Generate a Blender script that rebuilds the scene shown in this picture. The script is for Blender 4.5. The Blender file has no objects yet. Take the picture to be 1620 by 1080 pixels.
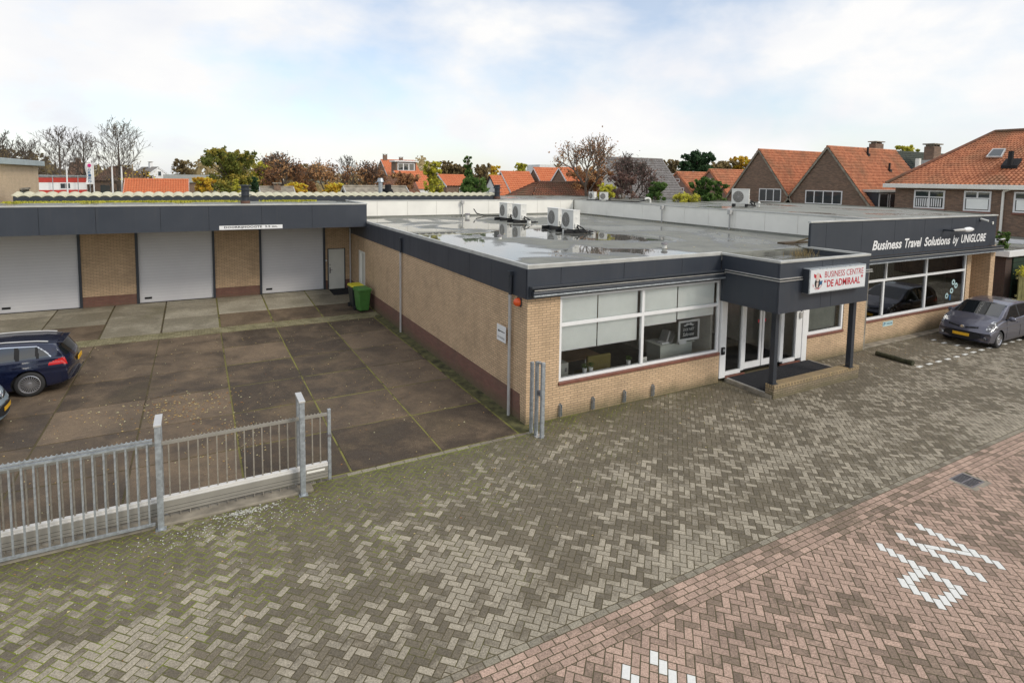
import bpy, bmesh, math, random
from mathutils import Vector, Matrix
import numpy as np
R = math.radians
SC = bpy.context.scene
COL = SC.collection
PI = math.pi

# ------------------------------------------------------------------ camera
CAM = Vector((-6.910853, -11.764348, 6.009373))
YAW, PITCH, ROLL, FPX, SVY = -0.50208, -0.0841605, 0.0140225, 909.1555, -179.9788
def cam_axes():
    cy, sy = math.cos(YAW), math.sin(YAW)
    f = Vector((-sy*math.cos(PITCH), cy*math.cos(PITCH), math.sin(PITCH)))
    r = Vector((cy, sy, 0)); u = r.cross(f)
    r2 = r*math.cos(ROLL) + u*math.sin(ROLL); u2 = -r*math.sin(ROLL) + u*math.cos(ROLL)
    return r2, u2, f
AR, AU, AF = cam_axes()
cd = bpy.data.cameras.new('camera'); cam = bpy.data.objects.new('camera', cd); COL.objects.link(cam)
cam.matrix_world = Matrix(((AR.x, AU.x, -AF.x, CAM.x), (AR.y, AU.y, -AF.y, CAM.y), (AR.z, AU.z, -AF.z, CAM.z), (0, 0, 0, 1)))
cd.sensor_width = 36; cd.lens = FPX/1620*36; cd.shift_y = SVY/1620
cd.clip_start = 0.1; cd.clip_end = 3000
SC.camera = cam

# ------------------------------------------------------------------ world, sun, exposure
SUN_EL, SUN_AZ = R(38), R(150)      # azimuth clockwise from +Y
w = bpy.data.worlds.new('World'); SC.world = w; w.use_nodes = True
nt = w.node_tree; N = nt.nodes; L = nt.links; N.clear()
out = N.new('ShaderNodeOutputWorld'); sky = N.new('ShaderNodeTexSky'); sky.sky_type = 'NISHITA'
sky.sun_disc = False; sky.sun_elevation = SUN_EL; sky.sun_rotation = SUN_AZ
b1 = N.new('ShaderNodeBackground'); b1.inputs['Strength'].default_value = 0.15
L.new(sky.outputs[0], b1.inputs['Color'])
tc = N.new('ShaderNodeTexCoord'); mp = N.new('ShaderNodeMapping'); mp.inputs['Scale'].default_value = (1.0, 1.0, 1.9)
mp.inputs['Location'].default_value = (0.35, 0.1, 0.2)
L.new(tc.outputs['Generated'], mp.inputs[0])
n1 = N.new('ShaderNodeTexNoise'); n1.inputs['Scale'].default_value = 4.2; n1.inputs['Detail'].default_value = 7; n1.inputs['Roughness'].default_value = .52
n1.inputs['Distortion'].default_value = .15
L.new(mp.outputs[0], n1.inputs['Vector'])
cr = N.new('ShaderNodeValToRGB'); cr.color_ramp.elements[0].position = .38; cr.color_ramp.elements[0].color = (.36,.36,.36,1)
cr.color_ramp.elements[1].position = .60; cr.color_ramp.elements[1].color = (1,1,1,1)
L.new(n1.outputs[0], cr.inputs[0])
n2 = N.new('ShaderNodeTexNoise'); n2.inputs['Scale'].default_value = 4.5; n2.inputs['Detail'].default_value = 6
L.new(mp.outputs[0], n2.inputs['Vector'])
cc = N.new('ShaderNodeValToRGB'); cc.color_ramp.elements[0].position = .35; cc.color_ramp.elements[0].color = (.88,.90,.95,1)
cc.color_ramp.elements[1].position = .62; cc.color_ramp.elements[1].color = (1.0,.995,.99,1)
L.new(n2.outputs[0], cc.inputs[0])
b2 = N.new('ShaderNodeBackground'); b2.inputs['Strength'].default_value = 0.80
L.new(cc.outputs[0], b2.inputs['Color'])
mx = N.new('ShaderNodeMixShader'); sxyz = N.new('ShaderNodeSeparateXYZ'); L.new(tc.outputs['Generated'], sxyz.inputs[0])
el = N.new('ShaderNodeMapRange'); el.inputs['From Min'].default_value = .02; el.inputs['From Max'].default_value = .16; el.inputs['To Min'].default_value = .6; el.inputs['To Max'].default_value = 0
L.new(sxyz.outputs[2], el.inputs[0]); mxm = N.new('ShaderNodeMath'); mxm.operation = 'MAXIMUM'; L.new(cr.outputs[0], mxm.inputs[0]); L.new(el.outputs[0], mxm.inputs[1])
L.new(mxm.outputs[0], mx.inputs[0]); L.new(b1.outputs[0], mx.inputs[1]); L.new(b2.outputs[0], mx.inputs[2])
L.new(mx.outputs[0], out.inputs[0])
sd = bpy.data.lights.new('sun', 'SUN'); sun = bpy.data.objects.new('sun', sd); COL.objects.link(sun)
sd.energy = 1.5; sd.angle = R(16); sd.color = (1, .93, .82)
sdir = Vector((math.sin(SUN_AZ)*math.cos(SUN_EL), math.cos(SUN_AZ)*math.cos(SUN_EL), math.sin(SUN_EL)))
sun.rotation_euler = sdir.to_track_quat('Z', 'Y').to_euler()
SC.view_settings.view_transform = 'Standard'; SC.view_settings.look = 'None'
SC.view_settings.exposure = 0.32; SC.view_settings.gamma = 1

# ------------------------------------------------------------------ helpers
rnd = random.Random(7)
def at(u, v, D):
    """world point seen at photo pixel u,v at forward distance D"""
    d = AF + AR*((u-810)/FPX) - AU*((v-540-SVY)/FPX)
    return CAM + d*D
def ray_y(u, v, y):
    d = AF + AR*((u-810)/FPX) - AU*((v-540-SVY)/FPX); return CAM + d*((y-CAM.y)/d.y)
def tag(o, label=None, cat=None, group=None, kind=None):
    if label: o['label'] = label
    if cat: o['category'] = cat
    if group: o['group'] = group
    if kind: o['kind'] = kind
    return o
def empty(name, loc, label, cat, group=None):
    o = bpy.data.objects.new(name, None); COL.objects.link(o); o.location = loc
    o.empty_display_size = .2
    return tag(o, label, cat, group)
def base_of(o):
    v = Vector((0, 0, 0))
    while o is not None: v += Vector(o.location); o = o.parent
    return v
class MB:
    def __init__(s): s.v = []; s.f = []; s.c = None
    def add(s, vs, fs):
        n = len(s.v); s.v += [tuple(p) for p in vs]; s.f += [tuple(i+n for i in f) for f in fs]; return s
    def box(s, x0, x1, y0, y1, z0, z1):
        if x0 > x1: x0, x1 = x1, x0
        if y0 > y1: y0, y1 = y1, y0
        if z0 > z1: z0, z1 = z1, z0
        return s.add([(x0,y0,z0),(x1,y0,z0),(x1,y1,z0),(x0,y1,z0),(x0,y0,z1),(x1,y0,z1),(x1,y1,z1),(x0,y1,z1)],
              [(0,3,2,1),(4,5,6,7),(0,1,5,4),(1,2,6,5),(2,3,7,6),(3,0,4,7)])
    def quad(s, a, b, c, d): return s.add([a,b,c,d], [(0,1,2,3)])
    def prism(s, poly, vec):
        """poly: list of 3d points (ccw seen from -vec side irrelevant), extruded by vec"""
        n = len(poly); vec = Vector(vec)
        vs = [Vector(p) for p in poly]; vs2 = [p+vec for p in vs]
        fs = [tuple(range(n))[::-1], tuple(range(n, 2*n))] + [(i, (i+1) % n, n+(i+1) % n, n+i) for i in range(n)]
        return s.add(vs+vs2, fs)
    def tube(s, p0, p1, r0, r1=None, n=8, caps=True):
        p0 = Vector(p0); p1 = Vector(p1); r1 = r0 if r1 is None else r1
        d = (p1-p0); 
        if d.length < 1e-6: return s
        d.normalize()
        a = d.orthogonal().normalized(); b = d.cross(a)
        vs = []
        for k in range(n):
            t = 2*PI*k/n; e = a*math.cos(t)+b*math.sin(t); vs.append(p0+e*r0)
        for k in range(n):
            t = 2*PI*k/n; e = a*math.cos(t)+b*math.sin(t); vs.append(p1+e*r1)
        fs = [(k, (k+1) % n, n+(k+1) % n, n+k) for k in range(n)]
        if caps: fs += [tuple(range(n))[::-1], tuple(range(n, 2*n))]
        return s.add(vs, fs)
    def path(s, pts, r, n=8):
        for a, b in zip(pts[:-1], pts[1:]): s.tube(a, b, r, r, n)
        return s
    def lathe(s, prof, center, axis='z', n=24):
        """prof: (radius, height) list"""
        c = Vector(center); vs = []; m = len(prof)
        for k in range(n):
            t = 2*PI*k/n
            for (r, h) in prof:
                if axis == 'z': vs.append(c+Vector((r*math.cos(t), r*math.sin(t), h)))
                elif axis == 'y': vs.append(c+Vector((r*math.cos(t), h, r*math.sin(t))))
                else: vs.append(c+Vector((h, r*math.cos(t), r*math.sin(t))))
        fs = []
        for k in range(n):
            for i in range(m-1):
                fs.append((k*m+i, ((k+1) % n)*m+i, ((k+1) % n)*m+i+1, k*m+i+1))
        return s.add(vs, fs)
    def build(s, name, mat, parent=None, smooth=False, bevel=0, local=False):
        off = Vector((0,0,0)) if (local or parent is None) else base_of(parent)
        me = bpy.data.meshes.new(name)
        me.from_pydata([(p[0]-off.x, p[1]-off.y, p[2]-off.z) for p in s.v], [], s.f)
        me.materials.append(mat)
        bm = bmesh.new(); bm.from_mesh(me); bmesh.ops.recalc_face_normals(bm, faces=bm.faces)
        if bevel:
            bmesh.ops.remove_doubles(bm, verts=bm.verts, dist=1e-5)
            es = [e for e in bm.edges if len(e.link_faces) == 2 and e.calc_face_angle(0) > R(40)]
            bmesh.ops.bevel(bm, geom=es, offset=bevel, segments=2, affect='EDGES', profile=.5, clamp_overlap=True)
        bm.to_mesh(me); bm.free()
        if smooth:
            for p in me.polygons: p.use_smooth = True
        o = bpy.data.objects.new(name, me); COL.objects.link(o)
        if parent: o.parent = parent
        return o
def build_each(mb, name, mat, parent=None, **kw):
    """one object per loose piece of the collected mesh"""
    par = list(range(len(mb.v)))
    def find(i):
        while par[i] != i: par[i] = par[par[i]]; i = par[i]
        return i
    for f in mb.f:
        for i in f[1:]: par[find(i)] = find(f[0])
    groups = {}
    for f in mb.f: groups.setdefault(find(f[0]), []).append(f)
    first = None
    for fl in groups.values():
        used = sorted({i for f in fl for i in f}); mp = {i: k for k, i in enumerate(used)}
        m2 = MB(); m2.v = [mb.v[i] for i in used]; m2.f = [tuple(mp[i] for i in f) for f in fl]; o = m2.build(name, mat, parent, **kw); first = first or o
    return first
def tree_of(o): return [c for c in bpy.data.objects if c.parent == o]
def dup(o, loc=None, rotz=None, parent=None, label=None):
    kids = list(o.children)
    c = o.copy(); COL.objects.link(c); c.parent = parent
    if loc is not None: c.location = loc
    if rotz is not None: c.rotation_euler = (0, 0, rotz)
    if label: c['label'] = label
    for k in kids: dup(k, parent=c)
    return c

# ------------------------------------------------------------------ materials
def newmat(name):
    m = bpy.data.materials.new(name); m.use_nodes = True
    n = m.node_tree.nodes; l = m.node_tree.links; b = n['Principled BSDF']
    return m, n, l, b
def pos(n): return n.new('ShaderNodeNewGeometry').outputs['Position']
def objco(n): return n.new('ShaderNodeTexCoord').outputs['Object']
def noise(n, l, vec, scale, detail=3, rough=.55, dist=0):
    t = n.new('ShaderNodeTexNoise'); t.inputs['Scale'].default_value = scale; t.inputs['Detail'].default_value = detail
    t.inputs['Roughness'].default_value = rough; t.inputs['Distortion'].default_value = dist
    if vec is not None: l.new(vec, t.inputs['Vector'])
    return t.outputs[0]
def ramp(n, l, fac, a, ca, b, cb, mid=None):
    r = n.new('ShaderNodeValToRGB'); e = r.color_ramp.elements
    e[0].position = a; e[0].color = (*ca, 1); e[1].position = b; e[1].color = (*cb, 1)
    if mid:
        x = e.new(mid[0]); x.color = (*mid[1], 1)
    if fac is not None: l.new(fac, r.inputs[0])
    return r.outputs[0]
def g3(v): return (v, v, v)
def mix(n, l, fac, a, b, mode='MIX'):
    m = n.new('ShaderNodeMix'); m.data_type = 'RGBA'; m.blend_type = mode
    for k, s in ((0, fac), (6, a), (7, b)):
        if isinstance(s, (int, float)): m.inputs[k].default_value = s
        elif isinstance(s, tuple): m.inputs[k].default_value = (*s, 1)
        else: l.new(s, m.inputs[k])
    return m.outputs[2]
def mth(n, l, op, a, b=0.0, c=None, clamp=False):
    m = n.new('ShaderNodeMath'); m.operation = op; m.use_clamp = clamp
    for k, s in enumerate((a, b) if c is None else (a, b, c)):
        if isinstance(s, (int, float)): m.inputs[k].default_value = s
        else: l.new(s, m.inputs[k])
    return m.outputs[0]
def bump(n, l, b, h, strength=.3, dist=.01):
    x = n.new('ShaderNodeBump'); x.inputs['Strength'].default_value = strength; x.inputs['Distance'].default_value = dist
    l.new(h, x.inputs['Height']); l.new(x.outputs[0], b.inputs['Normal'])
def sep(n, l, v):
    s = n.new('ShaderNodeSeparateXYZ'); l.new(v, s.inputs[0]); return s.outputs
def comb(n, l, x, y, z=0.0):
    c = n.new('ShaderNodeCombineXYZ')
    for k, s in enumerate((x, y, z)):
        if isinstance(s, (int, float)): c.inputs[k].default_value = s
        else: l.new(s, c.inputs[k])
    return c.outputs[0]
def plain(name, col, rough=.6, metal=0.0, var=.12, scale=3.0, bumps=0.0, spec=.5, coat=0.0):
    m, n, l, b = newmat(name)
    p = objco(n); a = noise(n, l, p, scale, 5)
    c = ramp(n, l, a, .3, tuple(x*(1-var) for x in col), .7, tuple(min(1, x*(1+var)) for x in col))
    l.new(c, b.inputs['Base Color'])
    r = mth(n, l, 'MULTIPLY_ADD', noise(n, l, p, scale*2.7, 3), .2, rough-.1); l.new(r, b.inputs['Roughness'])
    b.inputs['Metallic'].default_value = metal; b.inputs['Specular IOR Level'].default_value = spec
    if coat: b.inputs['Coat Weight'].default_value = coat; b.inputs['Coat Roughness'].default_value = .04
    if bumps: bump(n, l, b, noise(n, l, p, scale*12, 4), bumps, .01)
    return m
def brickmat(name, c1, c2, mortar, bw=.22, rh=.0625, ms=.007, dirt=.35, dirtcol=(.10,.085,.06), rough=.85, vertical=False, zdirt=True):
    m, n, l, b = newmat(name)
    P = sep(n, l, pos(n))
    u = mth(n, l, 'ADD', P[0], P[1])
    vec = comb(n, l, P[2], u) if vertical else comb(n, l, u, P[2])
    t = n.new('ShaderNodeTexBrick'); l.new(vec, t.inputs['Vector'])
    t.inputs['Color1'].default_value = (*c1, 1); t.inputs['Color2'].default_value = (*c2, 1); t.inputs['Mortar'].default_value = (*mortar, 1)
    t.inputs['Scale'].default_value = 1; t.inputs['Brick Width'].default_value = bw; t.inputs['Row Height'].default_value = rh
    t.inputs['Mortar Size'].default_value = ms; t.inputs['Mortar Smooth'].default_value = .2; t.inputs['Bias'].default_value = 0
    pp = pos(n)
    a = noise(n, l, pp, 1.1, 6, .65)
    k = ramp(n, l, a, .48, g3(0), .75, g3(dirt))
    c = mix(n, l, k, t.outputs['Color'], dirtcol)
    stv = comb(n, l, mth(n, l, 'MULTIPLY', u, 2.3), mth(n, l, 'MULTIPLY', P[2], .35)); stn = noise(n, l, stv, 1.0, 5, .6)
    c = mix(n, l, ramp(n, l, stn, .52, g3(0), .78, g3(.35)), c, tuple(x*.55 for x in c2))
    fine = noise(n, l, pp, 28, 3)
    c = mix(n, l, .5, c, ramp(n, l, fine, .25, g3(.55), .75, g3(1)), 'MULTIPLY') if False else c
    if zdirt:
        zz = mth(n, l, 'MULTIPLY_ADD', noise(n, l, pp, 2.2, 5), .5, P[2])
        kz = ramp(n, l, zz, .28, g3(.75), .62, g3(0))
        c = mix(n, l, kz, c, (.11,.10,.05))
    hs = n.new('ShaderNodeHueSaturation'); l.new(c, hs.inputs['Color'])
    l.new(mth(n, l, 'MULTIPLY_ADD', fine, .5, .75), hs.inputs['Value']); l.new(hs.outputs[0], b.inputs['Base Color'])
    b.inputs['Roughness'].default_value = rough
    bump(n, l, b, mth(n, l, 'SUBTRACT', 1, t.outputs['Fac']), .5, .006)
    return m
M = {}
M['brick'] = brickmat('yellow_brick', (.66,.465,.285), (.56,.39,.235), (.25,.185,.125), ms=.0075, dirt=.3)
M['brick_side'] = M['brick']
M['brick_red'] = brickmat('red_plinth_brick', (.22,.10,.07), (.17,.075,.055), (.15,.11,.085), dirt=.4)
M['brick_cap'] = brickmat('upright_brick', (.50,.36,.18), (.36,.27,.16), (.11,.085,.055), ms=.012, bw=.22, rh=.066, dirt=.45, vertical=True)
M['brick_low'] = brickmat('weathered_brick', (.42,.32,.21), (.30,.225,.15), (.13,.105,.075), ms=.012, dirt=.7, dirtcol=(.13,.11,.08))
M['brick_brown'] = brickmat('brown_house_brick', (.27,.165,.11), (.14,.09,.065), (.21,.17,.13), dirt=.3, zdirt=False)
M['brick_pink'] = brickmat('pinkish_house_brick', (.30,.17,.125), (.24,.13,.10), (.24,.19,.16), dirt=.2, zdirt=False)
M['brick_int'] = brickmat('interior_brick', (.32,.20,.12), (.26,.16,.10), (.12,.09,.07), dirt=.1, zdirt=False)
M['brick_dark'] = brickmat('dark_shed_brick', (.085,.045,.035), (.06,.035,.03), (.09,.075,.06), dirt=.3, zdirt=False)
M['brick_tan'] = brickmat('tan_building_brick', (.66,.50,.33), (.60,.45,.29), (.48,.38,.26), dirt=.15, zdirt=False)
def fascia_mat():
    m, n, l, b = newmat('anthracite_panel')
    p = pos(n); P = sep(n, l, p)
    sv = comb(n, l, mth(n, l, 'MULTIPLY', mth(n, l, 'ADD', P[0], P[1]), 9), mth(n, l, 'MULTIPLY', P[2], .5))
    s = noise(n, l, sv, 1.0, 5); a = noise(n, l, p, .8, 4)
    c = ramp(n, l, a, .3, (.033,.040,.053), .7, (.045,.052,.066))
    c = mix(n, l, ramp(n, l, s, .52, g3(0), .8, g3(.25)), c, (.085,.08,.075))
    l.new(c, b.inputs['Base Color']); b.inputs['Roughness'].default_value = .38
    l.new(mth(n, l, 'MULTIPLY_ADD', s, .3, .25), b.inputs['Roughness'])
    return m
M['fascia'] = fascia_mat()
M['dark_metal'] = plain('anthracite_metal', (.032,.038,.048), .4)
M['black'] = plain('black_rubber', (.012,.012,.013), .8)
M['seam'] = plain('panel_joint', (.008,.009,.011), .8)
M['trim'] = plain('roof_trim_aluminium', (.50,.50,.47), .5, .2, .15, 2)
M['alu'] = plain('bright_aluminium', (.62,.61,.58), .35, .5)
M['white'] = plain('white_paint', (.80,.80,.79), .45, var=.04)
M['cream'] = plain('cream_panel', (.84,.82,.75), .5, var=.06, scale=1.2)
M['cream_door'] = plain('cream_door', (.66,.65,.58), .5, var=.04)
M['sill'] = plain('red_brown_tile', (.20,.08,.055), .35, var=.2, scale=9)
M['galv'] = plain('galvanised_steel', (.40,.43,.45), .45, .55, .28, 14)
M['galv_warm'] = plain('weathered_bar_steel', (.34,.31,.26), .5, .4, .3, 10)
M['white_alu'] = plain('pale_aluminium', (.66,.64,.60), .4, .1, .06, 3)
M['beam'] = plain('gate_beam_aluminium', (.33,.31,.27), .42, .25, .08, 3)
M['pipe'] = plain('grey_drainpipe', (.45,.44,.42), .55, 0, .12, 3)
M['orange'] = plain('orange_lamp_glass', (.75,.10,.02), .25)
M['concrete'] = plain('weathered_concrete', (.26,.23,.18), .9, 0, .4, 3, .4)
M['carpet'] = plain('dark_carpet', (.10,.095,.088), .95)
M['door_mat'] = plain('black_door_mat', (.012,.013,.017), .95, var=.5, scale=40, bumps=.6)
M['int_wall'] = plain('interior_plaster', (.70,.67,.60), .9)
M['blind'] = plain('grey_green_blind', (.90,.92,.88), .85, var=.05, scale=2)
M['vblind'] = plain('brown_slat_blind', (.17,.12,.09), .8)
M['wood'] = plain('beech_desktop', (.32,.19,.10), .5)
M['olive'] = plain('olive_seat_fabric', (.16,.13,.035), .9)
M['cabinet'] = plain('grey_cabinet', (.40,.40,.36), .5)
M['offwhite'] = plain('offwhite_counter', (.66,.68,.60), .5, var=.03)
M['slate_board'] = plain('black_board', (.03,.032,.035), .7)
M['green_leaf'] = plain('houseplant_leaf', (.05,.10,.03), .7)
M['red_letter'] = plain('red_lettering', (.50,.015,.03), .45, var=.03)
M['blue_letter'] = plain('blue_emblem', (.02,.10,.22), .45)
M['black_letter'] = plain('black_lettering', (.015,.015,.02), .5)
M['skin_emblem'] = plain('emblem_pale', (.62,.50,.44), .5)
M['sign_face'] = plain('pale_sign_acrylic', (.70,.72,.73), .3, var=.03)
M['teal'] = plain('teal_sticker', (.05,.35,.42), .4)
M['pale_teal'] = plain('pale_teal_sticker', (.45,.62,.62), .4)
M['fibre'] = plain('ac_white_casing', (.72,.71,.66), .45, var=.06)
M['acgrille'] = plain('ac_fan_grille', (.16,.15,.13), .5)
M['log'] = plain('mossy_log', (.045,.045,.022), .95, var=.5, scale=9, bumps=.8)
M['pebble'] = plain('weathered_wood', (.20,.15,.08), .9, var=.3)
M['leaf_litter'] = None
def binmat(name, c): return plain(name, c, .42, 0, .12, 5)
M['bin_green'] = binmat('green_bin_plastic', (.07,.20,.045)); M['bin_yellow'] = binmat('yellow_bin_lid', (.62,.55,.03)); M['bin_dark'] = binmat('dark_bin_plastic', (.025,.032,.03))
def glassmat(name, tint=(.97,.98,.97), gloss=1.0, rough=.0, ior=1.42):
    m, n, l, b = newmat(name); n.remove(b)
    o = n['Material Output']; tr = n.new('ShaderNodeBsdfTransparent'); tr.inputs[0].default_value = (*tint, 1)
    gl = n.new('ShaderNodeBsdfGlossy'); gl.inputs['Roughness'].default_value = rough; gl.inputs[0].default_value = (.9*gloss, .93*gloss, .95*gloss, 1)
    fr = n.new('ShaderNodeFresnel'); fr.inputs[0].default_value = ior
    k = mth(n, l, 'MULTIPLY_ADD', fr.outputs[0], 1.2, .01, clamp=True)
    mxs = n.new('ShaderNodeMixShader'); l.new(k, mxs.inputs[0]); l.new(tr.outputs[0], mxs.inputs[1]); l.new(gl.outputs[0], mxs.inputs[2])
    l.new(mxs.outputs[0], o.inputs[0]); return m
M['glass'] = glassmat('window_glass')
M['glass_mirror'] = glassmat('tinted_window_glass', (.28,.29,.25), 1.0, ior=1.75)
# reflective double glazing of the wing: more mirror
def mirrorglass(name, base, k):
    m, n, l, b = newmat(name); b.inputs['Base Color'].default_value = (*base, 1); b.inputs['Roughness'].default_value = .02
    b.inputs['IOR'].default_value = 1.9; b.inputs['Specular IOR Level'].default_value = k; return m
M['far_glass'] = mirrorglass('house_window_glass', (.05,.06,.065), .5)
M['car_glass'] = mirrorglass('car_glass', (.012,.015,.017), .6)
def door_mat_():
    m, n, l, b = newmat('ribbed_garage_door')
    P = sep(n, l, pos(n)); a = noise(n, l, pos(n), .6, 4)
    c = ramp(n, l, a, .3, (.60,.59,.60), .7, (.67,.66,.66))
    s = mth(n, l, 'FRACT', mth(n, l, 'DIVIDE', P[2], .135))
    groove = mth(n, l, 'LESS_THAN', s, .09)
    c = mix(n, l, mth(n, l, 'MULTIPLY', groove, .28), c, (.25,.25,.25))
    l.new(c, b.inputs['Base Color']); b.inputs['Roughness'].default_value = .5
    bump(n, l, b, mth(n, l, 'SUBTRACT', 1, groove), .2, .01)
    return m
M['garage_door'] = door_mat_()

def paver_mat(name, light, dark, thr=.0, red=False):
    """per-brick colour attribute 'rnd' (x: random, y: random2), clustered by large noise"""
    m, n, l, b = newmat(name)
    at_ = n.new('ShaderNodeAttribute'); at_.attribute_name = 'rnd'
    A = sep(n, l, at_.outputs['Vector'])
    p = pos(n); P = sep(n, l, p)
    big = noise(n, l, comb(n, l, mth(n, l, 'MULTIPLY', P[0], .55), P[1]), .62, 5, .66, .5)
    v = mth(n, l, 'ADD', mth(n, l, 'MULTIPLY', A[0], .30), big)
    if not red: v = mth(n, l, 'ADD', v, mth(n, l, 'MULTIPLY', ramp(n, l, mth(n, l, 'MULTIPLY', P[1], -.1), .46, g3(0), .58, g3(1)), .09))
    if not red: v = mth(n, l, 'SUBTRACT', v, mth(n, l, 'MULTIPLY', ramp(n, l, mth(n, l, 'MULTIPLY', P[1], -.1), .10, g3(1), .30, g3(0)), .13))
    v = mth(n, l, 'ADD', v, mth(n, l, 'MULTIPLY', mth(n, l, 'SUBTRACT', noise(n, l, p, 13, 4, .75), .5), .22))
    lightness = ramp(n, l, v, .60-thr, g3(0), .72-thr, g3(1), )
    c = mix(n, l, lightness, dark, light)
    # per brick value
    hs = n.new('ShaderNodeHueSaturation'); l.new(c, hs.inputs['Color'])
    l.new(mth(n, l, 'MULTIPLY_ADD', A[1], .34, .83), hs.inputs['Value'])
    # speckled grit
    f = noise(n, l, p, 42, 4, .9); f2 = noise(n, l, p, 30, 4, .75)
    c = mix(n, l, 1.0, hs.outputs[0], ramp(n, l, f, .34, g3(.50), .66, g3(1.45)), 'MULTIPLY')
    c = mix(n, l, 1.0, c, ramp(n, l, f2, .3, g3(.78), .7, g3(1.15)), 'MULTIPLY')
    if not red:
        # moss & dirt near fence and building front
        mn = noise(n, l, p, 1.3, 6, .65); mf = noise(n, l, p, 17, 4, .7)
        d1 = mth(n, l, 'MULTIPLY_ADD', P[1], .58, .85)           # towards building/fence (y -> 0)
        d2 = mth(n, l, 'MULTIPLY_ADD', P[0], -.035, 0)
        k = mth(n, l, 'ADD', mth(n, l, 'ADD', d1, d2), mth(n, l, 'MULTIPLY', mth(n, l, 'SUBTRACT', mn, .5), 1.7))
        k = mth(n, l, 'ADD', k, mth(n, l, 'MULTIPLY', mth(n, l, 'SUBTRACT', mf, .5), 1.4))
        k = ramp(n, l, k, .2, g3(0), 1.1, g3(.85))
        c = mix(n, l, k, c, ramp(n, l, f2, .3, (.055,.048,.026), .7, (.105,.098,.040)))
    l.new(c, b.inputs['Base Color']); b.inputs['Roughness'].default_value = .88
    bump(n, l, b, f2, .35, .004)
    return m
M['paver'] = paver_mat('grey_concrete_paver', (.335,.295,.225), (.155,.131,.092), -.015)
M['paver_red'] = paver_mat('red_concrete_paver', (.42,.295,.228), (.215,.158,.115), .08, True)
M['paver_edge'] = paver_mat('edge_paver', (.28,.25,.19), (.16,.135,.10), .05, True)
M['paver_white'] = plain('white_paver', (.72,.72,.68), .7, 0, .08, 30)
def joint_mat():
    m, n, l, b = newmat('mossy_joint'); p = pos(n); P = sep(n, l, p)
    a = noise(n, l, p, 1.2, 6, .65); f = noise(n, l, p, 30, 3)
    k = mth(n, l, 'ADD', mth(n, l, 'MULTIPLY_ADD', P[1], .16, mth(n, l, 'MULTIPLY', P[0], -.06)), mth(n, l, 'MULTIPLY_ADD', a, 1.8, .05))
    c = ramp(n, l, k, .45, (.095,.078,.042), 1.2, (.17,.20,.015), (.85, (.115,.115,.03)))
    c = mix(n, l, 1.0, c, ramp(n, l, f, .3, g3(.7), .7, g3(1.2)), 'MULTIPLY')
    l.new(c, b.inputs['Base Color']); b.inputs['Roughness'].default_value = .95; return m
M['joint'] = joint_mat()
def slab_mat(name, base, dark, moss):
    m, n, l, b = newmat(name)
    at_ = n.new('ShaderNodeAttribute'); at_.attribute_name = 'rnd'; A = sep(n, l, at_.outputs['Vector'])
    p = pos(n); a = noise(n, l, p, .9, 6, .65, .4); f = noise(n, l, p, 75, 3, .8); g = noise(n, l, p, 9, 5, .7)
    v = mth(n, l, 'ADD', a, mth(n, l, 'MULTIPLY', mth(n, l, 'SUBTRACT', A[0], .5), .30))
    c = ramp(n, l, v, .35, dark, .68, base)
    c = mix(n, l, mth(n, l, 'MULTIPLY', ramp(n, l, noise(n, l, p, .5, 5), .55, g3(0), .75, g3(1)), .5), c, moss)
    c = mix(n, l, 1.0, c, ramp(n, l, f, .32, g3(.55), .72, g3(1.6)), 'MULTIPLY')
    c = mix(n, l, 1.0, c, ramp(n, l, g, .3, g3(.8), .7, g3(1.15)), 'MULTIPLY')
    sp = noise(n, l, p, 120, 1, .5)
    c = mix(n, l, ramp(n, l, sp, .70, g3(0), .74, g3(.8)), c, (.42,.36,.26))
    l.new(c, b.inputs['Base Color']); b.inputs['Roughness'].default_value = .8
    l.new(ramp(n, l, a, .35, g3(.6), .6, g3(.9)), b.inputs['Roughness'])
    bump(n, l, b, f, .5, .006); return m
M['slab'] = slab_mat('brown_aggregate_slab', (.175,.125,.078), (.058,.041,.026), (.085,.066,.03))
M['slab_light'] = slab_mat('pale_concrete_slab', (.40,.36,.275), (.22,.195,.14), (.14,.125,.06))
def slabjoint():
    m, n, l, b = newmat('mossy_slab_joint'); p = pos(n)
    P = sep(n, l, p); c = ramp(n, l, noise(n, l, p, 1.3, 6, .7), .38, (.055,.044,.025), .50, (.21,.20,.05)); c = mix(n, l, ramp(n, l, mth(n, l, 'MULTIPLY', P[0], -.1), .60, g3(0), .66, g3(.8)), c, (.055,.036,.022))
    l.new(c, b.inputs['Base Color']); b.inputs['Roughness'].default_value = .95; return m
M['slabjoint'] = slabjoint()
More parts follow.
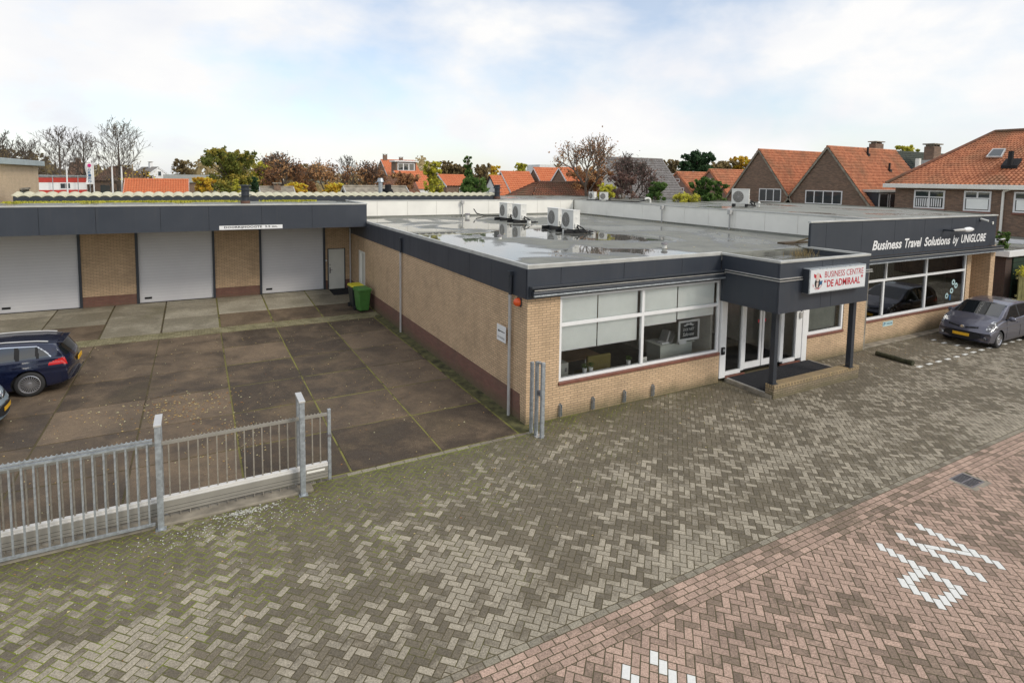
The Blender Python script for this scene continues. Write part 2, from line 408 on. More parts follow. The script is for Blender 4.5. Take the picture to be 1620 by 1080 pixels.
def roof_mat():
    m, n, l, b = newmat('wet_roof_felt'); p = pos(n); P = sep(n, l, p)
    st = comb(n, l, P[0], mth(n, l, 'MULTIPLY', P[1], .9))
    a = noise(n, l, st, .30, 5, .5, .6)
    # puddles gather on the near left part of the roof
    bias = mth(n, l, 'MULTIPLY_ADD', P[0], -.010, mth(n, l, 'MULTIPLY', mth(n, l, 'ABSOLUTE', mth(n, l, 'SUBTRACT', P[1], 7.5)), -.008))
    k = mth(n, l, 'ADD', a, bias)
    wet = ramp(n, l, k, .385, g3(0), .415, g3(1))
    damp = ramp(n, l, k, .335, g3(0), .38, g3(1))
    f = noise(n, l, p, 22, 4, .7); a2 = noise(n, l, p, 1.2, 5, .6)
    c = ramp(n, l, a2, .3, (.17,.172,.15), .7, (.24,.24,.205))
    c = mix(n, l, 1.0, c, ramp(n, l, f, .3, g3(.85), .7, g3(1.12)), 'MULTIPLY')
    row = mth(n, l, 'LESS_THAN', mth(n, l, 'FRACT', P[0]), .015)
    c = mix(n, l, mth(n, l, 'MULTIPLY', row, .5), c, (.07,.07,.065))
    c = mix(n, l, mth(n, l, 'MULTIPLY', damp, .55), c, (.07,.07,.065))
    l.new(c, b.inputs['Base Color'])
    ro = mix(n, l, wet, ramp(n, l, damp, 0, g3(.8), 1, g3(.42)), g3(.03))
    l.new(ro, b.inputs['Roughness']); b.inputs['IOR'].default_value = 1.5
    l.new(mth(n, l, 'MULTIPLY_ADD', wet, .5, .5), b.inputs['Specular IOR Level'])
    hb = mth(n, l, 'MULTIPLY', f, mth(n, l, 'SUBTRACT', 1, wet)); bump(n, l, b, hb, .25, .004)
    return m
M['roof'] = roof_mat()
def gravelroof():
    m, n, l, b = newmat('grey_felt_roof'); p = pos(n)
    P = sep(n, l, p); a = noise(n, l, comb(n, l, P[0], mth(n, l, 'MULTIPLY', P[1], .4)), .7, 6, .6, .3); f = noise(n, l, p, 30, 4, .7)
    c = ramp(n, l, a, .35, (.15,.155,.13), .65, (.25,.25,.215)); c = mix(n, l, 1.0, c, ramp(n, l, f, .3, g3(.8), .7, g3(1.15)), 'MULTIPLY')
    l.new(c, b.inputs['Base Color']); l.new(ramp(n, l, a, .42, g3(.12), .5, g3(.7)), b.inputs['Roughness']); return m
M['roof2'] = gravelroof()
def tilemat(name, c1, c2, moss, mossy=.3):
    m, n, l, b = newmat(name); p = objco(n)
    vo = n.new('ShaderNodeTexVoronoi'); vo.inputs['Scale'].default_value = 5.0; l.new(p, vo.inputs['Vector'])
    v = sep(n, l, vo.outputs['Color'])[0]
    c = ramp(n, l, v, .1, c1, .9, c2)
    a = noise(n, l, p, .45, 6, .65)
    c = mix(n, l, ramp(n, l, a, .45, g3(0), .7, g3(mossy)), c, moss)
    l.new(c, b.inputs['Base Color']); b.inputs['Roughness'].default_value = .75; return m
M['tile_orange'] = tilemat('orange_pantile', (.40,.145,.07), (.56,.225,.11), (.19,.12,.065), .75)
M['tile_bright'] = tilemat('bright_orange_pantile', (.56,.17,.07), (.62,.21,.09), (.4,.14,.06), .3)
M['tile_old'] = tilemat('old_red_brown_pantile', (.17,.075,.045), (.25,.10,.055), (.085,.08,.045), .8)
M['tile_grey'] = tilemat('grey_concrete_tile', (.19,.175,.165), (.25,.235,.225), (.12,.11,.08), .5)
M['tile_dark'] = tilemat('dark_green_grey_tile', (.045,.055,.042), (.07,.078,.06), (.05,.06,.03), .4)
M['tile_brown'] = tilemat('dull_brown_tile', (.13,.075,.05), (.19,.11,.07), (.10,.09,.05), .5)
M['corr'] = plain('cream_corrugated_sheet', (.58,.55,.40), .8, 0, .12, 4)
M['bark'] = plain('grey_brown_bark', (.17,.135,.105), .9, 0, .3, 6)
M['bark_dark'] = plain('dark_bark', (.10,.08,.065), .9, 0, .3, 6)
M['ground'] = None
def groundmat():
    m, n, l, b = newmat('town_ground'); p = pos(n)
    c = ramp(n, l, noise(n, l, p, .05, 6), .4, (.07,.085,.035), .6, (.16,.14,.09)); l.new(c, b.inputs['Base Color']); b.inputs['Roughness'].default_value = .95; return m
M['ground'] = groundmat()
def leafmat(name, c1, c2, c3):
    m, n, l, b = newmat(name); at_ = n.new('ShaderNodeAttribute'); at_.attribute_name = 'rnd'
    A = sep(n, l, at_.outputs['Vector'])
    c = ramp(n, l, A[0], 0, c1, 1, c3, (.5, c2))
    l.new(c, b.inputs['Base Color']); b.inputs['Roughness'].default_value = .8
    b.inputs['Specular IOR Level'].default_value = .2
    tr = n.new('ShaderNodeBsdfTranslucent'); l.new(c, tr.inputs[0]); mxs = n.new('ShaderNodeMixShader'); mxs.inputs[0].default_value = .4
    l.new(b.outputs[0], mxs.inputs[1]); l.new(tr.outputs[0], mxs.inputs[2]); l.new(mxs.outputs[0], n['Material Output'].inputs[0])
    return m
LM = {
 'greenyellow': leafmat('green_yellow_foliage', (0.097,0.127,0.030), (0.235,0.255,0.058), (0.509,0.392,0.078)),
 'rust': leafmat('rust_foliage', (.20,.11,.065), (.42,.22,.11), (.62,.37,.17)),
 'gold': leafmat('gold_foliage', (0.431,0.255,0.039), (0.780,0.509,0.058), (0.780,0.780,0.117)),
 'green': leafmat('green_foliage', (0.039,0.088,0.023), (0.097,0.177,0.043), (0.216,0.313,0.088)),
 'dark': leafmat('dark_pine_foliage', (0.023,0.055,0.027), (0.049,0.097,0.043), (0.088,0.157,0.069)),
 'purple': leafmat('purple_brown_foliage', (.12,.075,.07), (.21,.13,.11), (.33,.21,.16)),
 'yellowgreen': leafmat('yellow_green_foliage', (0.274,0.293,0.039), (0.548,0.509,0.078), (0.780,0.744,0.117)),
 'brown': leafmat('brown_foliage', (0.117,0.088,0.049), (0.255,0.196,0.097), (0.431,0.332,0.157)),
 'litter': leafmat('fallen_leaf', (0.392,0.157,0.058), (0.780,0.587,0.235), (0.780,0.780,0.489)),
 'speck': leafmat('pale_speck', (0.587,0.567,0.431), (0.780,0.780,0.744), (0.780,0.780,0.780)),
}
def set_rnd(me, vals):
    """vals: per face (a,b) -> face attribute"""
    at_ = me.attributes.new('rnd', 'FLOAT_VECTOR', 'FACE')
    arr = np.zeros((len(me.polygons), 3), dtype=np.float32); arr[:, :2] = np.array(vals, dtype=np.float32)
    at_.data.foreach_set('vector', arr.ravel())
def raw_mesh(name, verts, faces, mat, parent=None, vals=None):
    me = bpy.data.meshes.new(name); me.from_pydata(verts, [], faces); me.materials.append(mat)
    if vals is not None: set_rnd(me, vals)
    o = bpy.data.objects.new(name, me); COL.objects.link(o)
    if parent: o.parent = parent
    return o

# ------------------------------------------------------------------ text
def text_geo(txt, box, plane='y', depth=.0, at_=0.0, shear=0.0, offset=0.0, keep=False, spacing=1.0):
    """returns (verts, faces) of txt fitted into box=(a0,a1,z0,z1) on a plane. plane 'y': faces -Y, 'x': faces -X (a runs along -Y)"""
    cu = bpy.data.curves.new('t', 'FONT'); cu.body = txt; cu.shear = shear; cu.offset = offset; cu.resolution_u = 3; cu.space_character = spacing
    o = bpy.data.objects.new('t', cu); COL.objects.link(o); bpy.context.view_layer.update()
    me = bpy.data.meshes.new_from_object(o.evaluated_get(bpy.context.evaluated_depsgraph_get()))
    vs = [v.co.copy() for v in me.vertices]; fs = [tuple(p.vertices) for p in me.polygons]
    COL.objects.unlink(o); bpy.data.objects.remove(o); bpy.data.curves.remove(cu); bpy.data.meshes.remove(me)
    x0 = min(v.x for v in vs); x1 = max(v.x for v in vs); y0 = min(v.y for v in vs); y1 = max(v.y for v in vs)
    a0, a1, z0, z1 = box; out_ = []
    for v in vs:
        a = a0+(v.x-x0)/(x1-x0)*(a1-a0); z = z0+(v.y-y0)/(y1-y0)*(z1-z0)
        out_.append((a, at_, z) if plane == 'y' else (at_, -a, z))
    return out_, fs
def text_obj(name, parts, mat, parent):
    """parts: list of (verts, faces)"""
    mb = MB()
    for v, f in parts: mb.add(v, f)
    off = base_of(parent)
    me = bpy.data.meshes.new(name); me.from_pydata([(a-off.x, b-off.y, c-off.z) for a, b, c in mb.v], [], mb.f); me.materials.append(mat)
    o = bpy.data.objects.new(name, me); COL.objects.link(o); o.parent = parent
    return o

# =================================================================== GROUND
g = MB(); g.quad((-900,-900,-.06),(900,-900,-.06),(900,900,-.06),(-900,900,-.06))
tag(g.build('ground', M['ground']), kind='structure')

BH = .012
def bricks_mesh(name, polys, mat, zb=-.012, ztop=0.0, gap=.0065):
    """polys: list of (4 corner pts ccw); builds slightly separate bevelled tops"""
    vs = []; fs = []; vals = []; r = random.Random(len(polys))
    for q in polys:
        cx = sum(p[0] for p in q)/len(q); cy = sum(p[1] for p in q)/len(q)
        tz = ztop + r.uniform(-.0016, .0016); tx = r.uniform(-.008, .008); ty = r.uniform(-.008, .008)
        n = len(vs); m = len(q); a = []
        # shrink polygon by gap
        for i in range(m):
            p = Vector((q[i][0], q[i][1])); d1 = (Vector(q[(i+1) % m][:2])-p); d0 = (Vector(q[i-1][:2])-p)
            d1.normalize(); d0.normalize()
            s = (d1+d0); sn = abs(d1.cross(d0)) or 1
            a.append(p + s*(gap/sn))
        b = []
        for i in range(m):
            p = a[i]; d1 = (a[(i+1) % m]-p).normalized(); d0 = (a[i-1]-p).normalized()
            b.append(p+(d1+d0)*.005)
        for p in a: vs.append((p.x, p.y, zb))
        for p in a: vs.append((p.x, p.y, ztop-.004+tz))
        for p in b: vs.append((p.x, p.y, tz+ztop + (p.x-cx)*tx + (p.y-cy)*ty))
        f0 = len(fs)
        for i in range(m):
            j = (i+1) % m
            fs.append((n+i, n+j, n+m+j, n+m+i)); fs.append((n+m+i, n+m+j, n+2*m+j, n+2*m+i))
        fs.append(tuple(n+2*m+i for i in range(m)))
        v = (r.random(), r.random()); vals += [v]*(len(fs)-f0)
    return raw_mesh(name, vs, fs, mat, vals=vals)

def herring(x0, x1, y0, y1, X0, Y0, a, b, inside, whites=()):
    """45 degree herringbone; lattice i-j = (x-X0)/a, i+j = (y-Y0)/b ; returns brick quads, white quads"""
    def P(i, j): return (X0+(i-j)*a, Y0+(i+j)*b)
    taken = {}; wq = []
    for (wx, wy, kind) in whites:
        s = (wx-X0)/a; t = (wy-Y0)/b; i = (s+t)/2; j = (t-s)/2
        if kind == 'i': ci, cj = round(i-1), round(j-.5); cells = [(ci, cj), (ci+1, cj)]; q = [P(ci, cj), P(ci+2, cj), P(ci+2, cj+1), P(ci, cj+1)]
        else: ci, cj = round(i-.5), round(j-1); cells = [(ci, cj), (ci, cj+1)]; q = [P(ci, cj), P(ci+1, cj), P(ci+1, cj+2), P(ci, cj+2)]
        if any(c in taken for c in cells): continue
        for c in cells: taken[c] = 1
        wq.append(q)
    quads = []
    smin = int((x0-X0)/a)-3; smax = int((x1-X0)/a)+3; tmin = int((y0-Y0)/b)-3; tmax = int((y1-Y0)/b)+3
    for s in range(smin, smax+1):
        for t in range(tmin, tmax+1):
            if (s+t) % 2: continue
            i = (s+t)//2; j = (t-s)//2; k = (i-j) % 4
            if k == 0: cells = [(i, j), (i+1, j)]; q = [P(i, j), P(i+2, j), P(i+2, j+1), P(i, j+1)]
            elif k == 3: cells = [(i, j), (i, j+1)]; q = [P(i, j), P(i+1, j), P(i+1, j+2), P(i, j+2)]
            else: continue
            cx = sum(p[0] for p in q)/4; cy = sum(p[1] for p in q)/4
            if not inside(cx, cy): continue
            if any(c in taken for c in cells):
                for c in cells:
                    if c not in taken: ii, jj = c; quads.append([P(ii, jj), P(ii+1, jj), P(ii+1, jj+1), P(ii, jj+1)])
                continue
            quads.append(q)
    return quads, wq
def clip(q, ylo, yhi):
    """clip convex polygon to ylo<y<yhi"""
    for sgn, lim in ((1, ylo), (-1, yhi)):
        o = []; m = len(q)
        for i in range(m):
            p, r_ = q[i], q[(i+1) % m]; dp = sgn*(p[1]-lim); dr = sgn*(r_[1]-lim)
            if dp >= 0: o.append(p)
            if (dp >= 0) != (dr >= 0):
                t = dp/(dp-dr); o.append((p[0]+(r_[0]-p[0])*t, p[1]+(r_[1]-p[1])*t))
        q = o
        if len(q) < 3: return None
    # drop slivers
    A = abs(sum(q[i][0]*q[(i+1) % len(q)][1]-q[(i+1) % len(q)][0]*q[i][1] for i in range(len(q))))/2
    if A < .0012: return None
    # remove near duplicate points
    o = []
    for p in q:
        if not o or math.hypot(p[0]-o[-1][0], p[1]-o[-1][1]) > .012: o.append(p)
    if math.hypot(o[0][0]-o[-1][0], o[0][1]-o[-1][1]) < .012: o.pop()
    return o if len(o) >= 3 else None

YE = -5.735          # upper edge of the kerb band
YB = -6.30           # lower edge of the kerb band
# joint bed
bed = MB(); bed.quad((-16,-13,-.0035),(45,-13,-.0035),(45,-.45,-.0035),(-16,-.45,-.0035)); bed.quad((-.02,-.45,-.0035),(45,-.45,-.0035),(45,3,-.0035),(-.02,3,-.0035))
tag(bed.build('paving_bed', M['joint']), kind='structure')
ah, bh = .0755, .0775
def in_grey(x, y):
    if not (YE-.12 < y): return False
    if x < -.08: return y < -.40 and x > -13.5
    if x < 14.2: return y < .08
    return y < (.1 if x < 24.5 else 2.6) and x < 34
q, _ = herring(-13.6, 34, YE, 2.6, 0.03, YE+.0, ah, bh, in_grey)
g2 = []
for qq in q:
    x = sum(p[0] for p in qq)/4
    hi = -.47 if x < -.08 else (-.02 if x < 14.2 else (.05 if x < 24.5 else 2.6))
    c = clip(qq, YE, hi)
    if c: g2.append(c)
tag(bricks_mesh('grey_paving', g2, M['paver']), kind='structure')
# kerb band: one grey course and four red courses
rows = []; hy = (YE-YB)/5
courses_e = []; courses_r = []
for k in range(5):
    y1 = YE-k*hy; y0 = y1-hy; x = -8 + (.108 if k % 2 else 0)
    while x < 30:
        (courses_e if k == 0 else courses_r).append([(x, y0), (x+.2135, y0), (x+.2135, y1), (x, y1)]); x += .2135
tag(bricks_mesh('edge_course', courses_e, M['paver_edge']), kind='structure')
GR = (6.50, 7.02, -6.58, -6.17)   # drain grate hole
courses_r = [q for q in courses_r if not (GR[0]-.07 < sum(p[0] for p in q)/4 < GR[1]+.07 and sum(p[1] for p in q)/4 < GR[3]+.0)]
tag(bricks_mesh('gutter_courses', courses_r, M['paver_red']), kind='structure')
# red road with its white brick number
W = []
for x in (4.131, 3.537, 2.925):
    for k in range(8): W.append((x, -6.785-.1622*k if x > 4 else -6.765-.1635*k, 'i'))
for x, y in ((2.769,-7.408),(2.618,-7.405),(2.467,-7.404),(2.304,-7.405),(2.312,-7.568),(2.309,-7.727),(2.305,-7.894),(2.455,-7.895),(2.612,-7.896),(2.772,-7.893)): W.append((x, y, 'i'))
for x, y in ((3.693,-7.17),(3.84,-7.337),(3.998,-7.509)): W.append((x, y, 'j'))
for x, y in ((-1.922,-6.703),(-1.921,-6.864),(-1.924,-7.029),(-1.90,-7.19),(-2.515,-6.698),(-2.50,-6.86),(-2.50,-7.02)): W.append((x, y, 'i'))
ar, br = .0756, .0811
X0r = 4.131-.5*ar; Y0r = -6.785-1.5*br
q, wq = herring(-9, 26, -12.5, YB, X0r, Y0r, ar, br, lambda x, y: y < YB+.12 and x > -9 and y > -12.5, W)
q = [c for c in (clip(p, -13, YB) for p in q) if c]
q = [c for c in q if not (GR[0]-.03 < sum(p[0] for p in c)/len(c) < GR[1]+.03 and GR[2]-.03 < sum(p[1] for p in c)/len(c))]
tag(bricks_mesh('red_road_paving', q, M['paver_red']), kind='structure')
tag(bricks_mesh('road_marking', wq, M['paver_white'], ztop=.001), kind='structure')
# parking line of short white pavers
pl = []
for k in range(22):
    x = 13.97+k*.605; y = -1.97
    pl.append([(x-.13, y-.055), (x+.13, y-.055), (x+.13, y+.055), (x-.13, y+.055)])
for (x, y) in ((18.1,.0-.45),(18.0,-.85),(18.1,-1.25),(18.02,-1.62)):
    pl.append([(x-.13, y-.05), (x+.13, y-.05), (x+.13, y+.05), (x-.13, y+.05)])
tag(bricks_mesh('parking_line', pl, M['paver_white'], ztop=.006), kind='structure')
# concrete plinth strip before the wing
s = MB(); s.box(14.3, 24.4, .075, .375, -.05, .035); tag(s.build('plinth_strip', M['concrete'], bevel=.01), kind='structure')
# drain grate
t = empty('drain_grate', (6.76, -6.375, 0), 'cast iron street drain grate with two rows of slots in the red gutter courses', 'drain grate')
f = MB(); x0, x1, y0, y1 = GR
f.box(x0-.07, x1+.07, y0-.09, y0, -.05, .001); f.box(x0-.07, x0, y0, y1+.0, -.05, .001); f.box(x1, x1+.07, y0, y1, -.05, .001); f.build('collar', M['concrete'], t); f = MB(); f.box(x0, x1, y1-.03, y1, -.05, .004); f.box(x0, x1, y0, y0+.03, -.05, .004); f.box(x0, x0+.04, y0+.03, y1-.03, -.05, .004); f.box(x1-.04, x1, y0+.03, y1-.03, -.05, .004)
f.box(x0+.04, x1-.04, (y0+y1)/2-.012, (y0+y1)/2+.012, -.04, .002)
M['iron'] = plain('cast_iron', (.20,.185,.19), .6, .4, .3, 20)
f.build('frame', M['iron'], t)
b_ = MB()
for k in range(1, 7):
    x = x0+.04+(x1-x0-.08)*k/7; b_.box(x-.011, x+.011, y0+.03, (y0+y1)/2-.012, -.04, .001); b_.box(x-.011, x+.011, (y0+y1)/2+.012, y1-.03, -.04, .001)
b_.build('slot_bars', M['iron'], t)
f = MB(); f.box(x0+.01, x1-.01, y0+.01, y1-.01, -.055, -.0015); f.build('pit_shade', M['black'], t)  # solid black block flush below the slots, painted in for the drain's inner shade

# ---- yard slabs
def yz(y): return 0 if y < 13.4 else (y-13.4)*(.235/5.0)
bed = MB(); bed.quad((-40,-.45,-.010),(0,-.45,-.010),(0,13.4,-.010),(-40,13.4,-.010)); bed.quad((-40,13.4,-.010),(0,13.4,-.010),(0,18.5,.225),(-40,18.5,.225))
tag(bed.build('yard_bed', M['slabjoint']), kind='structure')
xs = [-.36, -2.30, -4.29, -6.25, -8.26, -10.2, -12.2, -14.2, -16.2, -18.2, -20.2]
ysl = [-.30, 1.84, 3.95, 6.02, 8.13, 10.25, 12.45]
def slabs(name, rects, mat, jit=.006):
    vs = []; fs = []; vals = []; r = random.Random(3)
    for (xa, xb, ya, yb, *_s) in rects:
        g_ = .020; n = len(vs); z = r.uniform(-.004, .004)
        pts = [(xa+g_, ya+g_), (xb-g_, ya+g_), (xb-g_, yb-g_), (xa+g_, yb-g_)]
        dx = [r.uniform(-jit, jit) for _ in range(8)]
        pts = [(p[0]+dx[i], p[1]+dx[i+4]) for i, p in enumerate(pts)]
        for p in pts: vs.append((p[0], p[1], yz(p[1])-.012))
        for p in pts: vs.append((p[0], p[1], yz(p[1])+z-.004))
        cx, cy = (xa+xb)/2, (ya+yb)/2
        for p in pts: vs.append((p[0]+(.012 if p[0] < cx else -.012), p[1]+(.012 if p[1] < cy else -.012), yz(p[1])+z))
        f0 = len(fs)
        for i in range(4):
            j = (i+1) % 4; fs.append((n+i, n+j, n+4+j, n+4+i)); fs.append((n+4+i, n+4+j, n+8+j, n+8+i))
        fs.append((n+8, n+9, n+10, n+11)); v = (r.random(), r.random()); vals += [v]*(len(fs)-f0)
    return raw_mesh(name, vs, fs, mat, vals=vals)
rects = [(xs[i+1], xs[i], ysl[j], ysl[j+1]) for i in range(len(xs)-1) for j in range(len(ysl)-1)]
tag(slabs('yard_slabs', rects, M['slab']), kind='structure')
ya = [13.40, 15.38, 17.42, 18.38]
light = []; darkr = []
for i in range(len(xs)-1):
    for j in range(3):
        r_ = (xs[i+1]+.02, (xs[i] if i else -.03), ya[j], ya[j+1])
        (darkr if (j == 0 and i in (0, 1, 2, 5)) else light).append(r_)
tag(slabs('apron_slabs', light, M['slab_light']), kind='structure')
tag(slabs('dark_apron_slabs', darkr, M['slab']), kind='structure')
# strip of bricks before the apron
st = []
x = -20
while x < -.1:
    for k in range(7):
        y0 = 12.47+k*.13; st.append([(x+(.1 if k % 2 else 0), y0), (x+.2+(.1 if k % 2 else 0), y0), (x+.2+(.1 if k % 2 else 0), y0+.13), (x+(.1 if k % 2 else 0), y0+.13)])
    x += .2
M['strip'] = slab_mat('mossy_brick_strip', (.27,.24,.14), (.16,.14,.075), (.13,.13,.04))
tag(bricks_mesh('brick_strip', st, M['strip'], gap=.006), kind='structure')
# mossy margin along the side wall, edging in front of yard
mg = MB()
r = random.Random(5); n = 90
for k in range(n):
    y0 = -.3+13.0*k/n; y1 = -.3+13.0*(k+1)/n
    mg.quad((-.33, y0, -.004), (-.0, y0, .012+.0*r.random()), (-.0, y1, .012), (-.33, y1, -.004))
M['margin'] = plain('mossy_margin', (.085,.08,.03), .95, 0, .65, 3.5, 1.0)
tag(mg.build('mossy_margin', M['margin']), kind='structure')
eb = []
x = -13.4
while x < -.1:
    eb.append([(x, -.45), (x+.30, -.45), (x+.30, -.325), (x, -.325)]); x += .30
tag(bricks_mesh('yard_edging', eb, M['paver_edge']), kind='structure')
mn = MB()
def dashed(x0_, x1_): pass

# fallen leaves and specks
def scatter(name, spots, mat, label):
    vs = []; fs = []; vals = []; r = random.Random(11)
    for (x, y, z, s) in spots:
        a = r.uniform(0, 2*PI); n = len(vs); w_ = s*r.uniform(.5, 1)
        for (ux, uy, uz) in ((-s, 0, .002), (0, -w_*.6, .006), (s, 0, .003), (0, w_*.6, .012)):
            vs.append((x+ux*math.cos(a)-uy*math.sin(a), y+ux*math.sin(a)+uy*math.cos(a), z+uz))
        fs.append((n, n+1, n+2, n+3)); vals.append((r.random(), r.random()))
    return tag(raw_mesh(name, vs, fs, mat, vals=vals), label, 'leaves', kind='stuff')
r = random.Random(21); sp = []
for k in range(650):
    x = r.uniform(-12, -.4); y = r.uniform(-.2, 13); sp.append((x, y, .002, r.uniform(.012, .03)))
for k in range(260):
    sp.append((r.gauss(-7.6, .8), r.gauss(5.0, .6), .002, r.uniform(.02, .045)))
for k in range(160):
    sp.append((r.gauss(-6.2, .5), r.gauss(2.6, .9), .002, r.uniform(.015, .03)))
for k in range(650):
    x = r.uniform(-10, 22); y = -.1-abs(r.gauss(0, 1.4)); 
    if x < 0: y -= .5
    if y > YE: sp.append((x, y, .003, r.uniform(.010, .026)))
for k in range(160): sp.append((r.uniform(0, 14), r.uniform(1, 18), 3.862, r.uniform(.02, .04)))
for k in range(130): sp.append((r.gauss(14.3, .08), r.choice((6.2, 10.8, 16, 17.5))+r.gauss(0, .5), 3.862, r.uniform(.02, .05)))
scatter('fallen_leaves', sp, LM['litter'], 'scattered yellow and brown fallen leaves on the paving and yard')
sp = []
for k in range(420): sp.append((r.gauss(-6.4, 1.1), -1.0-abs(r.gauss(0, .35)), .003, r.uniform(.008, .022)))
for k in range(260): sp.append((r.gauss(-6.3, .28), -.88+r.gauss(0, .05), .003, r.uniform(.012, .03)))
for k in range(500): sp.append((r.uniform(-10, 3), r.uniform(-3.6, -.9), .003, r.uniform(.006, .014)))
scatter('pale_litter', sp, LM['speck'], 'pale specks and crumbs scattered on the mossy pavers by the fence')

# =================================================================== BUILDING PARTS
def wall_y(mb, x0, x1, z0, z1, y0, y1, holes):
    """wall slab between y0,y1 with rectangular holes (xa,xb,za,zb)"""
    xs_ = sorted({x0, x1, *[h[0] for h in holes], *[h[1] for h in holes]}); zs_ = sorted({z0, z1, *[h[2] for h in holes], *[h[3] for h in holes]})
    xs_ = [x for x in xs_ if x0 <= x <= x1]; zs_ = [z for z in zs_ if z0 <= z <= z1]
    for i in range(len(xs_)-1):
        cols = []
        for j in range(len(zs_)-1):
            cx = (xs_[i]+xs_[i+1])/2; cz = (zs_[j]+zs_[j+1])/2
            if not any(h[0] < cx < h[1] and h[2] < cz < h[3] for h in holes):
                if cols and abs(cols[-1][1]-zs_[j]) < 1e-9: cols[-1][1] = zs_[j+1]
                else: cols.append([zs_[j], zs_[j+1]])
        for a, b in cols: mb.box(xs_[i], xs_[i+1], y0, y1, a, b)
def wall_x(mb, y0, y1, z0, z1, x0, x1, holes):
    tmp = MB(); wall_y(tmp, y0, y1, z0, z1, x0, x1, holes)
    n = len(mb.v); mb.v += [(b, a, c) for a, b, c in tmp.v]; mb.f += [tuple(i+n for i in f)[::-1] for f in tmp.f]

office = empty('office_building', (0, 0, 0), 'low flat roofed yellow brick office with anthracite fascia, entrance canopy and wide blinded window', 'office building')
WT = .28; FT = 3.94; FB = 3.13
mb = MB()
holes = [(.95, 6.66, .93, 3.13), (6.70, 10.74, .12, 3.13), (10.80, 12.95, .90, 3.13)]
wall_y(mb, 0, 14.2, -.05, 3.13, 0, WT, [(.95, 6.70, .93, 3.13), (6.70, 10.80, .0, 3.13), (10.80, 12.85, .90, 3.13)])
mb.build('front_wall', M['brick'], office)
mb = MB()
wall_x(mb, WT, 18.4, .69, 3.13, 0, WT, [(15.25, 16.42, 0, 2.45)])
mb.box(0.0, WT, 0.001+.28, .30, .42, .69)
mb.build('side_wall', M['brick'], office)
mb = MB(); wall_x(mb, .30, 18.4, .0, .69, -.004, WT-.01, [(15.25, 16.42, .1, .7)]); mb.build('red_plinth', M['brick_red'], office)
mb = MB(); mb.box(.014, WT-.014, .27, .30, 0, .42); mb.build('plinth_patch', M['concrete'], office)
# interior shell so that the rooms have depth
mb = MB(); mb.box(.28, 13.9, 5.2, 5.3, 0, 3.3); mb.build('inner_brick_wall', M['brick_int'], office)
mb = MB(); mb.box(6.60, 6.68, .29, 5.2, 0, 3.3); mb.box(10.76, 10.84, .29, 5.2, 0, 3.3); mb.box(.28, .32, .29, 5.2, 0, 3.3); mb.box(14.1, 14.15, .29, 5.2, 0, 3.3); build_each(mb, 'inner_wall', M['int_wall'], office)
mb = MB(); mb.box(.28, 14.1, .0+.29, 5.2, .05, .10); mb.build('floor', M['carpet'], office)
mb = MB(); mb.box(.28, 14.1, .29, 5.2, 3.3, 3.36); mb.build('ceiling', M['int_wall'], office)
# roof
mb = MB(); mb.box(.03, 14.44, .03, 18.86, 3.70, 3.85); mb.build('roof', M['roof'], office)
mb = MB(); mb.box(-.02, .06, 0-.02, 14.85, 3.86, 3.965); mb.box(.06, 6.60, -.02, .06, 3.86, 3.965); mb.box(10.66, 10.74, -.02, .06, 3.86, 3.965)
mb.build('roof_trim', M['trim'], office, bevel=.008)
mb = MB(); mb.box(.10, .22, .10, 14.8, 3.84, 3.90); mb.box(.22, 14.4, .10, .22, 3.84, 3.90); mb.build('gravel_stop', M['roof2'], office)
# fascia, panels with open joints
def panels_y(x0, x1, y, z0, z1, seams, parent, name='fascia_panel', thick=.05, mat='fascia'):
    e = [x0]+list(seams)+[x1]; m = MB(); sj = MB()
    for a, b in zip(e[:-1], e[1:]): m.box(a+.006, b-.006, y, y+thick, z0, z1)
    sj.box(x0+.01, x1-.01, y+.012, y+thick-.005, z0+.01, z1-.01)
    o = m.build(name, M[mat], parent); sj.build('panel_joint', M['seam'], o); return o
def panels_x(y0, y1, x, z0, z1, seams, parent, name='fascia_panel', thick=.05, mat='fascia'):
    e = [y0]+list(seams)+[y1]; m = MB(); sj = MB()
    for a, b in zip(e[:-1], e[1:]): m.box(x, x+thick, a+.006, b-.006, z0, z1)
    sj.box(x+.012, x+thick-.005, y0+.01, y1-.01, z0+.01, z1-.01)
    o = m.build(name, M[mat], parent); sj.build('panel_joint', M['seam'], o); return o
panels_y(-.03, 6.58, -.035, FB, 3.86, [.93, 2.92, 5.0], office, 'front_fascia')
panels_x(.02, 18.35, -.035, FB, 3.86, [.46+1.4, 3.3, 4.9, 6.6, 8.6, 10.6, 12.6, 14.6, 16.6], office, 'side_fascia')
# white parapet along the back and right side of the roof
pn = MB(); jn = MB()
e = [0.03, 1.6, 3.3, 5.0, 6.6, 8.3, 10.0, 11.7, 13.4, 14.40]
for a, b in zip(e[:-1], e[1:]): pn.box(a+.006, b-.006, 18.87, 18.92, 3.88, 4.72)
e = [-.03, 1.5, 3.05, 4.6, 6.15, 7.7, 9.25, 10.8, 12.35, 13.9, 15.45, 17.0, 18.86]
for a, b in zip(e[:-1], e[1:]): pn.box(14.45, 14.50, a+.006, b-.006, 3.88, 4.72)
par = pn.build('white_parapet', M['cream'], office)
jn.box(.04, 14.44, 18.885, 18.91, 3.8, 4.70); jn.box(14.465, 14.49, .0, 18.86, 3.8, 4.70); jn.build('panel_joint', M['concrete'], par)
mb = MB(); mb.box(.03, 14.51, 18.85, 19.0, 4.72, 4.775); mb.box(14.43, 14.56, -.03, 18.85, 4.72, 4.775); mb.build('parapet_cap', M['trim'], par)
mb = MB(); mb.box(.03, 14.44, 18.78, 18.865, 3.85, 3.93); mb.box(14.36, 14.445, .25, 18.78, 3.85, 3.93); mb.build('parapet_upstand', M['roof2'], par)

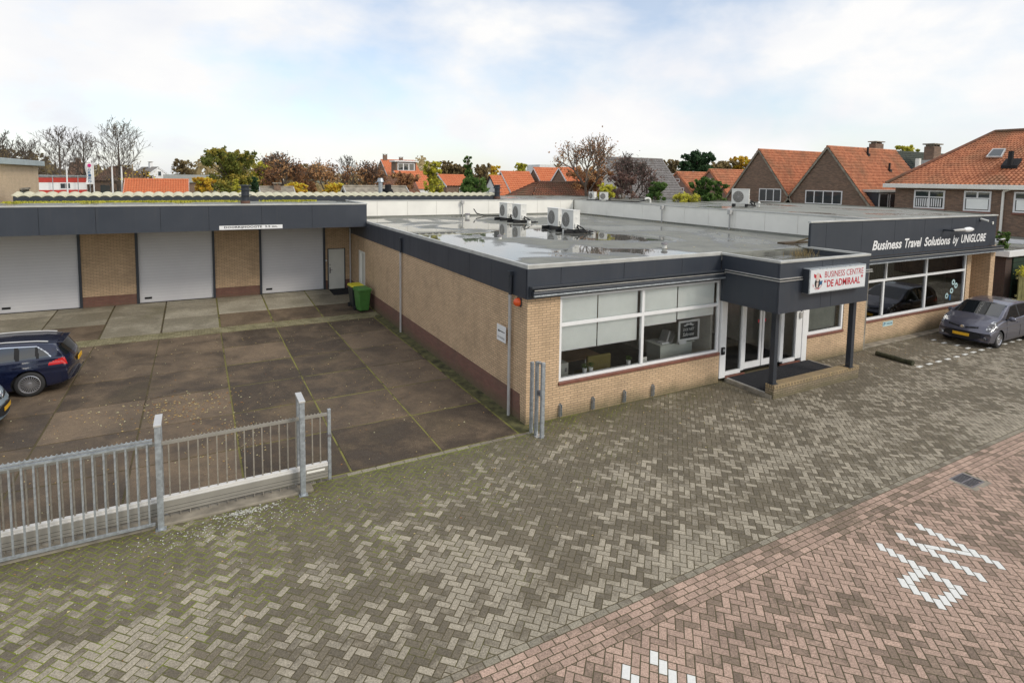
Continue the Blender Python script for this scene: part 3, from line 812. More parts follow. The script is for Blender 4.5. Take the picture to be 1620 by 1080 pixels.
# awning cassettes
def awning(name, x0, x1, y, ztop, label, cat='awning cassette'):
    t = empty(name, (x0, y, ztop-.3), label, cat, 'roller awning cassettes under the fascias')
    mb = MB(); mb.box(x0, x1, y-.15, y, ztop-.05, ztop); mb.box(x0, x1, y-.03, y, ztop-.27, ztop-.05); mb.build('housing', M['dark_metal'], t, bevel=.006)
    mb = MB(); mb.box(x0+.06, x1-.03, y-.16, y-.15, ztop-.10, ztop-.078); mb.build('light_strip', M['alu'], t)
    mb = MB(); mb.tube((x0+.05, y-.10, ztop-.17), (x1-.02, y-.10, ztop-.17), .055, n=16); mb.build('roller', M['dark_metal'], t, smooth=False)
    mb = MB(); mb.box(x0+.05, x1-.02, y-.175, y-.12, ztop-.245, ztop-.205); mb.build('drop_bar', M['galv'], t, bevel=.006)
    return t
awning('awning_cassette', 0.02, 6.94, -.04, 3.45, 'long closed dark awning cassette above the wide blinded office window')

# ---- window helper (faces -Y)
def window_y(parent, x0, x1, z0, z1, y, verts, horiz, name='window', fr=.07, glass='glass', depth=.09, mat='white', sill=None, leaf=True):
    mb = MB()
    mb.box(x0, x1, y, y+depth, z0, z0+fr); mb.box(x0, x1, y, y+depth, z1-fr, z1)
    mb.box(x0, x0+fr, y, y+depth, z0+fr, z1-fr); mb.box(x1-fr, x1, y, y+depth, z0+fr, z1-fr)
    hz = sorted(horiz)
    lev = [z0+fr]
    for (h, ht) in hz: mb.box(x0+fr, x1-fr, y+.004, y+depth-.004, h-ht/2, h+ht/2)
    for (v, vt, za, zb) in verts:
        cuts = [za or z0+fr]
        segs = []; cur = za if za else z0+fr; top = zb if zb else z1-fr
        for (h, ht) in hz:
            if cur < h-ht/2 < top: segs.append((cur, h-ht/2)); cur = h+ht/2
        segs.append((cur, top))
        for a, b in segs: mb.box(v-vt/2, v+vt/2, y, y+depth, a, b)
    w_ = mb.build(name, M[mat], parent, bevel=.006)
    mb = MB(); mb.quad((x0+fr/2, y+depth*.6, z0+fr/2), (x1-fr/2, y+depth*.6, z0+fr/2), (x1-fr/2, y+depth*.6, z1-fr/2), (x0+fr/2, y+depth*.6, z1-fr/2))
    mb.build('pane', M[glass], w_)
    if sill:
        mb = MB(); mb.box(x0-.02, x1+.02, y-.06, y+.02, z0-.085, z0-.003); mb.build('sill', M['sill'], w_, bevel=.012)
    return w_
wn = window_y(office, .955, 6.655, .935, 3.125, .02, [(3.68, .09, None, None)], [(2.38, .09)], sill=True)
tag(wn, 'wide four light office window with grey blinds')
# roller blinds behind the glass: upper row and lower row
def blind(mb, x0, x1, z0, z1, y=.17):
    n = 2; mb.box(x0, x1, y, y+.004, z0, z1)
bl = MB()
for (a, b) in ((1.03, 2.225), (2.26, 3.60), (3.76, 5.06), (5.10, 6.56)):
    blind(bl, a, b, 2.36, 3.10)
for (a, b, z) in ((1.03, 2.225, 1.68), (2.26, 3.60, 1.68), (3.76, 5.06, 2.02), (5.10, 6.56, 2.08)):
    blind(bl, a, b, z, 2.34)
bo = build_each(bl, 'roller_blind', M['blind'], wn)
bb = MB()
for (a, b, z) in ((1.03, 2.225, 1.68), (2.26, 3.60, 1.68), (3.76, 5.06, 2.02), (5.10, 6.56, 2.08)): bb.box(a, b, .165, .18, z-.025, z)
build_each(bb, 'blind_bar', M['white'], wn)
# second window right of the door
wn2 = window_y(office, 10.86, 12.84, .93, 3.12, .02, [], [], sill=True, fr=.09)
mb = MB(); mb.box(11.0, 12.7, .22, .225, 1.0, 3.05); mb.build('net_curtain', plain('pale_net_curtain', (.22,.23,.20), .9), wn2)

# ---- entrance
ent = MB()
ent.box(6.70, 6.95, -.03, .14, .12, 3.13)
ent.box(10.58, 10.84, -.02, .14, .10, 3.13)
ent.box(6.95, 10.58, .0, .12, 2.75, 3.13)
ent.box(7.66, 7.80, .0, .11, .22, 2.75); ent.box(9.50, 9.66, .0, .11, .22, 2.75); ent.box(10.28, 10.58, .0, .11, .22, 2.75)
ent.box(6.95, 7.66, .0, .11, .16, .27); ent.box(9.66, 10.28, .0, .11, .16, .27)
eo = ent.build('entrance_frame', M['white'], office, bevel=.008)
pg = MB()
for (a, b) in ((6.95, 7.66), (9.66, 10.28)): pg.quad((a, .06, .27), (b, .06, .27), (b, .06, 2.75), (a, .06, 2.75))
build_each(pg, 'pane', M['glass'], eo)
for (a, b) in ((7.82, 8.63), (8.67, 9.48)):
    d = MB(); d.box(a, b, .05, .10, .22, .42); d.box(a, b, .05, .10, 2.62, 2.74); d.box(a, a+.09, .05, .10, .42, 2.62); d.box(b-.09, b, .05, .10, .42, 2.62)
    do = d.build('sliding_door', M['white'], office, bevel=.006)
    p_ = MB(); p_.quad((a+.09, .075, .42), (b-.09, .075, .42), (b-.09, .075, 2.62), (a+.09, .075, 2.62)); p_.build('pane', M['glass'], do)
    st_ = MB(); cx = b-.14 if a < 8.2 else a+.14; st_.box(cx-.03, cx+.03, .068, .072, 1.62, 1.72); st_.build('sticker', M['red_letter'], do)
mb = MB(); mb.box(6.95, 7.8, -.05, .0, .10, .15); mb.box(9.5, 10.5, -.05, .0, .10, .15); build_each(mb, 'threshold', M['sill'], office)
# landing with mat
mb = MB(); mb.box(6.95, 10.98, -1.62, -.02, -.02, .10); mb.build('landing', M['concrete'], office)
mb = MB(); mb.box(7.0, 7.03, -1.38, -.06, .10, .125); mb.box(10.90, 10.93, -1.38, -.06, .10, .125); build_each(mb, 'mat_edging', M['alu'], office)
mb = MB(); mb.box(7.03, 10.90, -1.38, -.05, .10, .115); tag(mb.build('entrance_mat', M['door_mat']), 'large black entrance mat strewn with leaf crumbs under the canopy', 'door mat')
for (x, z, nm, lb) in ((6.82, .98, 'intercom', 'small black intercom box on the white post left of the entrance'),):
    mb = MB(); mb.box(x-.09, x+.03, -.09, -.031, z-.12, z+.10); o = mb.build(nm, M['black'], bevel=.01); tag(o, lb, 'intercom')
    mb = MB(); mb.box(x-.07, x+.01, -.094, -.091, z-.02, z+.06); mb.build('plate', M['galv'], o)
t = MB(); t.box(10.40, 10.50, -.06, -.0, 1.58, 1.78); o = t.build('key_box', M['alu'], bevel=.01); tag(o, 'small grey key box on the white entrance post right of the doors', 'key box')
t = MB(); t.tube((10.45, -.04, 1.80), (10.45, -.04, 1.86), .02, n=8); t.build('shackle', M['black'], o)

# ---- canopy
CX0, CX1, CY, CB, CT = 6.58, 10.68, -1.976, 2.52, 3.93
can = empty('entrance_canopy', (8.6, -1, CB), 'anthracite boxed canopy with flat roof over the office entrance', 'canopy')
panels_y(CX0, CX1, CY, CB, CT-.05, [8.39, 8.86], can, 'front_panel')
panels_x(CY+.05, -.04, CX0, CB, CT-.05, [], can, 'left_panel')
mb = MB(); mb.box(CX1-.05, CX1, CY+.05, -.04, CB, CT-.05); mb.build('right_panel', M['fascia'], can)
mb = MB(); mb.box(CX0+.05, CX1-.05, CY+.05, -.04, CB+.03, CB+.08); mb.build('soffit', M['white'], can)
mb = MB(); mb.box(CX0+.05, CX1-.05, CY+.05, -.04, 3.66, 3.72); mb.build('roof', M['roof'], can)
mb = MB(); mb.box(CX0-.02, CX1+.02, CY-.02, CY+.09, CT-.05, CT+.015); mb.box(CX0-.02, CX0+.09, CY+.09, .10, CT-.05, CT+.015); mb.box(CX1-.09, CX1+.02, CY+.09, .10, CT-.05, CT+.015); mb.build('roof_trim', M['trim'], can, bevel=.008)
# double metal strip round the canopy
mb = MB()
for (z, d) in ((3.455, .035), (3.395, .05)):
    mb.box(CX0-d, 7.5, CY-d, CY-.001, z, z+.022); mb.box(CX0-d, CX0-.001, CY-.001, -.2, z, z+.022); mb.box(10.30, CX1+.12, CY-d, CY-.001, z, z+.022)
mb.build('metal_strip', M['alu'], can)
mb = MB(); mb.box(CX0-.04, 7.5, CY-.04, CY-.001, 3.422, 3.452); mb.box(CX0-.04, CX0-.001, CY-.001, -.2, 3.422, 3.452); mb.build('shadow_gap', M['seam'], can)
# sign box
sg = empty('canopy_sign', (8.9, CY-.1, 3.35), 'white light box sign reading BUSINESS CENTRE DE ADMIRAAL on the canopy front', 'sign')
S0, S1, SZ0, SZ1 = 7.52, 10.12, 3.02, 3.70; SY = CY-.22
mb = MB(); mb.box(S0, S1, SY, CY-.002, SZ0, SZ1); mb.build('case', M['galv'], sg, bevel=.01)
mb = MB(); mb.box(S0-.001, S0+.02, SY+.02, CY-.01, SZ0+.01, SZ1-.01); mb.build('dark_side', M['dark_metal'], sg)
mb = MB(); mb.box(S0+.03, S1-.03, SY-.006, SY-.001, SZ0+.03, SZ1-.03); mb.build('face', M['sign_face'], sg)
ty = SY-.010
a0 = 8.17; a1 = 9.98
text_obj('thin_lettering', [text_geo('BUSINESS CENTRE', (a0, a1, 3.43, 3.60), at_=ty, offset=-.004)], M['red_letter'], sg)
text_obj('bold_lettering', [text_geo('DE ADMIRAAL', (a0+.12, a1-.14, 3.16, 3.36), at_=ty, offset=.018), text_geo('\u201c', (a0-.02, a0+.08, 3.29, 3.38), at_=ty, offset=.02), text_geo('\u201d', (a1-.11, a1-.01, 3.31, 3.40), at_=ty, offset=.02)], M['red_letter'], sg)
# emblem: bust with flags above an arc of lettering
cxE, czE = 7.86, 3.40
def disc(mb, cx, cz, rx, rz, y, n=16, a0=0, a1=2*PI):
    mb.add([(cx+rx*math.cos(a0+(a1-a0)*k/n), y, cz+rz*math.sin(a0+(a1-a0)*k/n)) for k in range(n)], [tuple(range(n))])
mb = MB(); mb.add([(cxE-.17, ty, czE+.17), (cxE-.05, ty, czE+.12), (cxE-.06, ty, czE+.02), (cxE-.16, ty, czE+.07)], [(0,1,2,3)]); mb.add([(cxE+.08, ty, czE+.17), (cxE+.18, ty, czE+.03), (cxE+.07, ty, czE+.05)], [(0,1,2)]); mb.build('emblem_red_flag', M['red_letter'], sg)
mb = MB(); mb.add([(cxE+.09, ty, czE-.06), (cxE+.22, ty, czE-.04), (cxE+.19, ty, czE-.16), (cxE+.09, ty, czE-.14)], [(0,1,2,3)]); mb.build('emblem_blue_flag', M['blue_letter'], sg)
mb = MB(); disc(mb, cxE, czE-.10, .125, .14, ty+.001); mb.build('emblem_coat', M['black_letter'], sg)
mb = MB(); disc(mb, cxE, czE+.06, .075, .125, ty-.001); mb.add([(cxE-.05, ty-.001, czE-.08), (cxE+.04, ty-.001, czE-.08), (cxE+.02, ty-.001, czE-.22), (cxE-.05, ty-.001, czE-.22)], [(0,1,2,3)]); mb.build('emblem_face', M['skin_emblem'], sg)
mb = MB()
for k, ch in enumerate('DE ADMIRAAL'):
    if ch == ' ': continue
    a = R(195+k*15); v, f_ = text_geo(ch, (-.018, .018, -.022, .022), at_=0)
    ca, sa = math.cos(a+PI/2), math.sin(a+PI/2)
    mb.add([(cxE+.20*math.cos(a)+p[0]*ca-p[2]*sa, ty, czE-.09+.17*math.sin(a)+p[0]*sa+p[2]*ca) for p in v], f_)
off = base_of(sg); mb.v = [(a-off.x, b-off.y, c-off.z) for a, b, c in mb.v]
raw_mesh('emblem_lettering', mb.v, mb.f, M['red_letter'], sg)
# columns and low wall
def column(x, y, z0, label):
    t = empty('canopy_column', (x, y, z0), label, 'column', 'square columns under the canopy')
    mb = MB(); mb.box(-.075, .075, -.075, .075, .012, CB-z0); mb.build('shaft', M['dark_metal'], t, local=True, bevel=.006)
    mb = MB(); mb.box(-.11, .11, -.11, .11, 0, .012); mb.build('base_plate', M['dark_metal'], t, local=True)
    return t
column(7.12, -1.52, .40, 'anthracite square column standing on the left end of the low brick wall')
column(10.82-.25, -1.62, .40, 'anthracite square column standing on the right end of the low brick wall')
lw = empty('low_brick_wall', (9, -1.55, 0), 'low weathered yellow brick wall with upright brick coping before the entrance mat', 'low wall')
mb = MB(); mb.box(7.0, 11.02, -1.67, -1.40, -.03, .27); mb.build('brick_courses', M['brick_low'], lw)
mb = MB(); mb.box(7.0, 11.02, -1.675, -1.395, .27, .395)
mb.build('coping', M['brick_cap'], lw, bevel=.008)

# wall brackets
proto = None
for i, x in enumerate((1.0, 2.02, 3.07, 4.08)):
    lab = ['first', 'second', 'third', 'fourth'][i]+' galvanised wheel bracket from the corner, low on the front wall'
    if proto is None:
        t = empty('wall_bracket', (x, -.03, .2), lab, 'bracket', 'galvanised brackets on the front wall')
        mb = MB(); mb.box(-.035, .035, .022, .03, -.16, .16); mb.build('back_plate', M['galv'], t, local=True)
        mb = MB(); mb.box(-.035, -.028, -.06, .022, -.15, .15); mb.box(.028, .035, -.03, .022, -.15, .15); build_each(mb, 'cheek', M['galv'], t, local=True)
        mb = MB(); mb.tube((-.028, -.02, .05), (.028, -.02, .05), .012); mb.tube((0, .0, .16), (0, -.0, .20), .012); mb.build('pin', M['iron'], t, local=True)
        proto = t
    else: dup(proto, (x, -.03, .2), 0, label=lab)
# drainpipes
def drainpipe(x, y, z0, z1, zt, label, dirx=0, diry=-1, fork=True, dark_top=True):
    t = empty('drainpipe', (x, y, z0), label, 'drainpipe', 'grey drainpipes on the walls')
    mb = MB(); mb.tube((x, y, z0), (x, y, z1), .040, n=14); mb.build('pipe', M['pipe'], t)
    mb = MB()
    for z in (z0+(z1-z0)*.32, z0+(z1-z0)*.72, z1-.05): mb.tube((x, y, z-.02), (x, y, z+.02), .048, n=14)
    build_each(mb, 'collar', M['pipe'], t)
    if dark_top:
        mb = MB(); mb.tube((x, y-.025, z1), (x, y-.04, zt-.1), .035, n=10); mb.tube((x, y+.02, z1), (x, y+.05, zt-.1), .03, n=10); mb.box(x-.05, x+.045, y-.08, y+.09, zt-.1, zt); mb.build('hopper', M['dark_metal'], t)
    return t
drainpipe(-.085, .72, .0, 3.13, 3.72, 'grey drainpipe with dark hopper on the side wall beside the arrow sign')
drainpipe(-.085, 9.57, .0, 3.13, 3.70, 'grey drainpipe with dark hopper halfway along the side wall')
t = empty('drainpipe', (-.08, 17.9, .2), 'thin grey drainpipe in the inner corner behind the wheelie bins', 'drainpipe', 'grey drainpipes on the walls')
mb = MB(); mb.tube((-.08, 17.9, .2), (-.08, 17.9, 3.4), .04, n=12); mb.build('pipe', M['pipe'], t)
# orange alarm lamp
t = empty('alarm_lamp', (-.08, .36, 3.02), 'orange domed warning lamp on the side wall under the fascia corner', 'warning lamp')
mb = MB(); mb.box(-.04, -.001, .27, .45, 2.90, 3.11); mb.build('base', M['dark_metal'], t)
mb = MB(); mb.lathe([(.0, -.13), (.05, -.125), (.09, -.09), (.105, -.04), (.105, 0)], (-.04, .36, 3.0), 'x', 20); mb.build('dome', M['orange'], t, smooth=True)
# arrow sign on the side wall
t = empty('arrow_sign', (-.02, 1.1, 2.1), 'small white board with a black arrow pointing left beside the corner drainpipe', 'sign')
mb = MB(); mb.box(-.13, -.12, .84, 1.33, 1.84, 2.26); mb.build('board', M['white'], t)
mb = MB(); mb.add([(-.124, -a, z) for a, z in []], []) if False else None
mb.box(-.124-.0005, -.1215, .92, 1.20, 2.085, 2.10) if False else None
ar_ = [(-1.28, 2.10), (-1.19, 2.145), (-1.19, 2.112), (-.90, 2.112), (-.90, 2.088), (-1.19, 2.088), (-1.19, 2.055)]
mb.add([(-.1325, -a, z) for a, z in ar_], [tuple(range(7))]); mb.build('arrow', M['black_letter'], t)
text_obj('lettering', [text_geo('P EN INGANG', (-1.28, -.90, 1.91, 1.96), plane='x', at_=-.1325)], M['black_letter'], t)
mb = MB(); mb.box(-.12, 0, 1.05, 1.09, 2.0, 2.04); mb.build('bracket', M['galv'], t)
# side door frame near the bins
mb = MB(); mb.box(.05, .13, 15.25, 16.42, .2, 2.45); sdr = mb.build('side_door', M['cream_door'], office)
mb = MB(); mb.box(-.005, .05, 15.25, 15.33, .2, 2.45); mb.box(-.005, .05, 16.12, 16.42, .2, 2.45); mb.box(-.005, .05, 15.33, 16.12, 2.37, 2.45); mb.build('frame', M['cream'], sdr)

# =================================================================== GARAGE BLOCK
gar = empty('garage_block', (-7, 18.4, .2), 'flat roofed yellow brick garage row with anthracite fascia and pale overhead doors', 'garage')
GY = 18.4; gz = .232
doors = [(-19.1, -16.3), (-14.20, -11.43), (-9.27, -6.35), (-4.23, -1.33)]
mb = MB(); hs = [(a-.10, b+.10, 0, 3.5) for a, b in doors]+[(-1.12, -.22, 0, 2.33)]
wall_y(mb, -24, -.0, .69, 3.75, GY, GY+.28, hs); mb.build('wall', M['brick'], gar)
mb = MB(); wall_y(mb, -24, -.0, .05, .69, GY-.004, GY+.27, [(h[0], h[1], 0, .75) for h in hs]); build_each(mb, 'red_plinth', M['brick_red'], gar)
fr = MB()
for a, b in doors:
    fr.box(a-.10, a, GY-.05, GY+.25, gz-.1, 3.5); fr.box(b, b+.10, GY-.05, GY+.25, gz-.1, 3.5); fr.box(a-.10, b+.10, GY-.05, GY+.25, 3.5, 3.72)
build_each(fr, 'door_frame', M['dark_metal'], gar)
for a, b in doors:
    d = MB(); d.box(a, b, GY+.06, GY+.11, gz+.02, 3.49); do = d.build('overhead_door', M['garage_door'], gar)
    h = MB(); h.box(a+.18, a+.46, GY+.045, GY+.058, gz+.17, gz+.26); h.build('handle', M['black'], do)
    h = MB(); h.box(a, b, GY+.055, GY+.10, gz-.02, gz+.02); h.build('seal', M['black'], do)
d = MB(); d.box(-1.07, -.27, GY+.03, GY+.08, .20, 2.29); do = d.build('door', M['cream_door'], gar, bevel=.004)
h = MB(); h.box(-1.12, -1.07, GY-.005, GY+.1, .2, 2.33); h.box(-.27, -.22, GY-.005, GY+.1, .2, 2.33); h.box(-1.07, -.27, GY-.005, GY+.1, 2.29, 2.33); h.build('frame', M['dark_metal'], do)
h = MB(); h.box(-1.02, -.97, GY-.0, GY+.03, 1.05, 1.35); h.tube((-1.0, GY-.03, 1.22), (-.88, GY-.03, 1.22), .012); h.box(-1.01, -.98, GY-.0, GY+.03, 1.45, 1.52); h.build('handle', M['iron'], do)
t = MB(); t.box(-1.22, -1.16, GY-.03, GY, 1.68, 1.76); tag(t.build('doorbell', M['white'], bevel=.008), 'tiny white bell push beside the cream garage door', 'doorbell')
# interiors dark behind
mb = MB(); mb.box(-24, 0, GY+.6, GY+.62, 0, 3.7); mb.build('inner_wall', M['int_wall'], gar)
# fascia & roof
GF = 14.85
panels_y(-24, -.0, GF, 3.71, 4.74, [-22, -20, -18, -16, -14, -12, -10.3, -8.2, -6.5, -4.5, -2.44], gar, 'front_fascia')
mb = MB(); mb.box(-.05, 0, GF+.05, 18.9, 3.97, 4.74); mb.build('end_panel', M['cream'], gar)
mb = MB(); mb.box(-24, -.06, GF+.06, GY, 3.73, 3.78); mb.build('soffit', M['dark_metal'], gar)
mb = MB(); mb.box(-24, -.02, GF+.06, 20.0, 4.62, 4.72); mb.build('roof', M['roof2'], gar)
mb = MB(); mb.box(-24, .02, GF-.02, GF+.08, 4.74, 4.80); mb.box(-.08, .02, GF+.08, 18.9, 4.74, 4.80); mb.build('roof_trim', M['trim'], gar, bevel=.008)
# moss on garage roof edge
tag_m = MB(); r = random.Random(4); vs = []; fs = []; vals = []
for k in range(5200):
    x = r.uniform(-14, -1.5); y = 19.0+abs(r.gauss(0, .35)); 
    if y > 19.95 or math.sin(x*1.7)+math.sin(x*.6+1)+r.uniform(-1, 1) < -.9: continue
    s_ = r.uniform(.02, .05); n = len(vs); a = r.uniform(0, PI)
    vs += [(x-s_*math.cos(a), y-s_*math.sin(a), 4.72), (x+s_*math.cos(a), y+s_*math.sin(a), 4.72), (x+r.uniform(-.02,.02), y, 4.72+r.uniform(.03, .10))]; fs.append((n, n+1, n+2)); vals.append((r.random(), .5))
tag(raw_mesh('roof_moss', vs, fs, LM['yellowgreen'], vals=vals), 'strip of green moss growing along the back of the garage roof', 'moss', kind='stuff')
# door height sign
t = empty('height_sign', (-4.9, GF-.01, 3.82), 'narrow white sign strip reading DOORRIJHOOGTE 3.5 mt. on the garage fascia', 'sign')
mb = MB(); mb.box(-6.13, -3.68, GF-.012, GF-.001, 3.74, 3.905); mb.build('strip', M['white'], t)
text_obj('lettering', [text_geo('DOORRIJHOOGTE  3.5 mt.', (-5.95, -3.88, 3.77, 3.88), at_=GF-.015, offset=.03, spacing=1.1)], M['black_letter'], t)
# corrugated shed roof behind
def corrugated(x0, x1, y0, y1, za, zb, wl=.41, amp=.042):
    vs = []; fs = []; n = int((x1-x0)/wl*12); ny = 2
    for i in range(n+1):
        x = x0+(x1-x0)*i/n; d = amp*(2*abs(math.cos(PI*(x-x0)/wl))**.8-1)
        for (y, z) in ((y0, za), (y1, zb)):
            vs.append((x, y, z+d+.012)); vs.append((x, y, z+d-.012))
    for i in range(n):
        a = i*4; b = a+4
        fs += [(a, b, b+2, a+2), (a+1, a+3, b+3, b+1), (a, a+1, b+1, b)]
    return vs, fs
sh = empty('corrugated_shed', (-2, 21, 0), 'long low shed with cream corrugated sheet roof behind the garages', 'shed')
v, f_ = corrugated(-13.85, 9.5, 20.0, 21.0, 4.97, 5.11); m_ = MB(); m_.add(v, f_); v, f_ = corrugated(-13.85, 9.5, 21.0, 22.2, 5.11, 4.85); m_.add(v, f_)
m_.build('corrugated_roof', M['corr'], sh)
mb = MB(); mb.box(-13.8, 9.4, 20.06, 20.12, 0, 4.98); mb.box(-13.8, 9.4, 22.0, 22.1, 0, 4.9); mb.build('wall', M['concrete'], sh)
mb = MB(); mb.box(-13.8, 9.4, 20.01, 20.05, 4.72, 4.95); mb.build('dark_board', M['dark_metal'], sh)
# flue pipes
def flue(x, y, z, label):
    t = empty('roof_flue', (x, y, z), label, 'flue pipe', 'dark flue pipes on the roofs')
    mb = MB(); mb.tube((0,0,0), (0,0,.62), .17, n=16); mb.build('pipe', M['dark_metal'], t, local=True, smooth=False)
    mb = MB(); mb.tube((0,0,.36), (0,0,.40), .27, n=16); mb.tube((0,0,.62), (0,0,.66), .27, n=16); mb.tube((0,0,.66), (0,0,.80), .17, n=16); mb.tube((0,0,.80), (0,0,.84), .27, n=16); mb.build('cowl', M['dark_metal'], t, local=True)
    mb = MB(); mb.tube((0,0,-.02), (0,0,.12), .20, n=16); mb.build('collar', plain('rusty_collar', (.13,.07,.05), .8), t, local=True)
flue(-4.95, 17.4, 4.72, 'dark ribbed flue pipe rising from the garage roof')
flue(9.42, 19.95, 4.80, 'dark flue pipe at the far end of the corrugated roof')

# =================================================================== WING
wing = empty('side_wing', (19, 5, 0), 'higher flat roofed brick wing with lettered anthracite fascia and wide shop window', 'building wing')
WY = .38
mb = MB(); wall_y(mb, 14.25, 22.62, -.05, 3.42, WY, WY+.28, [(14.78, 22.28, .88, 3.2)]); mb.build('front_wall', M['brick'], wing)
mb = MB(); mb.box(22.62, 22.90, .66, 1.30, -.05, 3.42); mb.box(22.90, 23.45, 1.02, 1.30, -.05, 3.42); mb.box(23.45, 23.85, .02, 1.30, -.05, 3.42); mb.build('end_pillar', M['brick'], wing)
mb = MB(); mb.box(14.15, 14.25, -.001+.0, .38, 0, 3.42) ; mb.build('corner_trim', M['concrete'], wing)
# roof polygon
poly = [(14.5, -.04), (23.4, -.04), (26.0, 4.7), (26.0, 10.0), (23.6, 15.2), (20.6, 23.0), (18.2, 26.0), (10.2, 26.0), (10.2, 19.03), (14.5, 19.03)]
mb = MB(); mb.prism([(x, y, 4.60) for x, y in poly], (0, 0, .13)); mb.build('roof', M['roof2'], wing)
wb = MB()
outer = [(23.3, 1.3), (25.9, 4.8), (25.9, 10.0), (23.5, 15.2), (20.5, 22.9), (18.1, 25.9), (10.3, 25.9)]
wb.prism([(23.3, 1.31, 0)]+[(x, y, 0) for x, y in outer[1:]]+[(10.3, 19.1, 0), (14.6, 19.1, 0), (14.6, 5.3, 0), (14.6, 1.31, 0)], (0, 0, 4.60)) if False else None
for (a, b) in zip(outer[:-1], outer[1:]):
    d = Vector((b[0]-a[0], b[1]-a[1])).normalized(); nrm = Vector((-d.y, d.x))*.2
    wb.prism([(a[0], a[1], 0), (b[0], b[1], 0), (b[0]+nrm.x, b[1]+nrm.y, 0), (a[0]+nrm.x, a[1]+nrm.y, 0)], (0, 0, 4.60))
wb.build('outer_wall', M['brick'], wing)
mb = MB()
for (a, b) in zip(poly[1:7], poly[2:8]):
    d = Vector((b[0]-a[0], b[1]-a[1])).normalized(); nrm = Vector((-d.y, d.x))*.12
    mb.prism([(a[0], a[1], 4.73), (b[0], b[1], 4.73), (b[0]+nrm.x, b[1]+nrm.y, 4.73), (a[0]+nrm.x, a[1]+nrm.y, 4.73)], (0, 0, .05))
mb.build('roof_edge', M['roof2'], wing)
# interior
mb = MB(); mb.box(14.3, 23, 5.6, 5.7, 0, 3.5); mb.box(14.26, 14.3, .7, 5.6, 0, 3.5); mb.box(23.0, 23.05, 1.32, 5.6, 0, 3.5); build_each(mb, 'inner_wall', M['int_wall'], wing)
mb = MB(); mb.box(14.3, 23, .67, 5.6, .05, .1); mb.build('floor', M['carpet'], wing)
mb = MB(); mb.box(14.3, 23, .67, 5.6, 3.42, 3.48); mb.build('ceiling', M['int_wall'], wing)
FX0, FX1, FY = 10.60, 23.40, -.10
panels_y(FX0, FX1, FY, 3.44, 4.72, [11.42, 13.46, 15.52, 17.57, 19.6, 21.6], wing, 'front_fascia')
mb = MB(); mb.box(FX0-.05, FX1+.05, FY-.03, FY+.09, 4.72, 4.775); mb.build('roof_trim', M['trim'], wing, bevel=.008)
mb = MB(); mb.box(FX0, 14.4, FY+.05, FY+.08, 3.5, 4.70); mb.build('screen_back', M['dark_metal'], wing)
mb = MB(); mb.box(14.3, 23.4, FY+.06, WY, 3.43, 3.50); mb.build('soffit', M['dark_metal'], wing)
awning('awning_cassette', 13.4, 23.85, -.12, 3.43, 'long closed dark awning cassette above the shop window of the wing')
ww = window_y(wing, 14.80, 22.26, .90, 3.16, WY+.03, [(16.02, .10, .96, 2.40), (16.15, .08, 2.40, None), (19.06, .11, None, None)], [(2.37, .09)], fr=.09, glass='glass_mirror')
tag(ww, 'wide six light shop window reflecting the parked hatchback')
mb = MB(); mb.box(14.75, 22.32, WY-.04, WY+.02, .82, .893); mb.build('sill', M['sill'], ww, bevel=.01)
mb = MB(); x = 14.9
while x < 18.95:
    mb.box(x, x+.085, WY+.20, WY+.206, 2.42, 3.08); x += .115
mb.build('slat_blind', M['vblind'], ww)
mb = MB(); mb.box(19.2, 22.1, WY+.8, WY+.81, .9, 3.1); mb.build('curtain', plain('dim_curtain', (.14,.135,.10), .9), ww)
# stickers on the glass
t = empty('window_stickers', (21.5, WY, 1.5), 'cluster of round pale stickers on the right pane of the shop window', 'stickers')
mb = MB(); ring = []
for (x, z) in ((20.90, 1.33), (21.28, 1.52), (21.62, 1.72), (21.38, 1.88)):
    n0 = len(mb.v); k_ = 16
    for i in range(k_):
        a = 2*PI*i/k_; mb.v += [(x+.14*math.cos(a), WY+.075, z+.12*math.sin(a)), (x+.06*math.cos(a), WY+.075, z+.05*math.sin(a))]
    for i in range(k_): a = n0+2*i; b = n0+2*((i+1) % k_); mb.f.append((a, b, b+1, a+1))
mb.build('ring', M['pale_teal'], t)
mb = MB(); mb.box(21.1, 21.25, WY+.073, WY+.075, 1.12, 1.36); mb.build('blue_patch', M['blue_letter'], t)
# fascia lettering
t = empty('fascia_lettering', (18.4, FY, 3.8), 'white italic lettering reading Business Travel Solutions by UNIGLOBE on the wing fascia', 'lettering')
ly = FY-.012
parts = []
# every word tapers nowhere: same height letters
# baseline 3.66..cap 3.97
def word(s, a, b, z0=3.65, z1=4.0, desc=False): parts.append(text_geo(s, (a, b, z0, z1), at_=ly, shear=.22, offset=.027))
word('Business', 14.13, 16.03); word('Travel', 16.22, 17.40); word('Solutions', 17.60, 19.55); word('by', 19.75, 20.22, 3.56, 4.0); word('UNIGLOBE', 20.42, 22.52, 3.66, 4.0)
text_obj('letters', parts, M['white'], t)
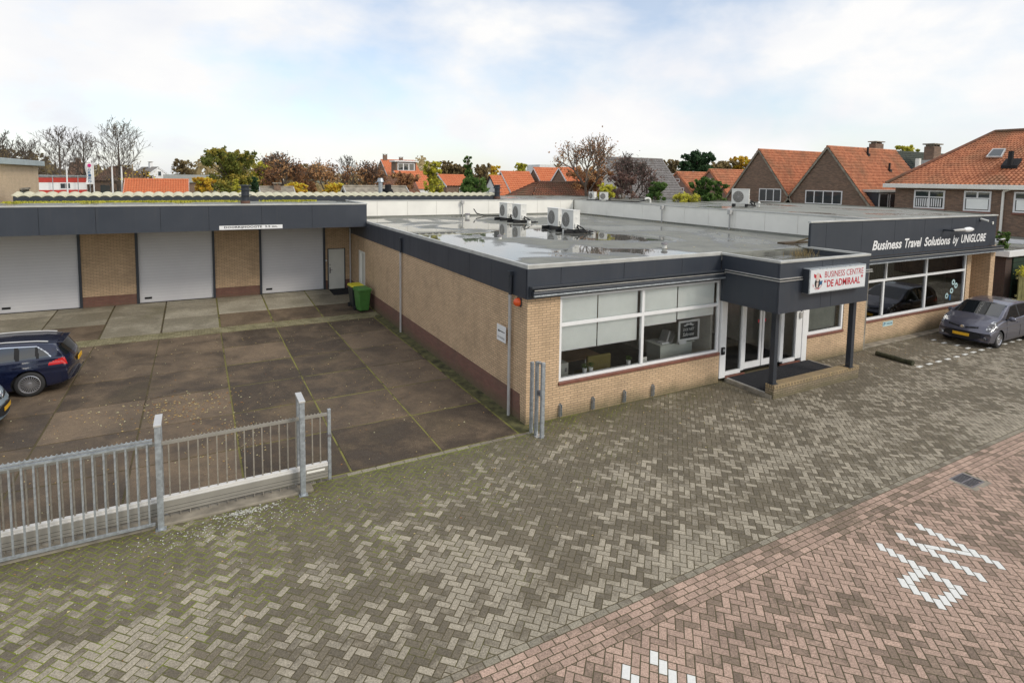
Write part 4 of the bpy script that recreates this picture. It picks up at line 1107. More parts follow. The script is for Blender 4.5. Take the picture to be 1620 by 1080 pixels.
# fascia lamp & sensors
t = empty('facade_lamp', (19.6, FY-.3, 4.3), 'streamlined grey lamp reaching out from the wing fascia above the lettering', 'lamp')
mb = MB(); mb.lathe([(.0, -.95), (.04, -.9), (.055, -.5), (.06, -.1)], (19.9, FY-.35, 4.25), 'x', 14); mb.build('arm', M['pipe'], t, smooth=True)
mb = MB(); mb.lathe([(.06, -.1), (.10, .1), (.10, .35), (.05, .6), (0, .68)], (19.9, FY-.35, 4.25), 'x', 16); mb.build('head', M['white'], t, smooth=True)
mb = MB(); mb.box(18.95, 19.03, FY-.38, FY, 4.21, 4.27); mb.build('wall_mount', M['dark_metal'], t)
t = MB(); t.tube((21.9, FY-.02, 4.62), (21.9, FY-.3, 4.55), .04, n=10); o = t.build('security_camera', M['fibre']); tag(o, 'small white camera near the top right end of the wing fascia', 'security camera')
t = MB(); t.box(21.87, 21.93, FY-.03, FY, 4.5, 4.64); t.build('mount', M['dark_metal'], o)
t = MB(); t.box(22.95, 23.05, FY-.04, FY-.001, 4.36, 4.48); tag(t.build('sensor', M['cream'], bevel=.01), 'tiny cream sensor box at the right end of the wing fascia', 'sensor')
t = MB(); t.tube((23.35, FY-.05, 3.72), (22.9, FY-.35, 3.74), .015, n=8); t.tube((22.95, FY-.36, 3.74), (23.25, FY-.38, 3.76), .035, n=8); tag(t.build('small_floodlight', M['alu']), 'small floodlight on a thin arm at the lower right end of the wing fascia', 'floodlight')
# parking sign
t = empty('parking_plate', (16.4, WY-.01, .65), 'small blue and white parking plate on the brick below the shop window', 'sign')
mb = MB(); mb.box(16.05, 16.72, WY-.012, WY-.001, .56, .74); mb.build('plate', M['pale_teal'], t)
text_obj('letters', [text_geo('P', (16.10, 16.22, .59, .71), at_=WY-.015, offset=.02), text_geo('UNIGLOBE', (16.30, 16.68, .62, .68), at_=WY-.015, offset=.01)], M['blue_letter'], t)
# strut behind the screen
t = empty('fascia_strut', (11.6, 1.5, 3.86), 'slanted steel strut on a board bracing the fascia screen from the roof', 'strut')
mb = MB(); mb.tube((11.9, 1.35, 3.90), (12.3, FY+.1, 4.42), .025, n=8); mb.build('bar', M['pebble'], t)
mb = MB(); mb.box(11.2, 12.6, 1.25, 1.55, 3.852, 3.91); mb.build('board', plain('dark_board', (.09,.065,.04), .9), t)
# weeds in the canopy corner
vs = []; fs = []; vals = []; r = random.Random(9)
for k in range(130):
    x = r.gauss(9.9, .35); y = r.uniform(-.5, -.1); n = len(vs); h_ = r.uniform(.1, .32); dx = r.uniform(-.12, .12)
    vs += [(x-.008, y, 3.72), (x+.008, y, 3.72), (x+dx, y+r.uniform(-.1,.1), 3.72+h_)]; fs.append((n, n+1, n+2)); vals.append((r.random(), .5))
tag(raw_mesh('roof_weeds', vs, fs, LM['brown'], vals=vals), 'dry weeds growing in the corner of the canopy roof', 'weeds', kind='stuff')

# =================================================================== ROOF EQUIPMENT
def ac_unit(loc, label, rot=0, h=.78, wdt=.86, dep=.34, group='air conditioners on the roofs', feet=True, proto=[None]):
    """fan face towards local -X"""
    if proto[0] is not None: return dup(proto[0], loc, rot, label=label)
    t = empty('air_conditioner', loc, label, 'air conditioner', group); t.rotation_euler = (0, 0, rot)
    z0 = .14
    mb = MB(); mb.box(-dep/2, dep/2, -wdt/2, wdt/2, z0, z0+h); mb.build('casing', M['fibre'], t, local=True, bevel=.015)
    mb = MB(); c = (-dep/2-.004, .10, z0+h*.48); 
    n0 = 28; mb.add([(c[0], c[1]+.27*math.cos(2*PI*k/n0), c[2]+.30*math.sin(2*PI*k/n0)) for k in range(n0)], [tuple(range(n0))])
    g_ = mb.build('fan_recess', M['acgrille'], t, local=True)
    mb = MB()
    for rr in (.08, .14, .20, .26):
        mb.lathe([(rr-.006, -.012), (rr+.006, -.012)], c, 'x', 24)
    for k in range(12):
        a = 2*PI*k/12; mb.tube((c[0]-.012, c[1], c[2]), (c[0]-.012, c[1]+.27*math.cos(a), c[2]+.30*math.sin(a)), .004, n=4)
    mb.build('fan_grille', M['pipe'], g_, local=True)
    mb = MB(); mb.box(-dep/2-.012, dep/2+.012, -wdt/2-.012, wdt/2+.012, z0+h-.03, z0+h+.008); mb.build('lid', M['fibre'], t, local=True, bevel=.008)
    mb = MB(); mb.box(-dep*.3, dep*.3, -wdt/2-.045, -wdt/2-.001, z0+.08, z0+.24); mb.box(-.04, .04, -wdt/2-.02, -wdt/2-.001, z0+.45, z0+.52); mb.box(-.03, .05, -wdt/2-.012, -wdt/2-.001, z0+.66, z0+.69); mb.build('valve_cover', M['fibre'], t, local=True, bevel=.008)
    mb = MB(); mb.box(-.5, .45, -wdt/2+.06, -wdt/2+.17, 0, z0); mb.box(-.5, .45, wdt/2-.17, wdt/2-.06, 0, z0); build_each(mb, 'rubber_foot', M['black'], t, local=True, bevel=.01)
    mb = MB(); mb.path([(0, -wdt/2-.03, z0+.12), (.05, -wdt/2-.2, .08), (.3, -wdt/2-.3, .05), (.62, -wdt/2-.1, .05), (.8, -wdt/2+.2, .05)], .035, 8); mb.path([(.02, -wdt/2-.03, z0+.18), (.12, -wdt/2-.26, .22), (.35, -wdt/2-.24, .06), (.7, -wdt/2-.2, .05)], .028, 8); mb.build('pipe_loop', M['black'], t, local=True)
    proto[0] = t
    return t
ac_unit((6.9, 9.4, 3.852), 'front right pair of roof units, the farther white air conditioner', 0)
ac_unit((6.65, 7.9, 3.852), 'front right pair of roof units, the nearer white air conditioner', 0)
ac_unit((7.3, 14.8, 3.852), 'far left pair of roof units, the farther white air conditioner', 0)
ac_unit((7.2, 13.2, 3.852), 'far left pair of roof units, the nearer white air conditioner', 0)
ac_unit((18.3, 9.1, 4.735), 'white air conditioner standing alone on the wing roof before the brown gables', R(35))
for xy, rz, lb in (((14.75, 17.3), 5, 'left'), ((14.85, 16.3), 50, 'right')):
    o_ = ac_unit((*xy, 4.735), lb+' one of two small white air conditioners at the far side of the wing roof', R(rz)); o_.scale = (.6, .6, .6)
M['pvc'] = plain('white_pvc', (.68,.67,.62), .5)
def stub(x, y, z, r_, h_, cap, label):
    t = empty('roof_vent', (x, y, z), label, 'roof vent', 'small vents on the roof')
    mb = MB(); mb.tube((x, y, z), (x, y, z+h_), r_, n=14); mb.build('pipe', M['pvc'], t)
    if cap: mb = MB(); mb.lathe([(0, .07), (r_*1.1, .05), (r_*1.5, .0), (0, 0)], (x, y, z+h_), 'z', 14); mb.build('cap', M['iron'], t)
stub(6.35, 2.1, 3.85, .08, .12, True, 'short roof vent with dark mushroom cap on the dry middle of the roof')
stub(2.62, 6.5, 3.85, .07, .10, True, 'short capped roof vent standing in the puddle at the left')
stub(6.3, 17.5, 3.85, .12, .16, True, 'short capped roof vent beside the back white parapet')
stub(6.3, 7.8, 3.85, .10, .14, False, 'white pipe stub at the foot of the nearer right air conditioner')
stub(7.3, 12.4, 3.85, .10, .14, False, 'white pipe stub at the foot of the left air conditioners')
def overflow(x, y, z, ax, label):
    t = empty('parapet_downpipe', (x, y, z), label, 'downpipe', 'grey square downpipes on the white parapet')
    mb = MB(); mb.tube((x, y, z), (x, y, z+.68), .038, n=10); mb.build('pipe', M['pipe'], t)
    mb = MB(); mb.box(x-.08, x+.08, y-.08, y+.08, z+.68, z+.88); mb.build('hopper', M['pipe'], t, bevel=.01)
overflow(6.55, 18.72, 3.86, 0, 'grey hopper and pipe on the back white parapet')
overflow(14.32, 10.7, 3.86, 1, 'grey hopper and pipe on the right white parapet, farther one')
overflow(14.32, 6.35, 3.86, 1, 'grey hopper and pipe on the right white parapet, nearer one')
t = MB(); t.path([(7.2, 18.6, 4.25), (7.3, 18.4, 4.0), (7.6, 18.1, 3.9), (8.6, 17.2, 3.89)], .03, 8); tag(t.build('roof_cable', M['black']), 'black cable curling down to the roof by the back white parapet', 'cable')
t = MB(); t.path([(15.1, 15.9, 4.77), (15.6, 15.3, 4.77), (16.1, 14.6, 4.77), (16.25, 14.0, 4.90)], .03, 8); tag(t.build('roof_hose', M['black']), 'black hose on the wing roof between the small units and the white bend pipe', 'hose')
t = MB(); t.path([(16.4, 13.9, 4.73), (16.4, 13.9, 4.92), (16.32, 13.95, 5.0), (16.15, 14.0, 5.0), (16.1, 14.0, 4.92)], .06, 10); tag(t.build('bend_pipe', M['pvc']), 'white curved pipe end on the far wing roof', 'pipe')
t = MB(); t.path([(18.6, 8.2, 4.75), (18.6, 8.2, 4.92), (18.5, 8.1, 4.98), (18.4, 8.0, 4.92)], .06, 10); tag(t.build('bend_pipe', M['pvc']), 'white curved pipe beside the lone unit on the wing roof', 'pipe')

# =================================================================== ENTRANCE YARD OBJECTS
# gate catch post by the wall corner
t = empty('gate_catch_post', (-.03, -.6, 0), 'galvanised double gate catch post with a lock beside the building corner', 'gate post')
mb = MB(); mb.box(-.10, -.03, -.42, -.35, 0, 1.72); mb.box(-.075, .0, -.60, -.53, 0, 1.78); mb.box(-.045, .045, -.80, -.73, 0, 1.80); mb.box(-.045, .03, -.73, -.60, 1.74, 1.78); build_each(mb, 'upright', M['galv'], t, bevel=.005)
mb = MB(); mb.box(-.06, .06, -.74, -.58, 0, .02); mb.box(-.12, .12, -.72, -.62, .0, .015); mb.build('foot_plate', M['alu'], t)
mb = MB(); mb.box(-.04, .03, -.72, -.61, .98, 1.10); mb.tube((-.04, -.66, 1.04), (.05, -.66, 1.04), .02); mb.build('lock_catch', M['iron'], t)
# fence
def serr(mb, x0, x1, y, z, step=.065, h=.035):
    x = x0
    while x < x1-step:
        mb.add([(x, y-.003, z), (x+step*.85, y-.003, z), (x+step*.42, y-.003, z+h), (x, y+.003, z), (x+step*.85, y+.003, z), (x+step*.42, y+.003, z+h)], [(0,1,2),(5,4,3),(0,3,4,1),(1,4,5,2),(2,5,3,0)]); x += step
def bars(parent, xs_, y, z0, z1, mat, s=.014):
    o0 = None
    for x in xs_:
        if o0 is None:
            mb = MB(); mb.box(-s, s, -s, s, 0, z1-z0); o0 = mb.build('bar', mat, parent, local=True); b0 = base_of(parent); o0.location = (x-b0.x, y-b0.y, z0-b0.z)
        else:
            c = o0.copy(); COL.objects.link(c); c.parent = parent; c.location = (x-b0.x, y-b0.y, z0-b0.z)
fp = empty('fence_panel', (-10, -.78, 0), 'galvanised vertical bar fence panel with serrated top in front of the gate', 'fence')
mb = MB(); mb.box(-14.5, -7.68, -.80, -.76, .10, .14); mb.box(-14.5, -7.68, -.80, -.76, 1.52, 1.555); mb.box(-14.5, -7.68, -.80, -.76, 1.575, 1.60); build_each(mb, 'rail', M['galv'], fp)
mb = MB(); serr(mb, -14.5, -7.70, -.78, 1.60); mb.build('serrated_strip', M['galv'], fp)
bars(fp, [-7.76-.148*k for k in range(45)], -.78, .14, 1.52, M['galv'], .013)
gt = empty('sliding_gate', (-8, -.5, 0), 'sliding gate with beige aluminium bottom beam, thin bars and serrated top rail', 'gate')
mb = MB(); mb.box(-15, -4.80, -.555, -.445, .13, .36); mb.build('bottom_beam', M['beam'], gt, bevel=.01)
mb = MB(); mb.box(-15, -4.80, -.565, -.445, .362, .39); mb.box(-15, -4.80, -.545, -.455, .39, .43); mb.build('beam_lip', M['white_alu'], gt, bevel=.006)
mb = MB(); mb.box(-15, -4.80, -.5575, -.5552, .185, .19); mb.box(-15, -4.80, -.5575, -.5552, .25, .254); mb.build('groove', M['seam'], gt)
mb = MB(); mb.box(-5.2, -4.86, -.5585, -.556, .29, .33); mb.build('name_plate', M['cream'], gt)
mb = MB(); mb.box(-15, -4.77, -.52, -.48, 1.36, 1.41); mb.build('top_rail', M['beam'], gt)
mb = MB(); serr(mb, -15, -4.80, -.50, 1.41); mb.build('serrated_strip', M['beam'], gt)
bars(gt, [-4.93-.149*k for k in range(62)], -.50, .43, 1.36, M['galv_warm'], .011)
mb = MB(); mb.box(-4.79, -4.73, -.53, -.47, .06, 1.48); mb.build('end_post', M['galv'], gt, bevel=.004)
mb = MB(); mb.box(-4.80, -4.72, -.54, -.46, .93, .98); mb.build('clamp', M['iron'], gt)
def portal(x, label):
    t = empty('gate_guide_post', (x, -.68, 0), label, 'gate post', 'galvanised guide posts of the sliding gate')
    mb = MB(); mb.box(-.047, .047, -.12, -.035, 0, 1.80); mb.box(-.042, .042, .28, .36, 0, 1.80); mb.build('upright', M['galv'], t, local=True, bevel=.006)
    mb = MB(); mb.box(-.058, .058, -.135, .375, 1.80, 1.84); mb.build('cap', M['alu'], t, local=True, bevel=.006)
    mb = MB(); mb.box(-.08, .08, -.16, .40, 0, .012); mb.build('foot_plate', M['galv'], t, local=True)
portal(-7.60, 'left galvanised guide post where the bar fence meets the sliding gate')
portal(-5.30, 'right galvanised guide post near the free end of the sliding gate')
mb = MB(); mb.box(-14.5, -5.1, -.72, -.38, -.05, .045); tag(mb.build('gate_foundation', M['concrete'], bevel=.02), 'rough concrete strip foundation under the sliding gate', 'foundation')
# foundation comb (thin fins under the beam)
mb = MB(); 
for k in range(62): x = -4.93-.149*k; mb.box(x-.006, x+.006, -.52, -.48, .045, .13)
build_each(mb, 'bottom_fin', M['galv_warm'], gt)
# bins
def bin_(x, y, z, body, lid, rot, label):
    t = empty('wheelie_bin', (x, y, z), label, 'wheelie bin', 'wheelie bins in the yard corner'); t.rotation_euler = (0, 0, rot)
    mb = MB(); b0 = [(-.21,-.24,.05),(.21,-.24,.05),(.21,.24,.05),(-.21,.24,.05)]; b1 = [(-.28,-.33,.98),(.28,-.33,.98),(.28,.33,.98),(-.28,.33,.98)]
    mb.add(b0+b1, [(0,3,2,1),(4,5,6,7),(0,1,5,4),(1,2,6,5),(2,3,7,6),(3,0,4,7)]); mb.build('body', body, t, local=True, bevel=.025)
    mb = MB(); mb.box(-.31, .31, -.35, .35, .93, .985); mb.build('rim', body, t, local=True, bevel=.012)
    mb = MB(); mb.add([(-.31,-.37,.99),(.31,-.37,.99),(.31,.36,.99),(-.31,.36,.99),(-.26,-.30,1.06),(.26,-.30,1.06),(.28,.34,1.08),(-.28,.34,1.08)], [(0,3,2,1),(4,5,6,7),(0,1,5,4),(1,2,6,5),(2,3,7,6),(3,0,4,7)]); mb.build('lid', lid, t, local=True, bevel=.015)
    mb = MB(); mb.tube((-.26, .40, .98), (.26, .40, .98), .018, n=10); mb.box(-.24, -.20, .33, .41, .95, 1.0); mb.box(.20, .24, .33, .41, .95, 1.0); mb.build('handle', body, t, local=True)
    for s in (-1, 1):
        mb = MB(); mb.lathe([(0, -.03), (.10, -.03), (.10, .03), (0, .03)], (s*.25, .27, .10), 'x', 18); mb.build('wheel', M['black'], t, local=True)
    return t
bin_(-.52, 13.75, 0.02, M['bin_green'], M['bin_green'], R(8), 'green wheelie bin with green lid in the yard corner by the side wall')
bin_(-.62, 14.50, .05, M['bin_dark'], M['bin_yellow'], R(4), 'dark wheelie bin with yellow lid behind the green one')
# door mat at garage door
mb = MB(); mb.add([(-1.1, 17.0, yz(17.0)+.012), (-.1, 17.0, yz(17.0)+.012), (-.1, 18.3, yz(18.3)+.012), (-1.1, 18.3, yz(18.3)+.012), (-1.1, 17.0, yz(17.0)+.002), (-.1, 17.0, yz(17.0)+.002), (-.1, 18.3, yz(18.3)+.002), (-1.1, 18.3, yz(18.3)+.002)], [(0,1,2,3),(4,7,6,5),(0,4,5,1),(1,5,6,2),(2,6,7,3),(3,7,4,0)])
tag(mb.build('garage_door_mat', M['door_mat']), 'black rubber mat before the cream door of the garage block', 'door mat')
# log
mb = MB(); r = random.Random(2); pts = []
for k in range(9):
    t_ = k/8; pts.append((13.98-.08*t_+r.uniform(-.01,.01), -.58-1.22*t_, .07+r.uniform(-.006,.006)))
for a, b in zip(pts[:-1], pts[1:]): mb.tube(a, b, .085+r.uniform(-.008,.008), .085+r.uniform(-.008,.008), n=12)
tag(mb.build('wheel_stop_log', M['log']), 'dark mossy log lying on the pavers as a wheel stop', 'log')

# ---- things in the office
t = empty('office_desk', (1.9, 2.6, .1), 'wooden topped desk behind the left half of the office window', 'desk')
mb = MB(); mb.box(1.2, 3.5, 1.5, 2.3, .82, .86); mb.build('top', M['wood'], t, bevel=.005)
mb = MB(); 
for x in (1.25, 3.42): mb.box(x-.03, x+.03, 1.52, 1.58, .1, .82); mb.box(x-.03, x+.03, 2.22, 2.28, .1, .82)
build_each(mb, 'leg', M['white'], t)
mb = MB(); mb.box(1.05, 1.62, .55, 1.0, .1, 1.18); o = mb.build('filing_cabinet', M['cabinet'], bevel=.01); tag(o, 'grey filing cabinet at the left end behind the office window', 'cabinet')
mb = MB(); mb.box(1.5, 1.56, .54, .548, .95, 1.05); mb.build('handle', M['iron'], o)
t = empty('office_chair', (2.6, 1.2, .1), 'olive upholstered chair at the desk behind the office window', 'chair')
mb = MB(); mb.box(2.35, 3.05, .75, 1.35, .5, .62); mb.build('seat', M['olive'], t, bevel=.03)
mb = MB(); mb.box(2.30, 3.10, .62, .72, .55, 1.22); mb.build('backrest', M['olive'], t, bevel=.03)
mb = MB(); mb.tube((2.7, 1.05, .1), (2.7, 1.05, .5), .03); 
for k in range(5): mb.tube((2.7, 1.05, .16), (2.7+.3*math.cos(k*1.257), 1.05+.3*math.sin(k*1.257), .12), .02)
mb.build('base', M['black'], t)
ct = empty('reception_counter', (5.7, 1.3, .1), 'pale green white reception counter behind the right half of the window', 'counter')
mb = MB(); mb.box(5.05, 6.35, .75, 1.35, .1, 1.12); mb.build('body', M['offwhite'], ct, bevel=.01)
mb = MB(); mb.box(5.0, 6.40, .70, 1.40, 1.12, 1.15); mb.build('top', M['offwhite'], ct, bevel=.005)
mb = MB(); mb.prism([(5.35, .85, 1.155), (5.42, .85, 1.155), (5.55, .85, 1.5), (5.48, .85, 1.5)], (0, .3, 0)); mb.prism([(5.55, .85, 1.155), (5.62, .85, 1.155), (5.78, .85, 1.42), (5.70, .85, 1.42)], (0, .3, 0)); o = mb.build('file_holder', M['pipe']); tag(o, 'grey leaning file holders on the reception counter', 'file holder')
mb = MB(); mb.box(5.15, 5.45, .80, 1.05, 1.153, 1.19); tag(mb.build('paper_stack', M['white']), 'stack of papers on the left end of the reception counter', 'papers')
fs_ = empty('framed_blackboard', (6.0, .55, 1.2), 'white framed blackboard with a moustache and chalk lettering in the window', 'framed sign')
bx0, bx1, bz0, bz1, by = 5.55, 6.42, 1.24, 1.87, .55
mb = MB(); fw = .07
mb.box(bx0, bx1, by, by+.03, bz0, bz0+fw); mb.box(bx0, bx1, by, by+.03, bz1-fw, bz1); mb.box(bx0, bx0+fw, by, by+.03, bz0+fw, bz1-fw); mb.box(bx1-fw, bx1, by, by+.03, bz0+fw, bz1-fw); mb.build('frame', M['white'], fs_)
mb = MB(); mb.box(bx0+fw, bx1-fw, by+.012, by+.02, bz0+fw, bz1-fw); mb.build('board', M['slate_board'], fs_)
mb = MB(); c = (bx0+bx1)/2
for s in (-1, 1):
    pts = [(c, 1.745), (c+s*.05, 1.775), (c+s*.12, 1.75), (c+s*.20, 1.70), (c+s*.22, 1.73), (c+s*.18, 1.675), (c+s*.10, 1.69), (c, 1.715)]
    mb.add([(x, by+.010, z) for x, z in pts], [tuple(range(8))])
mb.build('moustache', M['white'], fs_)
text_obj('chalk_lettering', [text_geo('DOE NIET', (c-.22, c+.22, 1.54, 1.62), at_=by+.010), text_geo('Saferene', (c-.24, c+.22, 1.38, 1.49), at_=by+.010, shear=.3)], M['white'], fs_)
mb = MB(); mb.box(5.62, 5.90, .56, .68, 1.15, 1.24); mb.build('stand', M['white'], fs_)
def pot(x, label):
    t = empty('potted_plant', (x, .24, .94), label, 'potted plant', 'small plants on the window sill')
    mb = MB(); mb.lathe([(0, 0), (.05, 0), (.065, .14), (.055, .14), (.05, .12), (0, .12)], (0, 0, 0), 'z', 16); mb.build('pot', M['white'], t, local=True)
    vs = []; fs = []; vals = []; r = random.Random(int(x*10))
    for k in range(70):
        a = r.uniform(0, 2*PI); rr = r.uniform(0, .09); z = .15+r.uniform(0, .10); s_ = .02; n = len(vs)
        p = (rr*math.cos(a), rr*math.sin(a), z); vs += [(p[0]-s_, p[1], p[2]), (p[0], p[1]-s_, p[2]+.01), (p[0]+s_, p[1], p[2]+.006), (p[0], p[1]+s_, p[2]+.012)]; fs.append((n, n+1, n+2, n+3)); vals.append((r.random(), .5))
    raw_mesh('leaves', vs, fs, LM['green'], t, vals)
mb = MB(); mb.box(.96, 6.65, .12, .34, .88, .93); mb.build('window_board', M['white'], office)
pot(1.92, 'white pot with small green plant on the window sill, leftmost of the pair'); pot(2.12, 'white pot with small green plant on the window sill, right one of the pair'); pot(3.40, 'white pot with small green plant beside the window mullion')
mb = MB(); mb.box(3.86, 4.05, .22, .25, .93, 1.10); o = mb.build('sill_card', M['cream']); tag(o, 'small cream card with dark moustache mark on the window sill', 'card')
mb = MB(); mb.add([(3.90, .2185, 1.0), (3.955, .2185, 1.03), (4.01, .2185, 1.0), (3.955, .2185, 1.015)], [(0,1,2,3)]); mb.build('mark', M['black_letter'], o)

exec_marker = 0

# =================================================================== CARS
def carpaint(name, col, coat=1.0, rough=.3, metal=.35):
    m, n, l, b = newmat(name); b.inputs['Base Color'].default_value = (*col, 1); b.inputs['Metallic'].default_value = metal
    b.inputs['Roughness'].default_value = rough; b.inputs['Coat Weight'].default_value = coat; b.inputs['Coat Roughness'].default_value = .03
    f = noise(n, l, objco(n), 3, 5); l.new(mth(n, l, 'MULTIPLY_ADD', f, .12, rough-.06), b.inputs['Roughness'])
    return m
M['paint_grey'] = carpaint('grey_violet_car_paint', (.125,.125,.16), .9, .34, .5)
M['paint_navy'] = carpaint('navy_car_paint', (.006,.010,.035), 1, .25, .2)
M['paint_pale'] = carpaint('pale_blue_car_paint', (.30,.38,.42), .9, .35, .3)
M['chrome'] = plain('chrome', (.75,.75,.75), .15, 1.0, .03)
M['tyre'] = plain('tyre_rubber', (.02,.02,.02), .75)
M['rim'] = plain('alloy_rim', (.52,.52,.54), .3, .8, .05)
def lampmat():
    m, n, l, b = newmat('headlamp_glass'); p = objco(n); vo = n.new('ShaderNodeTexVoronoi'); vo.inputs['Scale'].default_value = 11; l.new(p, vo.inputs['Vector'])
    l.new(ramp(n, l, vo.outputs['Distance'], .2, (.75,.77,.8), .6, (.06,.06,.07)), b.inputs['Base Color']); b.inputs['Roughness'].default_value = .06; b.inputs['Coat Weight'].default_value = 1; return m
M['lamp'] = lampmat()
M['lamp_dark'] = mirrorglass('lamp_inner', (.08,.08,.09), .6)
M['red_lamp'] = mirrorglass('red_tail_lamp', (.55,.012,.015), .6)
M['plate_yellow'] = plain('blurred_yellow_plate', (.75,.42,.02), .5, var=.15, scale=9)
def lerp_prof(pts, x):
    if x <= pts[0][0]: return pts[0][1]
    for (a, b), (c, d) in zip(pts[:-1], pts[1:]):
        if x <= c: return b+(d-b)*(x-a)/(c-a)
    return pts[-1][1]
def smooth_prof(pts, x, w_=.06):
    return (lerp_prof(pts, x-w_)+2*lerp_prof(pts, x-w_/2)+3*lerp_prof(pts, x)+2*lerp_prof(pts, x+w_/2)+lerp_prof(pts, x+w_))/9
def wheel(parent, x, y, rr, side, spokes, width=.20, rimr=.66):
    s = side
    mb = MB(); prof = [(rr*rimr, -.5), (rr*.80, -.52), (rr*.95, -.48), (rr, -.36), (rr, .36), (rr*.95, .48), (rr*.80, .52), (rr*rimr, .5)]
    mb.lathe([(a, b*width) for a, b in prof], (x, y, rr), 'y', 40); ty_ = mb.build('wheel', M['tyre'], parent, local=True, smooth=True)
    mb = MB(); o = s*width*.5
    mb.lathe([(rr*rimr, o), (rr*rimr*.95, o+s*.004), (rr*rimr*.90, o-s*.02), (rr*rimr*.88, o-s*.07)], (x, y, rr), 'y', 40)
    mb.lathe([(0, o-s*.01), (.045, o-s*.012), (.06, o-s*.03)], (x, y, rr), 'y', 16)
    for k in range(spokes):
        a = 2*PI*k/spokes; ca, sa = math.cos(a), math.sin(a); w0, w1 = (.020, .030) if spokes < 12 else (.007, .011)
        R0, R1 = .04, rr*rimr*.92
        if spokes < 12: w0, w1 = .035, .028
        pts = []
        for (rad, ww, dd) in ((R0, w0, -.02), (R1, w1, -.015)):
            for sg in (-1, 1): pts.append((x+rad*ca-sg*ww*sa, y+o+s*dd, rr+rad*sa+sg*ww*ca))
        q_ = [pts[0], pts[1], pts[3], pts[2]]; mb.prism(q_, (0, -s*.03, 0))
    mb.build('rim', M['rim'], ty_, local=True)
    mb = MB(); mb.lathe([(0, o-s*.085), (rr*rimr*.9, o-s*.085)], (x, y, rr), 'y', 24); mb.build('brake_shadow', M['tyre'], ty_, local=True)
def make_car(kind, paint, label, cat, loc, rotz):
    """front at x=0, rear at +x, local; z up"""
    est = kind == 'estate'
    if est:
        LEN, W, WR = 4.70, 1.81, .335; wx = (.87, 3.71)
        top = [(0, .56), (.05, .68), (.16, .79), (.6, .92), (1.2, 1.00), (1.32, 1.03), (2.05, 1.39), (2.45, 1.445), (3.2, 1.45), (3.9, 1.41), (4.30, 1.345), (4.36, 1.30), (4.60, .98), (4.67, .88), (4.70, .60)]
        belt = [(0, .60), (.5, .76), (1.3, .90), (3.0, .955), (4.2, 1.00), (4.70, .98)]
        cowl, ws_top = 1.30, 2.06; rw0, rw1 = 4.37, 4.58
        side = (1.62, 2.18, 4.22, 3.75); pillars = [(2.62, 2.70), (3.42, 3.52), (3.86, 3.93)]
    else:
        LEN, W, WR = 3.94, 1.71, .30; wx = (.80, 3.32)
        top = [(0, .52), (.03, .66), (.10, .79), (.4, .93), (.84, 1.03), (.94, 1.07), (1.72, 1.43), (2.2, 1.485), (2.8, 1.49), (3.3, 1.45), (3.60, 1.38), (3.66, 1.33), (3.86, .98), (3.92, .85), (3.94, .55)]
        belt = [(0, .60), (.5, .80), (1.0, .90), (2.4, .94), (3.5, 1.03), (3.94, .95)]
        cowl, ws_top = .93, 1.73; rw0, rw1 = 3.66, 3.85
        side = (1.20, 1.84, 3.40, 3.05); pillars = [(2.28, 2.37), (3.08, 3.14)]
    hw = W/2
    bot = [(0, .24), (.25, .19), (.9, .18), (LEN-.9, .19), (LEN-.2, .26), (LEN, .34)]
    root = empty(cat.replace(' ', '_'), loc, label, cat); root.rotation_euler = (0, 0, rotz)
    # stations
    xs_ = []; x = 0
    while x < LEN-1e-6:
        xs_.append(x); d = min(x, LEN-x); x += .008 if d < .06 else (.014 if d < .25 else .022)
    xs_.append(LEN)
    seg = [('bottom', 5), ('rocker', 4), ('side', 22), ('shoulder', 3), ('glass', 16), ('edge', 4), ('roof', 16)]
    def section(x):
        zt = smooth_prof(top, x, .05); zb = smooth_prof(bot, x); bl = min(smooth_prof(belt, x, .1), zt-.035)
        # plan taper
        e = min(x, LEN-x); wq_ = hw*(1-.05*max(0, 1-e/.9)**2)
        wt = wq_-.10*max(0, (zt-bl-.05))/.45*1.55-.02
        roofness = max(0, min(1, (zt-bl-.06)/.3))
        P = []
        z_r = zb+.16
        for i in range(5): t_ = i/5; P.append((wq_*.93*t_, zb, 'bottom'))
        for i in range(4): t_ = i/4*PI/2; P.append((wq_*.93+(wq_*.055)*math.sin(t_), zb+(z_r-zb)*(1-math.cos(t_)), 'rocker'))
        for i in range(22):
            t_ = i/22; z = z_r+(bl-z_r)*t_
            bulge = .985+.015*math.sin(PI*min(1, t_*1.15))-.012*max(0, (t_-.72)/.28)
            crease = -.006*math.exp(-((z-.66)/.035)**2)+.004*math.exp(-((z-.74)/.03)**2)
            P.append((wq_*bulge+crease, z, 'side'))
        wb = wq_*.973; 
        zg = bl+.025; wg = wb-.03 if roofness > 0 else wb-.03
        for i in range(3): t_ = i/3; P.append((wb+(wg-wb)*t_**1.3, bl+(zg-bl)*t_**.7, 'shoulder'))
        ze = zt-.075*roofness-.012*(1-roofness) 
        ze = max(ze, zg+.001)
        we = wt if roofness > 0 else wg-.02
        we = wg+(wt-wg)*roofness if roofness < 1 else wt
        we = min(we, wg-.005)
        for i in range(16):
            t_ = i/16; P.append((wg+(we-wg)*(t_**1.12), zg+(ze-zg)*t_, 'glass'))
        wr = we-.10*roofness-.10*(1-roofness); zr = zt-.018
        for i in range(4): t_ = i/4; P.append((we+(wr-we)*(1-math.cos(t_*PI/2)), ze+(zr-ze)*math.sin(t_*PI/2), 'edge'))
        for i in range(17): t_ = i/16; P.append((wr*(1-t_), zr+(zt-zr)*(1-(1-t_)**2), 'roof'))
        return P
    verts = []; secs = [section(x) for x in xs_]; m_ = len(secs[0])
